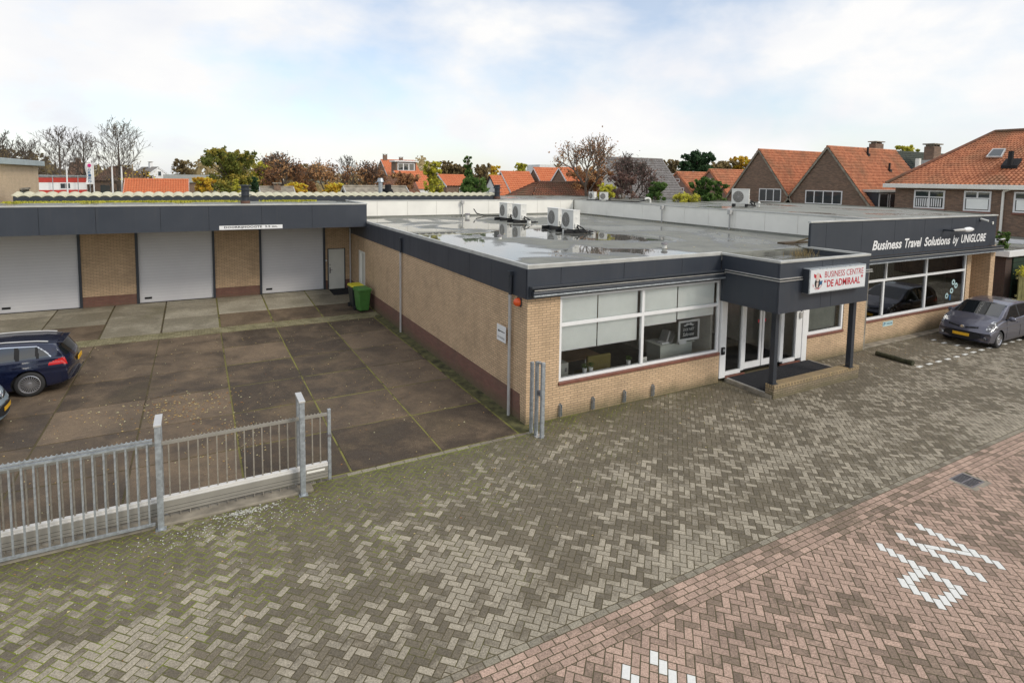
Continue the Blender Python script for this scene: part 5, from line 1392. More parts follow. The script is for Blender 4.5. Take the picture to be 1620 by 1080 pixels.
    def bend(x, y, z):
        k = (abs(y)/hw)
        kf = max(0, 1-x/1.0)**1.3; kr = max(0, 1-(LEN-x)/.8)**1.3
        x2 = x+.26*k**2.6*kf-.17*k**2.6*kr
        # upright nose profile: bumper bulges forward below
        if kf > 0: x2 += .05*kf*max(0, (z-.50))/.4
        if kr > 0: x2 -= .02*kr
        return (x2, y, z)
    # snap arch
    RA = WR+.055
    def arch(x, z):
        for cx in wx:
            d = math.hypot(x-cx, z-WR)
            if abs(d-RA) < .016 and z > .15: return (cx+(x-cx)*RA/d, WR+(z-WR)*RA/d)
        return (x, z)
    faces = {}; allv = []
    idx = {}
    for si, x in enumerate(xs_):
        for sgn in (1, -1):
            for pi_, (y, z, t_) in enumerate(secs[si]):
                xx, zz = x, z
                if y > hw*.55: xx, zz = arch(x, z)
                allv.append(bend(xx, sgn*y, zz))
    def vid(si, s_, pi_): return (si*2+s_)*m_+pi_
    def cls(x, y, z, t_, sgn):
        ay = abs(y)
        for cx in wx:
            if ay > hw*.60 and math.hypot(x-cx, z-WR) < RA-.002 and z < WR+RA: return 'arch'
        if t_ in ('glass',) :
            bl = smooth_prof(belt, x, .1); a0_, a1_, b0_, b1_ = side
            zt = smooth_prof(top, x, .05); f = (z-bl-.02)/max(.05, .40)
            xl = a0_+(a1_-a0_)*f; xr = b0_+(b1_-b0_)*max(0, f)**1.2
            if xl < x < xr and z < zt-.095 and z > bl+.028:
                for (p0, p1) in pillars:
                    if p0-.02*f < x < p1-.02*f: return 'pillar'
                return 'side'
            if est and xl-.03 < x < xr+.035 and z < zt-.078 and z > bl-.02: return 'chromeline'
            if (not est) and xl-.03 < x < xr+.03 and z < zt-.082: return 'pillar'
        if t_ in ('roof', 'edge'):
            zt = smooth_prof(top, x, .05)
            if cowl+.02 < x < ws_top and (t_ == 'roof' or ay < hw*.76): 
                return 'windscreen'
            if rw0 < x < rw1 and (t_ == 'roof' or ay < hw*.74): return 'rear_window'
        # lamps
        if x < .62 and t_ in ('side', 'shoulder', 'glass', 'edge', 'roof'):
            yy = ay/hw
            zlo = .60+.14*(x/.55)+.0; zhi = .74+.24*(x/.55)
            if yy > .56-.1*x and x > .02 and zlo < z < zhi-.01*0 and x < .56 and t_ in ('side', 'shoulder', 'glass', 'edge'): return 'headlight'
        if x > LEN-.60 and t_ in ('side', 'shoulder'):
            dx = LEN-x
            c0 = .80+.02*dx
            if c0 < z < .80+.17*(1-(dx/.60)**1.5)+.03 and ay > hw*.5 and dx < .52: return 'tail'
        return 'body'
    names = {'body': ('body', paint), 'side': ('side_window', M['car_glass']), 'pillar': ('window_pillar', M['black']), 'windscreen': ('windscreen', M['car_glass']), 'rear_window': ('rear_window', M['car_glass']),
             'headlight': ('headlight', M['lamp']), 'tail': ('tail_light', M['red_lamp']), 'chromeline': ('chrome_window_line', M['chrome'])}
    for si in range(len(xs_)-1):
        for s_, sgn in ((0, 1), (1, -1)):
            for pi_ in range(m_-1):
                a = vid(si, s_, pi_); b = vid(si+1, s_, pi_); c = vid(si+1, s_, pi_+1); d = vid(si, s_, pi_+1)
                x = (xs_[si]+xs_[si+1])/2; y = (secs[si][pi_][0]+secs[si][pi_+1][0])/2; z = (secs[si][pi_][1]+secs[si][pi_+1][1])/2
                k = cls(x, sgn*y, z, secs[si][pi_][2], sgn)
                if k == 'arch': continue
                key = (k, sgn if k in ('side', 'headlight', 'tail', 'chromeline', 'pillar') else 0)
                if k == 'side':
                    sg_ = sum(1 for p in pillars if x > p[0]); key = (k, sgn, sg_)
                f = (a, b, c, d) if sgn < 0 else (d, c, b, a)
                faces.setdefault(key, []).append(f)
    # end caps
    for si, flip in ((0, False), (len(xs_)-1, True)):
        for pi_ in range(m_-1):
            a = vid(si, 0, pi_); b = vid(si, 0, pi_+1); c = vid(si, 1, pi_+1); d = vid(si, 1, pi_)
            faces.setdefault(('body', 0), []).append((a, b, c, d))
    for key, fl in faces.items():
        nm, mt = names[key[0]]
        used = sorted({i for f in fl for i in f}); mp_ = {i: k for k, i in enumerate(used)}
        me = bpy.data.meshes.new(nm); me.from_pydata([allv[i] for i in used], [], [tuple(mp_[i] for i in f) for f in fl]); me.materials.append(mt)
        bm = bmesh.new(); bm.from_mesh(me); bmesh.ops.remove_doubles(bm, verts=bm.verts, dist=.0005); bmesh.ops.recalc_face_normals(bm, faces=bm.faces); bm.to_mesh(me); bm.free()
        for p in me.polygons: p.use_smooth = True
        me.set_sharp_from_angle(angle=R(38))
        o = bpy.data.objects.new(nm, me); COL.objects.link(o); o.parent = root
    # wheel wells, underside
    mb = MB(); mb.box(.35, LEN-.35, -hw*.80, hw*.80, .20, .55); mb.build('underbody', M['black'], root, local=True)
    mb = MB()
    for cx in wx:
        for s_ in (-1, 1):
            mb.lathe([(RA+.01, s_*(hw-.05)), (RA+.01, s_*(hw-.34)), (0, s_*(hw-.34))], (cx, 0, WR), 'y', 28)
    mb.v = [(a, b, max(c, .2)) for a, b, c in mb.v]
    build_each(mb, 'wheel_well', M['black'], root, local=True)
    for cx in wx:
        for s_ in (-1, 1): wheel(root, cx, s_*(hw-.115), WR, s_, 24 if est else 9, rimr=.72 if est else .64)
    # mirrors
    mx_ = side[0]+.16
    for s_ in (-1, 1):
        mb = MB(); zc = smooth_prof(belt, mx_)+.09
        mb.lathe([(0, -.11), (.06, -.09), (.085, 0), (.075, .08), (0, .10)], (mx_, s_*(hw+.10), zc), 'y', 14)
        mb.v = [(mx_+(a-mx_)*.8, b, c) for a, b, c in mb.v]
        mb.tube((mx_, s_*(hw-.06), zc-.05), (mx_, s_*(hw+.06), zc-.03), .025, n=8); mb.build('wing_mirror', paint, root, local=True, smooth=True)
    # front details: hugging the nose (x follows the bend function)
    def nose(y, z, off_=-.012):
        # invert: find x where section top == z for small z on the nose
        x0_ = 0
        for i, xx in enumerate(xs_):
            if smooth_prof(top, xx, .05) >= z: x0_ = xx; break
        X = bend(x0_, y, z); return (X[0]+off_, y, z)
    def strip(mb, y0_, y1_, zfa, zfb, off_, n=24, rows=4):
        """patch on the nose between heights zfa(t), zfb(t)"""
        base = len(mb.v)
        for i in range(n+1):
            t_ = i/n; y = y0_+(y1_-y0_)*t_; a, b = zfa(t_), zfb(t_)
            for j in range(rows+1): mb.v.append(nose(y, a+(b-a)*j/rows, off_))
        for i in range(n):
            for j in range(rows):
                p = base+i*(rows+1)+j; mb.f.append((p, p+rows+1, p+rows+2, p+1))
    mb = MB()
    arc = lambda t_: .03*(1-(2*t_-1)**2)
    strip(mb, -.56, .56, lambda t_: .26+.12*abs(2*t_-1)**2, lambda t_: .54-.06*abs(2*t_-1)**3, -.008)
    mb.build('lower_grille', M['black'], root, local=True)
    mb = MB()
    strip(mb, -.46, -.09, lambda t_: .655+.04*(1-t_), lambda t_: .705+.05*(1-t_), -.008, 12, 2); strip(mb, .09, .46, lambda t_: .655+.04*t_, lambda t_: .705+.05*t_, -.008, 12, 2)
    build_each(mb, 'upper_grille', M['black'], root, local=True)
    mb = MB(); p = nose(0, .69, -.02); mb.lathe([(0, -.012), (.055, -.01), (.06, 0)], p, 'x', 18); mb.build('badge', M['chrome'], root, local=True)
    mb = MB(); strip(mb, -.26, .26, lambda t_: .385, lambda t_: .49, -.03, 8, 2); mb.build('number_plate', M['plate_yellow'], root, local=True)
    for s_ in (-1, 1):
        mb = MB(); p = nose(s_*.66, .36, -.01); mb.lathe([(0, -.012), (.045, -.010), (.06, .01)], p, 'x', 14); mb.build('fog_light', M['lamp'], root, local=True)
    # bonnet and door gaps
    gp = MB()
    def gapline(pts, r_=.0035):
        gp.path(pts, r_, 5)
    # rear details
    mb = MB(); mb.box(LEN-.012, LEN+.006, -.26, .26, .72, .83); mb.build('rear_plate', M['plate_yellow'], root, local=True)
    ypos = lambda x, z: hw*.985
    for s_ in (-1, 1):
        for xd in ((side[0]+.10, 2.32 if not est else 2.66), ):
            for x_ in xd:
                zb_ = .32; pts = []
                for k in range(9):
                    z = .30+(.90-.30)*k/8; pts.append((x_, s_*(sidew(hw, z, .30, .90)+.001), z))
                gapline(pts)
        hx = 2.05 if not est else 2.42
        mb = MB(); mb.box(hx, hx+.20, s_*(hw*.99-.012), s_*(hw*.99+.022), .80, .83); mb.build('door_handle', paint, root, local=True, bevel=.006)
        if est:
            mb = MB(); mb.box(hx+.95, hx+1.15, s_*(hw*.99-.012), s_*(hw*.99+.022), .82, .85); mb.build('door_handle', paint, root, local=True, bevel=.006)
            mb = MB(); pts = [(2.3+(4.1-2.3)*k/8, s_*(.60), smooth_prof(top, 2.3+(4.1-2.3)*k/8)+.02) for k in range(9)]; mb.path(pts, .017, 8); mb.build('roof_rail', M['alu'], root, local=True)
    if gp.v: gp.build('panel_gap', M['seam'], root, local=True)
    if est:
        mb = MB(); mb.box(LEN-.03, LEN-.0, -.62, .62, .385, .405); mb.build('bumper_chrome', M['chrome'], root, local=True)
        mb = MB(); mb.box(4.26, 4.42, -.55, .55, 1.325, 1.345); mb.build('roof_spoiler', paint, root, local=True, bevel=.008)
    return root
def sidew(hw, z, z0, z1):
    t_ = (z-z0)/(z1-z0); return hw*(.985+.015*math.sin(PI*min(1, t_*1.15))-.012*max(0, (t_-.72)/.28))
make_car('hatch', M['paint_grey'], 'grey violet hatchback parked nose forward beside the shop window of the wing', 'parked car', (18.22, -1.28, 0), R(0)).scale = (1.06, 1.04, 1.05)
make_car('estate', M['paint_navy'], 'navy blue estate car with chrome window line parked in the yard at the left edge', 'parked car', (-9.95-4.70+.04+4.70, 8.42, 0), 0) if False else None
ec = make_car('estate', M['paint_navy'], 'navy blue estate car with chrome window line parked in the yard at the left edge', 'parked car', (-14.70, 8.47, 0), R(0))
lc = make_car('hatch', M['paint_pale'], 'pale blue car cut off by the left edge with its yellow plate showing', 'parked car', (-11.05, 5.75, 0), R(180))

#@@CARS
# =================================================================== BACKGROUND: houses
def ray_plane(u, v, P0, nrm):
    d = AF + AR*((u-810)/FPX) - AU*((v-540-SVY)/FPX); nrm = Vector(nrm); return CAM + d*((Vector(P0)-CAM).dot(nrm)/d.dot(nrm))
def ray_x(u, v, x): return ray_plane(u, v, (x, 0, 0), (1, 0, 0))
def tiles(mb, eA, eB, rB, rA, tw=.24, th=.34, wave=.045, step=.055):
    """pantile surface: eA->eB along the eave, rA->rB along the ridge"""
    eA, eB, rA, rB = map(Vector, (eA, eB, rA, rB))
    nrm = (eB-eA).cross(rA-eA); nrm.normalize()
    if nrm.z < 0: nrm = -nrm
    W_ = max((eB-eA).length, (rB-rA).length); H_ = (rA-eA).length
    nc = max(2, int(W_/tw))*4; nr = max(2, int(H_/th))
    base = len(mb.v)
    for j in range(nr):
        for e in (0, 1):
            t_ = (j+e)/nr
            for i in range(nc+1):
                s_ = i/nc; p = eA.lerp(eB, s_).lerp(rA.lerp(rB, s_), t_)
                ww = wave*math.cos(2*PI*i/4); mb.v.append(tuple(p+nrm*(ww+(step if e == 0 else 0))))
    n1 = nc+1
    for r_ in range(2*nr-1):
        for i in range(nc):
            a = base+r_*n1+i; mb.f.append((a, a+1, a+1+n1, a+n1))
def house(name, label, apex, D, u_end, hw_, z_e, wall, roof, group=None, ang=0.0, cat='house', over=.25, tw=.26, th=.36, X1=None, P=None, barge='white', wins=(), chimneys=(), hip=0.0, ridge_cap=True, wv=.045):
    """gabled house: ridge from the apex point running along +X (rotated by ang); gable faces -X"""
    A = P if P is not None else at(apex[0], apex[1], D)
    if X1 is None:
        e = ray_y(u_end, apex[1], A.y); Ln = e.x-A.x if ang == 0 else u_end
    else: Ln = X1-A.x
    root = empty(name, (A.x, A.y, 0), label, cat, group); root.rotation_euler = (0, 0, ang)
    zr = A.z; ez = z_e
    mb = MB()
    # walls as a prism with gable ends (local coordinates)
    prof = [(-hw_, 0), (hw_, 0), (hw_, ez), (0, zr-.12), (-hw_, ez)]
    mb.prism([(0, y, z) for y, z in prof], (Ln, 0, 0)); mb.build('wall', wall, root, local=True)
    sl = (zr-ez)/hw_; o = over
    rb = MB()
    for s_ in (-1, 1):
        ey = s_*(hw_+o); ezz = ez-o*sl+.05
        tiles(rb, (-.12, ey, ezz), (Ln+.12, ey, ezz), (Ln+.12, 0, zr+.05), (-.12, 0, zr+.05), tw, th, wv, wv)
    ro = rb.build('roof', roof, root, local=True)
    bm_ = MB()
    for s_ in (-1, 1):
        ey = s_*(hw_+o); ezz = ez-o*sl+.05
        for xx in (-.13, Ln+.07): bm_.prism([(xx, ey, ezz-.22), (xx, ey, ezz+.04), (xx, 0, zr+.10), (xx, 0, zr-.12)], (.06, 0, 0))
    build_each(bm_, 'barge_board', M[barge], ro, local=True)
    if ridge_cap:
        rc = MB(); rc.tube((-.14, 0, zr+.06), (Ln+.14, 0, zr+.06), .09, n=8); rc.build('ridge_cap', roof, ro, local=True)
    for (side_, a, b, z0, z1, nm) in wins:
        f = MB(); g = MB(); fw = .07
        if side_ == 'g':      # on the gable: a,b are y
            x = -.05
            f.box(x, x+.08, a, b, z0, z0+fw); f.box(x, x+.08, a, b, z1-fw, z1); f.box(x, x+.08, a, a+fw, z0+fw, z1-fw); f.box(x, x+.08, b-fw, b, z0+fw, z1-fw)
            for k in range(1, nm): y = a+(b-a)*k/nm; f.box(x, x+.08, y-.035, y+.035, z0+fw, z1-fw)
            g.box(-.02, -.012, a+fw, b-fw, z0+fw, z1-fw)
        else:                 # on the -Y wall: a,b are x
            y = -hw_-.05
            f.box(a, b, y, y+.08, z0, z0+fw); f.box(a, b, y, y+.08, z1-fw, z1); f.box(a, a+fw, y, y+.08, z0+fw, z1-fw); f.box(b-fw, b, y, y+.08, z0+fw, z1-fw)
            for k in range(1, nm): x = a+(b-a)*k/nm; f.box(x-.035, x+.035, y, y+.08, z0+fw, z1-fw)
            g.box(a+fw, b-fw, -hw_-.02, -hw_-.012, z0+fw, z1-fw)
        w_ = f.build('window', M['white'], root, local=True); g.build('pane', M['far_glass'], w_, local=True)
    for (cx, cy, w1, h1) in chimneys:
        c = MB(); zt = zr-abs(cy)*sl; c.box(cx-w1/2, cx+w1/2, cy-.28, cy+.28, zt-.6, zt+h1); co = c.build('chimney', wall, root, local=True)
        c = MB(); c.box(cx-w1/2-.08, cx+w1/2+.08, cy-.36, cy+.36, zt+h1+.12, zt+h1+.2)
        for k in (-1, 1): c.box(cx+k*w1*.35-.05, cx+k*w1*.35+.05, cy-.2, cy+.2, zt+h1, zt+h1+.12)
        c.build('chimney_cap', M['concrete'], co, local=True)
    return root
hg = 'brown brick gabled houses beyond the wing'
H1 = house('gabled_house', 'brown brick house with plain steep orange gable roof, left one behind the wing', None, 0, 0, 3.3, 4.6, M['brick_brown'], M['tile_orange'], hg, P=Vector((36, 22.0, 8.8)), X1=44.8, over=.1, barge='concrete', tw=.22, th=.30,
      wins=[('g', -2.35, -.2, 4.4, 5.5, 3)])
H2 = house('gabled_house', 'brown brick house with orange roof, two dark roof vents and a dormer', None, 0, 0, 3.3, 4.6, M['brick_brown'], M['tile_orange'], hg, P=Vector((36, 15.8, 8.8)), X1=45.2, over=.9, barge='concrete', tw=.22, th=.30,
      wins=[('g', -1.35, 1.65, 4.4, 5.45, 4)], chimneys=[(8.6, 1.2, 1.2, 2.2)])
mb = MB(); mb.box(.5, 4.9, -3.65, -2.1, 3.3, 5.42); do_ = mb.build('dormer', M['dark_metal'], H2, local=True)
mb = MB(); mb.box(.3, 5.1, -3.85, -1.8, 5.42, 5.6); mb.build('dormer_roof', M['trim'], do_, local=True)
mb = MB()
for a in (.65, 2.0, 3.35): mb.box(a, a+.07, -3.71, -3.65, 4.1, 5.35); mb.box(a+1.1, a+1.17, -3.71, -3.65, 4.1, 5.35); mb.box(a+.07, a+1.1, -3.71, -3.65, 5.28, 5.35); mb.box(a+.07, a+1.1, -3.71, -3.65, 4.1, 4.17)
mb.build('dormer_window_frame', M['white'], do_, local=True)
mb = MB(); mb.box(.72, 4.45, -3.68, -3.66, 4.15, 5.3); mb.build('dormer_glass', M['far_glass'], do_, local=True)
for (x, t_) in ((4.6, .12), (6.0, .42)):
    mb = MB(); y = -3.3*t_; z = 8.8-(8.8-4.6)*t_; mb.prism([(x-.12, y-.16, z-.1), (x+.12, y-.16, z-.1), (x+.12, y+.1, z-.05), (x-.12, y+.1, z-.05)], (0, 0, .25)); mb.tube((x, y, z), (x, y, z+.68), .08, n=8); mb.build('roof_vent', M['black'], H2, local=True)
# house 3, hipped
hx, hy0, hy1 = 36.0, -9.5, 10.7
h3 = empty('hipped_house', (hx, 1, 0), 'large brown brick house with hipped orange roof, skylight and white gutter at the right edge', 'house')
mb = MB(); mb.box(hx, hx+8.8, hy0, hy1, 0, 6.0); mb.build('wall', M['brick_brown'], h3)
rb = MB(); zt = 9.6; cxr = hx+4.4; e0, e1 = hx-.4, hx+9.2
tiles(rb, (e0, hy0-.45, 6.05), (e0, hy1+.45, 6.05), (cxr, 6.95, zt), (cxr, hy0+5, zt), .25, .30, .04, .04)
tiles(rb, (e0, hy1+.45, 6.05), (e1, hy1+.45, 6.05), (cxr, 6.95, zt), (cxr, 6.95, zt), .30, .36)
rb.add([(e1, hy0-.45, 6.05), (e1, hy1+.45, 6.05), (cxr, 6.95, zt), (cxr, hy0+5, zt), (e0, hy0-.45, 6.05)], [(0, 1, 2, 3), (4, 0, 3)])
ro3 = rb.build('roof', M['tile_orange'], h3)
mb = MB(); mb.tube((cxr, hy0+5, zt+.05), (cxr, 6.95, zt+.05), .12, n=8); mb.tube((cxr, 6.95, zt+.05), (e0, hy1+.45, 6.1), .12, n=8); mb.build('ridge_cap', M['tile_old'], ro3)
mb = MB(); mb.box(e0-.12, hx+.0, hy0-.6, hy1+.6, 5.78, 6.06); mb.box(hx, hx+8.8, hy1, hy1+.6, 5.78, 6.06); mb.build('gutter', M['cream'], h3, bevel=.03)
for (ua, ub, va, vb, hor) in ((1447, 1493.5, 301, 330.5, 2), (1526, 1566.5, 302.5, 335, 2), (1605, 1652, 304, 338, 2)):
    a = ray_x(ua, va, hx-.02); b = ray_x(ub, vb, hx-.02); ya_, yb_ = b.y, a.y; z0, z1 = b.z-.02, a.z+.02; fw = .09
    f = MB(); X_ = hx-.06
    f.box(X_, X_+.08, ya_, yb_, z0, z0+fw); f.box(X_, X_+.08, ya_, yb_, z1-fw, z1); f.box(X_, X_+.08, ya_, ya_+fw, z0+fw, z1-fw); f.box(X_, X_+.08, yb_-fw, yb_, z0+fw, z1-fw)
    ym = (ya_+yb_)/2; zm = z1-.45; f.box(X_+.01, X_+.07, ya_+fw, yb_-fw, zm-.035, zm+.035); f.box(X_+.005, X_+.075, ym-.045, ym+.045, z0+fw if ua < 1500 else zm+.035, z1-fw)
    w_ = f.build('window', M['white'], h3); g = MB(); g.box(hx-.03, hx-.02, ya_+fw, yb_-fw, z0+fw, z1-fw); g.build('pane', M['far_glass'], w_)
    g = MB()
    if ua < 1500:
        y = ya_+.2
        while y < yb_-.2: g.box(hx-.038, hx-.034, y, y+.07, z0+.14, zm-.1); y += .13
        g.build('vertical_blind', M['white'], w_)
    else:
        g.box(hx-.038, hx-.034, ya_+.14, yb_-.14, z0+.14, zm-.05); g.build('curtain', M['blind'], w_)
    f = MB(); f.box(hx-.10, hx, ya_-.05, yb_+.05, z0-.12, z0-.005); f.build('sill', M['sill'], w_)
p1 = ray_x(1602, 296, hx); p2 = ray_x(1589, 303, hx); p3 = ray_x(1583, 362, hx)
mb = MB(); mb.path([(hx-.12, p1.y, 5.85), (hx-.12, p2.y, p2.z), (hx-.12, p2.y-.0, .2)], .07, 10); mb.build('downpipe', M['cream'], h3)
sl3 = (zt-6.05)/(cxr-e0); nrm3 = Vector((-sl3, 0, 1)).normalized(); P3 = Vector((e0, 0, 6.05))+nrm3*.1
q = [ray_plane(u, v, P3, nrm3) for u, v in ((1560, 250), (1585, 250), (1592, 237), (1571, 237))]
mb = MB(); mb.prism(q, nrm3*.10); sk = mb.build('skylight', M['alu'], ro3); c_ = sum(q, Vector())/4
mb = MB(); mb.prism([c_+(p-c_)*.8+nrm3*.101 for p in q], nrm3*.01); mb.build('skylight_pane', M['far_glass'], ro3)
p = ray_plane(1597, 264, P3, nrm3); mb = MB(); mb.prism([p+Vector((-.1, -.4, -.1)), p+Vector((-.1, .4, -.1)), p+Vector((.5, .4, .35)), p+Vector((.5, -.4, .35))], (0, 0, .18)); mb.tube(p, p+Vector((.1, 0, .95)), .14, n=10); mb.build('roof_vent', M['black'], ro3)
# dark green roof with chimneys behind
hd = house('dark_roofed_house', 'house with dark green grey roof and wide chimney between the orange roofs', (1412, 240), 66, 1500, 5.2, 5.2, M['brick_brown'], M['tile_dark'], barge='dark_metal', tw=.3)
Ad = Vector(hd.location)
pc = at(1475, 243, 64); mb = MB(); mb.box(pc.x-.75, pc.x+.75, pc.y-.5, pc.y+.5, 7.5, pc.z+.75); co = mb.build('chimney', M['brick_brown'], hd)
mb = MB(); mb.box(pc.x-.95, pc.x+.95, pc.y-.6, pc.y+.6, pc.z+.95, pc.z+1.08)
for k in (-.6, 0, .6): mb.box(pc.x+k-.08, pc.x+k+.08, pc.y-.4, pc.y+.4, pc.z+.75, pc.z+.95)
mb.build('chimney_cap', M['concrete'], co)
mb = MB(); mb.box(pc.x-1.2, pc.x+1.2, pc.y-.8, pc.y+.8, 7.5, pc.z-.75); mb.build('chimney_flashing', M['pipe'], co)
pc = at(1452, 262, 62); mb = MB(); mb.tube((pc.x, pc.y, pc.z-.6), (pc.x, pc.y, pc.z+.75), .26, n=12); mb.build('flue', M['cream'], hd)
# steep grey roof
house('grey_roofed_house', 'house with steep grey tiled roof and white gable boards behind the purple tree', (958, 250), 52, 1046, 4.2, 3.6, M['cream'], M['tile_grey'], tw=.30, th=.30, over=.2)
fg = 'orange roofed houses in the distance'
house('gabled_house', 'small brick house with curved orange roof, left of the pair before the dark pine', (1071, 273), 66, 1117, 2.9, 4.5, M['brick_pink'], M['tile_orange'], fg, tw=.3, barge='tile_orange', over=.6, wins=[('g', -1.2, .9, 4.2, 5.3, 3), ('g', -.5, .3, 5.9, 6.3, 1)])
house('gabled_house', 'small brick house with orange roof, right of the pair before the dark pine', (1123, 269), 62, 1178, 2.9, 4.3, M['brick_pink'], M['tile_orange'], fg, tw=.3, barge='tile_orange', over=.6, wins=[('g', -.2, .25, 5.6, 6.4, 1)])
house('gabled_house', 'pinkish brick house with bright orange roof, leftmost of the central row', (793, 272), 74, 836, 2.9, 4.3, M['brick_pink'], M['tile_bright'], fg, tw=.32, wins=[('g', -1.6, -.7, 3.6, 5.2, 2), ('s', 2.6, 4.2, 3.6, 5.0, 2)])
house('gabled_house', 'brown gabled house with orange roof, middle of the central row', (845, 266), 76, 884, 3.2, 4.4, M['brick_brown'], M['tile_bright'], fg, tw=.32, wins=[('g', -1.2, .6, 4.6, 5.3, 2)])
house('gabled_house', 'brown gabled house with orange roof, last of the central row beside the bare tree', (885, 266), 70, 915, 3.3, 4.4, M['brick_brown'], M['tile_bright'], fg, tw=.32)
house('gabled_house', 'large house with broad orange roof, tallest on the skyline', (603, 253), 118, 655, 4.6, 6.4, M['brick_brown'], M['tile_bright'], fg, tw=.4, th=.5, chimneys=[(.8, 0, .8, 1.0), (4.2, 0, .7, .5)], wins=[('g', -1.5, .8, 6.2, 7.4, 2)])
pd = at(636, 264, 113); mb = MB(); mb.box(pd.x-2, pd.x+2, pd.y-2.5, pd.y+.5, pd.z-1.3, pd.z+.9); o = mb.build('dormer_block', M['brick_brown']); tag(o, 'flat roofed dormer block projecting from the tallest orange roof', 'dormer')
mb = MB(); mb.box(pd.x-2.4, pd.x+2.4, pd.y-2.9, pd.y+.5, pd.z+.9, pd.z+1.15); mb.build('roof_edge', M['white'], o)
mb = MB(); mb.box(pd.x-1.7, pd.x+1.7, pd.y-2.56, pd.y-2.505, pd.z-.8, pd.z+.7); mb.build('window', M['white'], o); 
mb = MB()
for k in range(3): mb.box(pd.x-1.55+k*1.1, pd.x-.65+k*1.1, pd.y-2.58, pd.y-2.565, pd.z-.65, pd.z+.55)
mb.build('pane', M['far_glass'], o)
house('gabled_house', 'white gabled house with orange roof below the tallest one', (624, 271), 100, 674, 4.2, 4.2, M['white'], M['tile_bright'], fg, tw=.4, th=.5)
house('gabled_house', 'dark brown roofed house half hidden by rust coloured trees', (600, 281), 72, 652, 3.5, 3.6, M['brick_brown'], M['tile_old'], fg, tw=.36)
house('gabled_house', 'long low orange roofed house behind the yellow green birch', (694, 277), 84, 741, 3.0, 5.0, M['brick_brown'], M['tile_bright'], fg, tw=.36, wins=[('s', 2.0, 3.2, 3.7, 4.7, 1), ('s', 3.6, 5.2, 3.7, 4.7, 2)])
house('gabled_house', 'small white gabled house with black edging beside the pinkish house', (776, 279), 68, 792, 2.6, 3.8, M['white'], M['tile_bright'], fg, barge='black', tw=.36)
house('low_shed', 'long shed with bright orange pantile roof at the left behind the garages', (199, 284), 62, 297, 2.6, 3.7, M['brick_brown'], M['tile_bright'], None, cat='shed', tw=.24, th=.33)
house('gabled_house', 'dark brown roofed house behind the left bare trees', (121, 257), 112, 150, 6.0, 4.5, M['brick_brown'], M['tile_old'], fg, ang=R(80), tw=.4, chimneys=[(1.5, 0, .8, .9)]) if False else house('gabled_house', 'dark brown roofed house behind the left bare trees', (112, 258), 112, 142, 5.5, 4.0, M['brick_brown'], M['tile_brown'], fg, tw=.4, chimneys=[(1.2, 0, .9, .9)])
house('white_house', 'white rendered house with grey roof on the left skyline', (250, 265), 118, 9.0, 4.0, 4.3, M['white'], M['tile_grey'], None, ang=R(112), tw=.4, wins=[('g', -.6, .1, 5.6, 6.6, 1), ('g', -.6, .3, 3.6, 4.6, 1)], chimneys=[(4, 0, .9, 1.0)])
house('grey_shed', 'low building with grey roof and small chimney behind the corrugated roof', (412, 297), 46, 462, 2.6, 3.9, M['brick_brown'], M['concrete'], 'low grey roofs behind the corrugated shed', cat='shed', barge='trim', tw=.5, th=.6, chimneys=[(1.2, -.3, .5, .35)], wv=.004)
house('grey_shed', 'low building with grey roof and dark vents behind the corrugated roof', (545, 296), 42, 640, 2.6, 3.9, M['brick_brown'], M['concrete'], 'low grey roofs behind the corrugated shed', cat='shed', barge='trim', tw=.5, th=.6, wv=.004)
p = at(614, 300, 40); t = MB(); t.prism([(p.x-.6, p.y-.3, p.z-.9), (p.x+.6, p.y-.3, p.z-.9), (p.x+.35, p.y+.2, p.z+.05), (p.x-.35, p.y+.2, p.z+.05)], (0, .5, 0)); t.tube((p.x, p.y, p.z-.2), (p.x, p.y, p.z+.35), .22, n=10); tag(t.build('roof_ventilator', M['black']), 'black roof ventilator on the low grey roof', 'roof vent')
p = at(602, 303, 39); t = MB(); t.tube((p.x, p.y, 3), (p.x, p.y, p.z+.65), .14, n=10); t.tube((p.x, p.y, p.z+.65), (p.x, p.y, p.z+.9), .24, .16, n=10); tag(t.build('steel_flue', M['galv']), 'bare steel flue pipe beside the black roof ventilator', 'flue pipe')
# brown hipped roof close behind the wing
a = at(852, 286.0, 47); b = at(912, 287, 40); el = at(828, 307, 35)
hh = empty('hipped_shed', (a.x, a.y, 0), 'low building with mossy red brown hipped tile roof behind the white parapet', 'shed')
rb = MB(); y0_ = a.y-2.2; y1_ = a.y+2.2; xe = a.x-1.9; xr = a.x+4.2
tiles(rb, (xe, y0_, 4.6), (xr, y0_, 4.6), (xr, a.y, a.z), (a.x, a.y, a.z), .26, .34); tiles(rb, (xe, y1_, 4.6), (xe, y0_, 4.6), (a.x, a.y, a.z), (a.x, a.y, a.z), .26, .34)
rb.build('roof', M['tile_old'], hh); mb = MB(); mb.box(xe+.3, xr, y0_+.3, y1_, 0, 4.55); mb.build('wall', M['brick_brown'], hh)
# left tan brick building
tb = empty('tan_brick_building', (-20, 24, 0), 'tan brick flat roofed building at the left edge behind the garages', 'building')
mb = MB(); mb.box(-26, -14.45, 20.4, 28.2, 0, 6.35); mb.build('wall', M['brick_tan'], tb)
mb = MB(); mb.box(-26.3, -14.2, 20.1, 28.5, 6.35, 6.62); mb.build('roof_edge', plain('pale_blue_grey_roof_edge', (.36,.42,.43), .5), tb, bevel=.02)
mb = MB(); mb.box(-14.45, -14.42, 24.3, 25.9, 4.6, 5.15); w_ = mb.build('window', M['far_glass'], tb); mb = MB(); mb.box(-14.45, -14.38, 24.2, 26.0, 5.15, 5.24); mb.build('lintel', M['concrete'], w_)
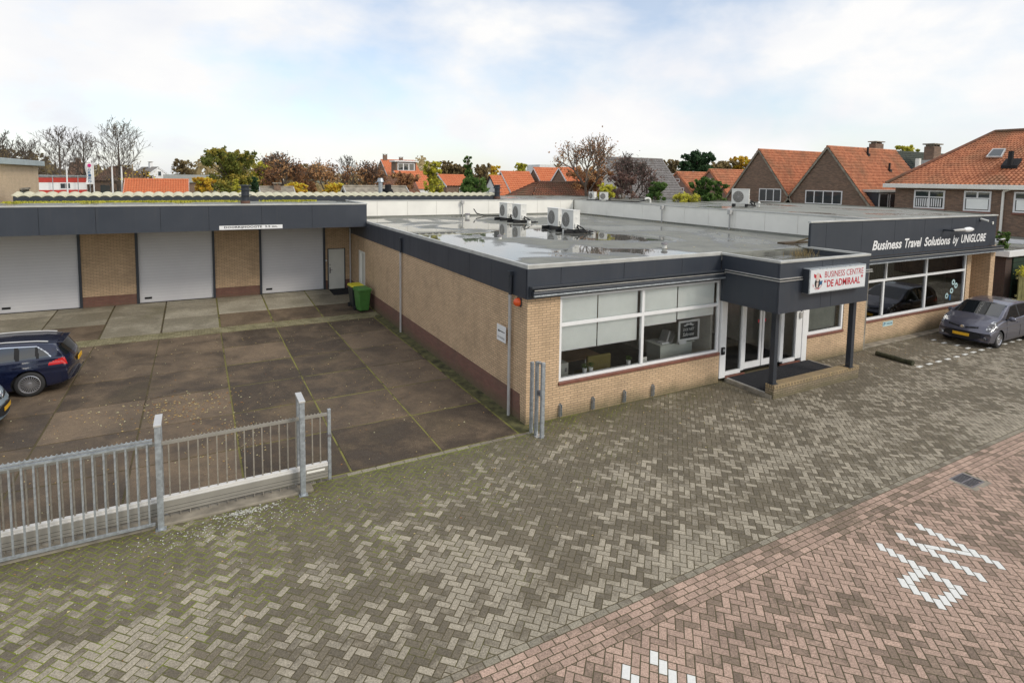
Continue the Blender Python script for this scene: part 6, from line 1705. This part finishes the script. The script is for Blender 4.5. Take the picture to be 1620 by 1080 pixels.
# red and white banded building
p0 = at(35, 278, 73); p1 = at(137, 279, 80)
rw = empty('red_white_building', (p0.x, p0.y, 0), 'two storey red and white banded site building with outside steel stair', 'building')
Ln = (p1-p0).xy.length; dr = (p1-p0).xy.normalized(); rw.rotation_euler = (0, 0, math.atan2(dr.y, dr.x)-R(0)); rw.location = (p0.x, p0.y, 0)
M['red_panel'] = plain('red_panel', (.48,.05,.035), .5); zt_ = p0.z
mb = MB(); mb.box(0, Ln, 0, 5, .1, zt_); mb.build('wall', M['white'], rw, local=True)
for (z0, z1) in ((zt_-.85, zt_-.2), (zt_-2.35, zt_-1.85), (zt_-3.6, zt_-2.75)):
    mb = MB(); mb.box(.1, Ln-.05, -.03, -.002, z0, z1); mb.build('red_band', M['red_panel'], rw, local=True)
mb = MB(); mb.box(0, Ln, -.35, .1, zt_, zt_+.12); mb.box(0, Ln, -1.0, -.03, zt_-2.62, zt_-2.5); build_each(mb, 'walkway', M['galv'], rw, local=True)
for x in (Ln*.60, Ln*.68): 
    mb = MB(); mb.box(x-.4, x+.35, -.06, -.03, zt_-1.75, zt_-.9); w_ = mb.build('window', M['white'], rw, local=True); mb = MB(); mb.box(x-.3, x+.25, -.07, -.061, zt_-1.65, zt_-1.0); mb.build('pane', M['far_glass'], w_, local=True)
mb = MB()
for x in (Ln*.38, Ln*.78, Ln*.98): mb.tube((x, -.95, 0), (x, -.95, zt_+.1), .05, n=6)
mb.prism([(Ln*.42, -1.6, zt_-2.5), (Ln*.46, -1.6, zt_-2.5), (Ln*.62, -1.6, zt_-4), (Ln*.58, -1.6, zt_-4)], (0, .6, 0)); mb.build('stair_frame', M['galv'], rw, local=True)
# brown brick building with windows behind the flagpoles
p0 = at(148, 288, 84); p1 = at(236, 290, 84)
bb = empty('brick_hall', (p0.x, p0.y, 0), 'brown brick hall with hipped dark roof and large dark windows behind the flagpoles', 'building')
mb = MB(); mb.box(p0.x, p1.x, p0.y, p0.y+9, 0, 4.9); mb.build('wall', M['brick_brown'], bb)
mb = MB(); xm = at(165, 262, 86); zr_ = xm.z
tiles(mb, (p0.x-.3, p0.y-.3, 4.9), (p1.x+.3, p0.y-.3, 4.9), (p1.x-4, p0.y+4.5, zr_), (p0.x+1.8, p0.y+4.5, zr_), .4, .5); tiles(mb, (p0.x-.3, p0.y+9.3, 4.9), (p0.x-.3, p0.y-.3, 4.9), (p0.x+1.8, p0.y+4.5, zr_), (p0.x+1.8, p0.y+4.5, zr_), .4, .5); mb.build('roof', M['tile_brown'], bb)
for k in range(4):
    x = p0.x+.8+k*2.0; mb = MB(); mb.box(x, x+1.2, p0.y-.04, p0.y-.002, 2.8, 4.3); mb.build('window', M['far_glass'], bb)
# grey flat hall
p0 = at(258, 276, 108); p1 = at(338, 276, 108)
gh = empty('grey_hall', (p0.x, p0.y, 0), 'flat roofed hall with broad pale grey fascia on the left', 'building')
mb = MB(); mb.box(p0.x+.3, p1.x, p0.y+.3, p0.y+12, 0, p0.z-1.5); mb.build('wall', M['brick_brown'], gh)
mb = MB(); mb.box(p0.x, p1.x+3, p0.y, p0.y+12, p0.z-1.5, p0.z); mb.build('fascia', plain('pale_grey_fascia', (.36,.37,.35), .6), gh)
# pale far roof
p0 = at(862, 260, 135); p1 = at(896, 259, 135)
gh = empty('pale_roofed_building', (p0.x, p0.y, 0), 'distant building with pale grey stepped roof behind the central row', 'building')
mb = MB(); mb.prism([(p0.x-2, p0.y, 6), (p1.x+2, p0.y, 6), (p1.x, p0.y+3, p0.z), (p0.x+.5, p0.y+3, p0.z)], (0, 6, 0)); mb.build('roof', M['trim'], gh)
mb = MB(); mb.box(p0.x-1.5, p1.x+1.5, p0.y+.5, p0.y+8, 0, 6); mb.build('wall', M['brick_brown'], gh)
# poles
for (u, vt, D, nm, lb) in ((105, 264, 66, 'flagpole', 'white flagpole before the red and white building'), (177, 265, 62, 'flagpole', 'white flagpole left of the pair before the brick hall'), (192, 265, 62, 'flagpole', 'white flagpole right of the pair before the brick hall'), (209, 260, 64, 'flagpole', 'thin brown pole left of the orange shed roof')):
    p = at(u, vt, D); mb = MB(); mb.tube((p.x, p.y, 0), (p.x, p.y, p.z), .11, .07, n=8); o = mb.build(nm, M['white'] if u != 209 else M['pebble']); tag(o, lb, 'flagpole', 'flagpoles at the left')
    mb = MB(); mb.lathe([(0, .16), (.09, .08), (.09, 0), (0, 0)], (p.x, p.y, p.z), 'z', 8); mb.build('knob', M['alu'], o)
p = at(147, 258, 64)
fl = empty('banner_flag', (p.x, p.y, 0), 'tall white banner flag with magenta emblem and dark vertical letters', 'flag')
mb = MB(); mb.tube((p.x, p.y, 0), (p.x, p.y, p.z+.1), .06, n=8); mb.build('pole', M['white'], fl)
vs = []; fs = []
for j in range(13):
    for i in range(5):
        z = p.z-2.35*j/12; x = p.x-.06-.62*i/4-.08*math.sin(j*.6)*(i/4); y = p.y+.10*math.sin(i*1.4+j*.5)*(i/4); vs.append((x, y, z))
for j in range(12):
    for i in range(4): a = j*5+i; fs.append((a, a+1, a+6, a+5))
mb = MB(); mb.add(vs, fs); fc = mb.build('cloth', M['white'], fl)
mb = MB(); disc(mb, p.x-.33, p.z-.28, .17, .2, p.y-.13, 12); mb.build('magenta_emblem', plain('magenta', (.55,.02,.18), .6), fc)
mb = MB()
for k in range(5): v_, f_ = text_geo('GRIEN'[k], (p.x-.46, p.x-.20, p.z-.85-k*.32, p.z-.62-k*.32), at_=p.y-.13, offset=.02); mb.add(v_, f_)
mb.build('vertical_letters', M['blue_letter'], fc)
# right: brick shed with white fascia, garages behind, wooden fence with ivy
sx = empty('brick_shed', (28.9, 1.4, 0), 'dark brick shed with white roof fascia right of the wing', 'shed')
mb = MB(); mb.box(28.9, 29.2, 1.5, 7, 0, 2.45); mb.box(29.2, 33.6, 1.5, 1.75, 0, 2.45) ; mb.box(29.2, 33.6, 6.75, 7, 0, 2.45); mb.build('wall', M['brick_dark'], sx)
mb = MB(); mb.box(28.7, 33.8, 1.3, 7.2, 2.45, 2.75); mb.build('fascia', M['white'], sx, bevel=.01)
mb = MB(); mb.box(28.85, 33.65, 1.45, 7.05, 2.70, 2.77); mb.build('roof', M['roof2'], sx)
mb = MB(); mb.box(29.6, 33.5, 1.44, 1.49, .1, 2.35); dg = mb.build('green_door', plain('dark_green_planks', (.02,.045,.03), .6), sx)
mb = MB(); 
for k in range(7): mb.box(29.6, 33.5, 1.425, 1.44, .3+k*.3, .32+k*.3)
mb.build('plank_groove', M['black'], dg)
mb = MB(); mb.box(34.3, 35.98, -5, 8, 0, 2.55); o = mb.build('brick_annexe', M['brick_dark']); tag(o, 'flat roofed brick annexe with white fascia against the house behind the dark shed', 'annexe')
mb = MB(); mb.box(34.0, 35.985, -5.3, 8.2, 2.55, 2.98); mb.build('fascia', M['white'], o); mb = MB(); mb.box(34.15, 35.97, -5.2, 8.1, 2.9, 3.0); mb.build('roof', M['roof2'], o)
M['fence_wood'] = plain('mossy_fence_wood', (.17,.16,.06), .9, 0, .35, 3)
fw_ = empty('wooden_fence', (29.3, .9, 0), 'mossy upright board fence topped with ivy at the right edge', 'fence')
mb = MB(); x = 28.9; r = random.Random(8)
while x < 37: mb.box(x, x+.14, .9+r.uniform(-.01, .01), .93+r.uniform(-.005, .01), .03, 1.80+r.uniform(-.02, .02)); x += .15
mb.build('boards', M['fence_wood'], fw_); mb = MB(); mb.box(28.8, 37, .94, 1.0, .5, .6); mb.box(28.8, 37, .94, 1.0, 1.4, 1.5); build_each(mb, 'rail', M['fence_wood'], fw_)

# =================================================================== TREES
def leaf_mesh(name, pts, size, mat, parent, r, flat=False):
    vs = []; fs = []; vals = []; base = base_of(parent) if parent else Vector((0,0,0))
    for (p, sh_) in pts:
        n = Vector((r.gauss(0, 1), r.gauss(0, 1), r.gauss(0, 1)+.4)).normalized(); a = n.orthogonal().normalized(); b = n.cross(a); ang = r.uniform(0, 2*PI)
        a, b = a*math.cos(ang)+b*math.sin(ang), b*math.cos(ang)-a*math.sin(ang); s_ = size*r.uniform(.6, 1.3); k = len(vs); q0 = p-base
        vs += [tuple(q0-a*s_), tuple(q0-b*s_*.55), tuple(q0+a*s_), tuple(q0+b*s_*.55)]; fs.append((k, k+1, k+2, k+3)); vals.append((min(1, max(0, sh_+r.uniform(-.25, .25))), r.random()))
    return raw_mesh(name, vs, fs, mat, parent, vals)
def grow(mb, p, d, length, rad, lvl, r, tips, spread=.55, kids=3, up=.15, minr=.02, ratio=.72):
    n = 3; q = p; dd = d.copy(); seg = length/n
    for i in range(n):
        dd = (dd+Vector((r.gauss(0, .10), r.gauss(0, .10), r.gauss(0, .06)+up*.25))).normalized(); q2 = q+dd*seg
        r0 = max(minr, rad*(1-.35*i/n)); r1 = max(minr, rad*(1-.35*(i+1)/n)); mb.tube(q, q2, r0, r1, n=6 if rad > .08 else 4, caps=False)
        if lvl > 0 and i > 0 and r.random() < .8:
            sd_ = dd.orthogonal(); sd_.rotate(Matrix.Rotation(r.uniform(0, 2*PI), 3, dd)); nd = (dd*(1-spread)+sd_.normalized()*spread*1.15+Vector((0, 0, up))).normalized()
            grow(mb, q2, nd, length*ratio*r.uniform(.7, 1.0), rad*.5, lvl-1, r, tips, spread, kids, up, minr, ratio)
        q = q2
        if lvl <= 1: tips.append(q)
    if lvl > 0:
        for k in range(kids):
            sd_ = dd.orthogonal(); sd_.rotate(Matrix.Rotation(2*PI*k/kids+r.uniform(-.5, .5), 3, dd)); nd = (dd*(1-spread*.8)+sd_.normalized()*spread+Vector((0, 0, up))).normalized()
            grow(mb, q, nd, length*ratio*r.uniform(.75, 1.05), rad*.6, lvl-1, r, tips, spread, kids, up, minr, ratio)
    else: tips.append(q)
def tree(kind, label, u, vtop, D, width_px, leaf=None, nleaf=0, lsize=.16, seed=1, name='tree', group='trees beyond the roofs', bark='bark', trunk_h=None, spread=.5, up=.12, lvl=4, minr=.03, lumps=0, vbot=None, cone=False, core=.9):
    P = at(u, vtop, D); H = P.z; Rw = width_px/2/FPX*D; r = random.Random(seed); base = Vector((P.x, P.y, 0))
    t = empty(name, base, label, 'tree' if 'bush' not in name else 'bush', group)
    mb = MB(); tips = []
    if kind == 'leader':
        mb.tube(base, base+Vector((0, 0, H*.45)), H*.024, H*.015, n=8, caps=False); mb.tube(base+Vector((0, 0, H*.45)), base+Vector((0, 0, H)), H*.015, .02, n=6, caps=False)
        for k in range(44):
            tt = .20+.76*k/43; z = H*tt; a = k*2.4+r.uniform(-.4, .4); ln = Rw*1.35*(math.sin(PI*min(1, (tt-.05)/.95))**.7)*r.uniform(.75, 1.1)
            q = base+Vector((0, 0, z)); d = Vector((math.cos(a), math.sin(a), .55+.6*tt)).normalized(); rr = max(.03, .085*(1.1-tt)); pl_ = [q]
            for j in range(5):
                d = (d+Vector((r.gauss(0, .08), r.gauss(0, .08), .12))).normalized(); q2 = q+d*ln/5; mb.tube(q, q2, max(.022, rr*(1-j/5.5)), max(.02, rr*(1-(j+1)/5.5)), n=4, caps=False); q = q2; pl_.append(q)
                for m2 in range(2):
                    sd_ = d.orthogonal(); sd_.rotate(Matrix.Rotation(r.uniform(0, 2*PI), 3, d)); nd = (d*.75+sd_.normalized()*.65+Vector((0, 0, .25))).normalized(); e = q+nd*ln*r.uniform(.15, .34); mb.tube(q, e, .024, .016, n=3, caps=False); tips.append(e)
                    for m3 in range(3):
                        nd2 = (nd+Vector((r.gauss(0, .5), r.gauss(0, .5), r.gauss(.2, .3)))).normalized(); c0 = q.lerp(e, r.uniform(.3, .8)); mb.tube(c0, c0+nd2*ln*r.uniform(.08, .2), .017, .013, n=3, caps=False)
        mb.build('trunk', M[bark], t)
        if nleaf: leaf_mesh('crown', [(r.choice(tips)+Vector((r.gauss(0, .15), r.gauss(0, .15), r.gauss(0, .15))), .5) for _ in range(nleaf)], lsize, LM[leaf], t, r)
    elif kind in ('bare', 'mixed'):
        th = trunk_h or H*.28; mb.tube(base, base+Vector((0, 0, th)), H*.026, H*.020, n=8, caps=False)
        grow(mb, base+Vector((0, 0, th)), Vector((0, 0, 1)), H*.26, H*.018, lvl, r, tips, spread, 3, up, minr)
        # scale to height & width
        mz = max(v[2] for v in mb.v); mr = sorted(math.hypot(v[0]-P.x, v[1]-P.y) for v in mb.v)[int(len(mb.v)*.97)]
        fz = H/mz; fr_ = Rw/max(.1, mr)
        def sc(v): k = min(1, v[2]/(th+.5)); f = 1+(fr_-1)*k; return (P.x+(v[0]-P.x)*f, P.y+(v[1]-P.y)*f, v[2]*fz)
        mb.v = [sc(v) for v in mb.v]; tips = [Vector(sc(v)) for v in tips]
        mb.build('trunk', M[bark], t)
        if nleaf:
            pts = []
            hs_ = sorted(tips, key=lambda q: q.z)
            for k in range(nleaf):
                q = r.choice(tips); w_ = 1-(q.z/H) if kind == 'mixed' else .6
                if kind == 'mixed' and r.random() > (w_*2.2): continue
                pts.append((q+Vector((r.gauss(0, .28), r.gauss(0, .28), r.gauss(0, .25))), .5+.4*math.sin(q.x*2+q.z)))
            leaf_mesh('crown', pts, lsize, LM[leaf], t, r)
    else:
        zb_ = at(u, vbot, D).z if vbot else H*.25
        mb.tube(base, base+Vector((0, 0, H*.85)), H*.022, .03, n=8, caps=False)
        pts = []; L_ = []
        nl = int((lumps or 34)*1.5)
        for k in range(nl):
            tt = r.random(); z = zb_+(H-zb_)*(tt**.85)
            prof = (1-tt)*.95+.06 if cone else math.sin(PI*min(1, .12+.86*(1-abs(tt-.42)/.62)))**.8 if abs(tt-.42) < .62 else .2
            a = r.uniform(0, 2*PI); rr = Rw*prof*math.sqrt(r.random())*core; c = Vector((P.x+rr*math.cos(a), P.y+rr*math.sin(a), z)); s_ = Rw*r.uniform(.09, .29)*(1.1-.6*tt)
            L_.append((c, s_, r.uniform(.15, .85)))
            st_ = base+Vector((0, 0, max(.3, z-rr*.8))); mb.tube(st_, c, .05, .02, n=4, caps=False)
        for k in range(nleaf):
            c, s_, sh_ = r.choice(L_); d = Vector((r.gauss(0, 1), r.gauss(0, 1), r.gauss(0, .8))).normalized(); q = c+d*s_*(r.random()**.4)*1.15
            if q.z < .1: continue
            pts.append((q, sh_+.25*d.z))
        # stray twigs on top
        for k in range(int(nl*.8)):
            c, s_, sh_ = r.choice(L_); d = Vector((r.gauss(0, .6), r.gauss(0, .6), 1)).normalized(); e = c+d*s_*r.uniform(1.3, 2.0)
            mb.tube(c, e, .02, .01, n=3, caps=False)
            for j in range(6): pts.append((c.lerp(e, .5+.5*j/6)+Vector((r.gauss(0, .06), r.gauss(0, .06), 0)), sh_))
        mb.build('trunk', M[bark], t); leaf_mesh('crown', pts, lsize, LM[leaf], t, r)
    return t
# bare trees on the left skyline
tree('leader', 'bare tree at the very left edge above the tan building', -4, 216, 60, 70, seed=11, bark='bark_dark', minr=.018, up=.3, spread=.42)
tree('leader', 'small bare tree left of the tall ones above the tan building', 40, 228, 85, 62, seed=12, bark='bark_dark', minr=.02, up=.25, spread=.42)
tree('leader', 'tall narrow bare tree with pointed crown, left of the three tall ones', 92, 208, 80, 66, seed=13, bark='bark_dark', up=.32, minr=.022, spread=.40)
tree('leader', 'bare tree with airy crown behind the banner flag', 131, 217, 84, 60, seed=14, bark='bark_dark', minr=.022, up=.3, spread=.42)
tree('leader', 'largest round headed bare tree on the left skyline', 186, 206, 80, 84, seed=25, bark='bark_dark', spread=.45, up=.3, minr=.02, leaf='brown', nleaf=500, lsize=.10)
tree('mixed', 'low bare tree with yellow leaves below the largest bare tree', 214, 268, 75, 60, leaf='gold', nleaf=500, seed=16, lsize=.14, lvl=3)
for i, (u, vt, w_, lf, lb) in enumerate(((75, 272, 60, 'brown', 'brown leafy shrubs behind the red and white building'), (205, 272, 60, 'brown', 'dull brown low tree behind the orange shed roof'), (188, 276, 44, 'gold', 'yellow leafed shrub before the brick hall'))):
    tree('dense', lb, u, vt, 90, w_, leaf=lf, nleaf=1600, lsize=.22, seed=30+i, vbot=300)
tree('dense', 'round brown tree on the far left skyline', 288, 254, 125, 38, leaf='brown', nleaf=1600, lsize=.25, seed=41, vbot=276)
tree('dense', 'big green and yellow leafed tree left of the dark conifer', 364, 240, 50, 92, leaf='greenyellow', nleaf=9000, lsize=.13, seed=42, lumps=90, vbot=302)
tree('dense', 'low golden shrub at the foot of the big green tree', 322, 282, 47, 36, leaf='gold', nleaf=1500, lsize=.11, seed=43, vbot=303)
tree('dense', 'small yellow green tree before the big green tree', 374, 285, 40, 16, leaf='yellowgreen', nleaf=1200, lsize=.09, seed=44, vbot=306, cone=True)
tree('dense', 'small dark conifer beside the flue pipe', 402, 281, 42, 18, leaf='dark', nleaf=1600, lsize=.09, seed=45, vbot=306, cone=True)
tree('dense', 'pale yellow tree right of the big green tree', 408, 255, 62, 50, leaf='yellowgreen', nleaf=2600, lsize=.15, seed=46, vbot=300)
tree('mixed', 'rust coloured tree with bare top, tallest of the autumn group', 450, 240, 58, 84, leaf='rust', nleaf=3800, lsize=.13, seed=47, bark='bark_dark')
tree('dense', 'rust coloured low tree filling the left of the autumn group', 428, 262, 62, 56, leaf='rust', nleaf=3200, lsize=.15, seed=48, vbot=303)
tree('dense', 'rust coloured low tree filling the middle of the autumn group', 478, 268, 62, 54, leaf='rust', nleaf=3000, lsize=.15, seed=49, vbot=303)
tree('dense', 'olive green tree peeping above the autumn group', 490, 262, 90, 46, leaf='brown', nleaf=2000, lsize=.2, seed=50, vbot=285)
tree('mixed', 'bare topped tree with orange lower leaves in the autumn group', 515, 248, 56, 66, leaf='rust', nleaf=2800, lsize=.13, seed=51)
tree('leader', 'thin bare tree between the rust coloured trees', 549, 250, 66, 44, seed=52, bark='bark_dark', minr=.015, up=.3, spread=.4)
tree('mixed', 'dark rust tree left of the tallest orange roof', 576, 255, 58, 72, leaf='rust', nleaf=4000, lsize=.13, seed=53, bark='bark_dark')
tree('dense', 'golden low bushes behind the corrugated roof', 470, 292, 50, 40, leaf='gold', nleaf=1600, lsize=.11, seed=54, vbot=306)
tree('dense', 'golden low bushes left of the slate grey roof', 530, 292, 50, 40, leaf='gold', nleaf=1600, lsize=.11, seed=55, vbot=306)
tree('dense', 'dark rust low tree before the white gabled house', 640, 276, 56, 60, leaf='rust', nleaf=2200, lsize=.14, seed=56, vbot=300, core=.8)
tree('dense', 'yellow green birch standing before the long orange roof', 684, 256, 50, 38, leaf='yellowgreen', nleaf=4200, lsize=.11, seed=57, vbot=304, lumps=50)
tree('dense', 'dark green far tree right of the birch', 708, 257, 120, 40, leaf='brown', nleaf=1800, lsize=.26, seed=58, vbot=280)
tree('dense', 'brown far tree above the long orange roof', 728, 262, 120, 40, leaf='brown', nleaf=1700, lsize=.26, seed=59, vbot=280)
tree('dense', 'narrow dark upright tree with ragged top', 741, 249, 60, 22, leaf='green', nleaf=1100, lsize=.14, seed=60, vbot=285, core=.7)
tree('dense', 'glossy green laurel bush behind the corrugated roof', 750, 284, 40, 54, leaf='green', nleaf=3600, lsize=.10, seed=61, vbot=304, name='laurel_bush', lumps=44)
tree('dense', 'brown tree behind the ragged upright tree', 765, 262, 95, 34, leaf='brown', nleaf=1600, lsize=.22, seed=62, vbot=290)
tree('dense', 'yellowing tree on the skyline left of the pinkish house', 782, 264, 115, 30, leaf='gold', nleaf=1200, lsize=.22, seed=63, vbot=285)
tree('dense', 'pale far tree above the central row of orange roofs', 824, 260, 120, 26, leaf='yellowgreen', nleaf=1100, lsize=.22, seed=64, vbot=275)
tree('mixed', 'big bare branching tree with orange lower leaves beside the roof units', 932, 213, 46, 104, leaf='rust', nleaf=5200, lsize=.085, seed=65, spread=.5, up=.22, minr=.015, lvl=4)
tree('dense', 'low orange brown tree behind the big bare branching tree', 935, 268, 48, 84, leaf='rust', nleaf=3800, lsize=.11, seed=165, vbot=310)
tree('mixed', 'purple brown leafed tree before the grey roof', 1000, 238, 42, 78, leaf='purple', nleaf=4200, lsize=.075, seed=66, spread=.55, bark='bark_dark')
tree('dense', 'purple brown low shrub below the grey roof', 985, 275, 40, 54, leaf='purple', nleaf=2400, lsize=.08, seed=67, vbot=312, name='purple_bush')
tree('dense', 'green shrub left of the purple bush behind the wing roof', 960, 292, 38, 30, leaf='yellowgreen', nleaf=1400, lsize=.08, seed=68, vbot=313, name='green_bush')
tree('dense', 'dark green shrub at the foot of the grey roof', 1038, 290, 38, 40, leaf='green', nleaf=2600, lsize=.09, seed=69, vbot=316, name='dark_bush')
tree('dense', 'bright green bush before the houses with curved roof', 1112, 283, 38, 44, leaf='green', nleaf=3600, lsize=.09, seed=70, vbot=320, name='green_bush')
tree('dense', 'darker green bush directly left of the brown gable', 1138, 288, 39, 30, leaf='green', nleaf=2200, lsize=.09, seed=71, vbot=320, name='green_bush')
tree('dense', 'low clipped green hedge behind the wing roof', 1085, 309, 36, 50, leaf='yellowgreen', nleaf=1600, lsize=.07, seed=72, vbot=320, name='hedge_bush')
tree('dense', 'large dark green pine behind the pair of small brick houses', 1105, 242, 100, 56, leaf='dark', nleaf=5200, lsize=.26, seed=73, vbot=276, lumps=60)
tree('dense', 'smaller dark pine at the left foot of the large pine', 1082, 257, 98, 26, leaf='dark', nleaf=1600, lsize=.26, seed=74, vbot=276)
tree('dense', 'brown tree left of the large pine', 1063, 254, 115, 34, leaf='brown', nleaf=1500, lsize=.24, seed=75, vbot=276)
for i, (u, vt, lf, lb) in enumerate(((1148, 256, 'brown', 'brown autumn tree right of the large pine'), (1172, 250, 'gold', 'golden brown tree left of the first brown gable'), (1430, 231, 'yellowgreen', 'yellow green tree top between the chimneys'), (1130, 262, 'brown', 'dull autumn tree between the pine and the golden one'))):
    tree('dense', lb, u, vt, 112, 44, leaf=lf, nleaf=2200, lsize=.26, seed=80+i, vbot=280)
tree('dense', 'leafy green bush right of the wing fascia above the dark shed', 1588, 368, 30, 24, leaf='green', nleaf=2200, lsize=.07, seed=90, vbot=402, name='green_bush')
iv = []
r = random.Random(77)
for k in range(2600):
    x = r.uniform(28.9, 37); iv.append((Vector((x, .88+r.gauss(0, .10), 1.78+r.gauss(0, .10)+.08*math.sin(x*3))), r.uniform(.3, 1)))
io = leaf_mesh('ivy_top', iv, .06, LM['yellowgreen'], fw_, r)
# far wooded horizon
r = random.Random(99); vs = []; fs = []; vals = []
for k in range(26000):
    a = r.uniform(R(-38), R(98)); D = r.uniform(170, 300); x = CAM.x+D*math.sin(a); y = CAM.y+D*math.cos(a)
    hmax = 7.2+2.8*math.sin(a*23)+2.2*math.sin(a*57+1)+1.2*math.sin(a*131); z = hmax*math.sqrt(r.random())*(D/220)
    s_ = r.uniform(.5, 1.1); n_ = len(vs); c = Vector((x, y, max(.3, z))); d1 = Vector((r.gauss(0,1), r.gauss(0,1), r.gauss(0,1))).normalized()*s_; d2 = d1.orthogonal().normalized()*s_*.7
    vs += [tuple(c-d1), tuple(c-d2), tuple(c+d1), tuple(c+d2)]; fs.append((n_, n_+1, n_+2, n_+3)); vals.append((min(1, max(0, .5+.4*math.sin(a*40)+r.uniform(-.2, .2))), .5))
tag(raw_mesh('distant_woods', vs, fs, LM['brown'], vals=vals), 'brown autumn woods along the far horizon', 'woods', kind='stuff')
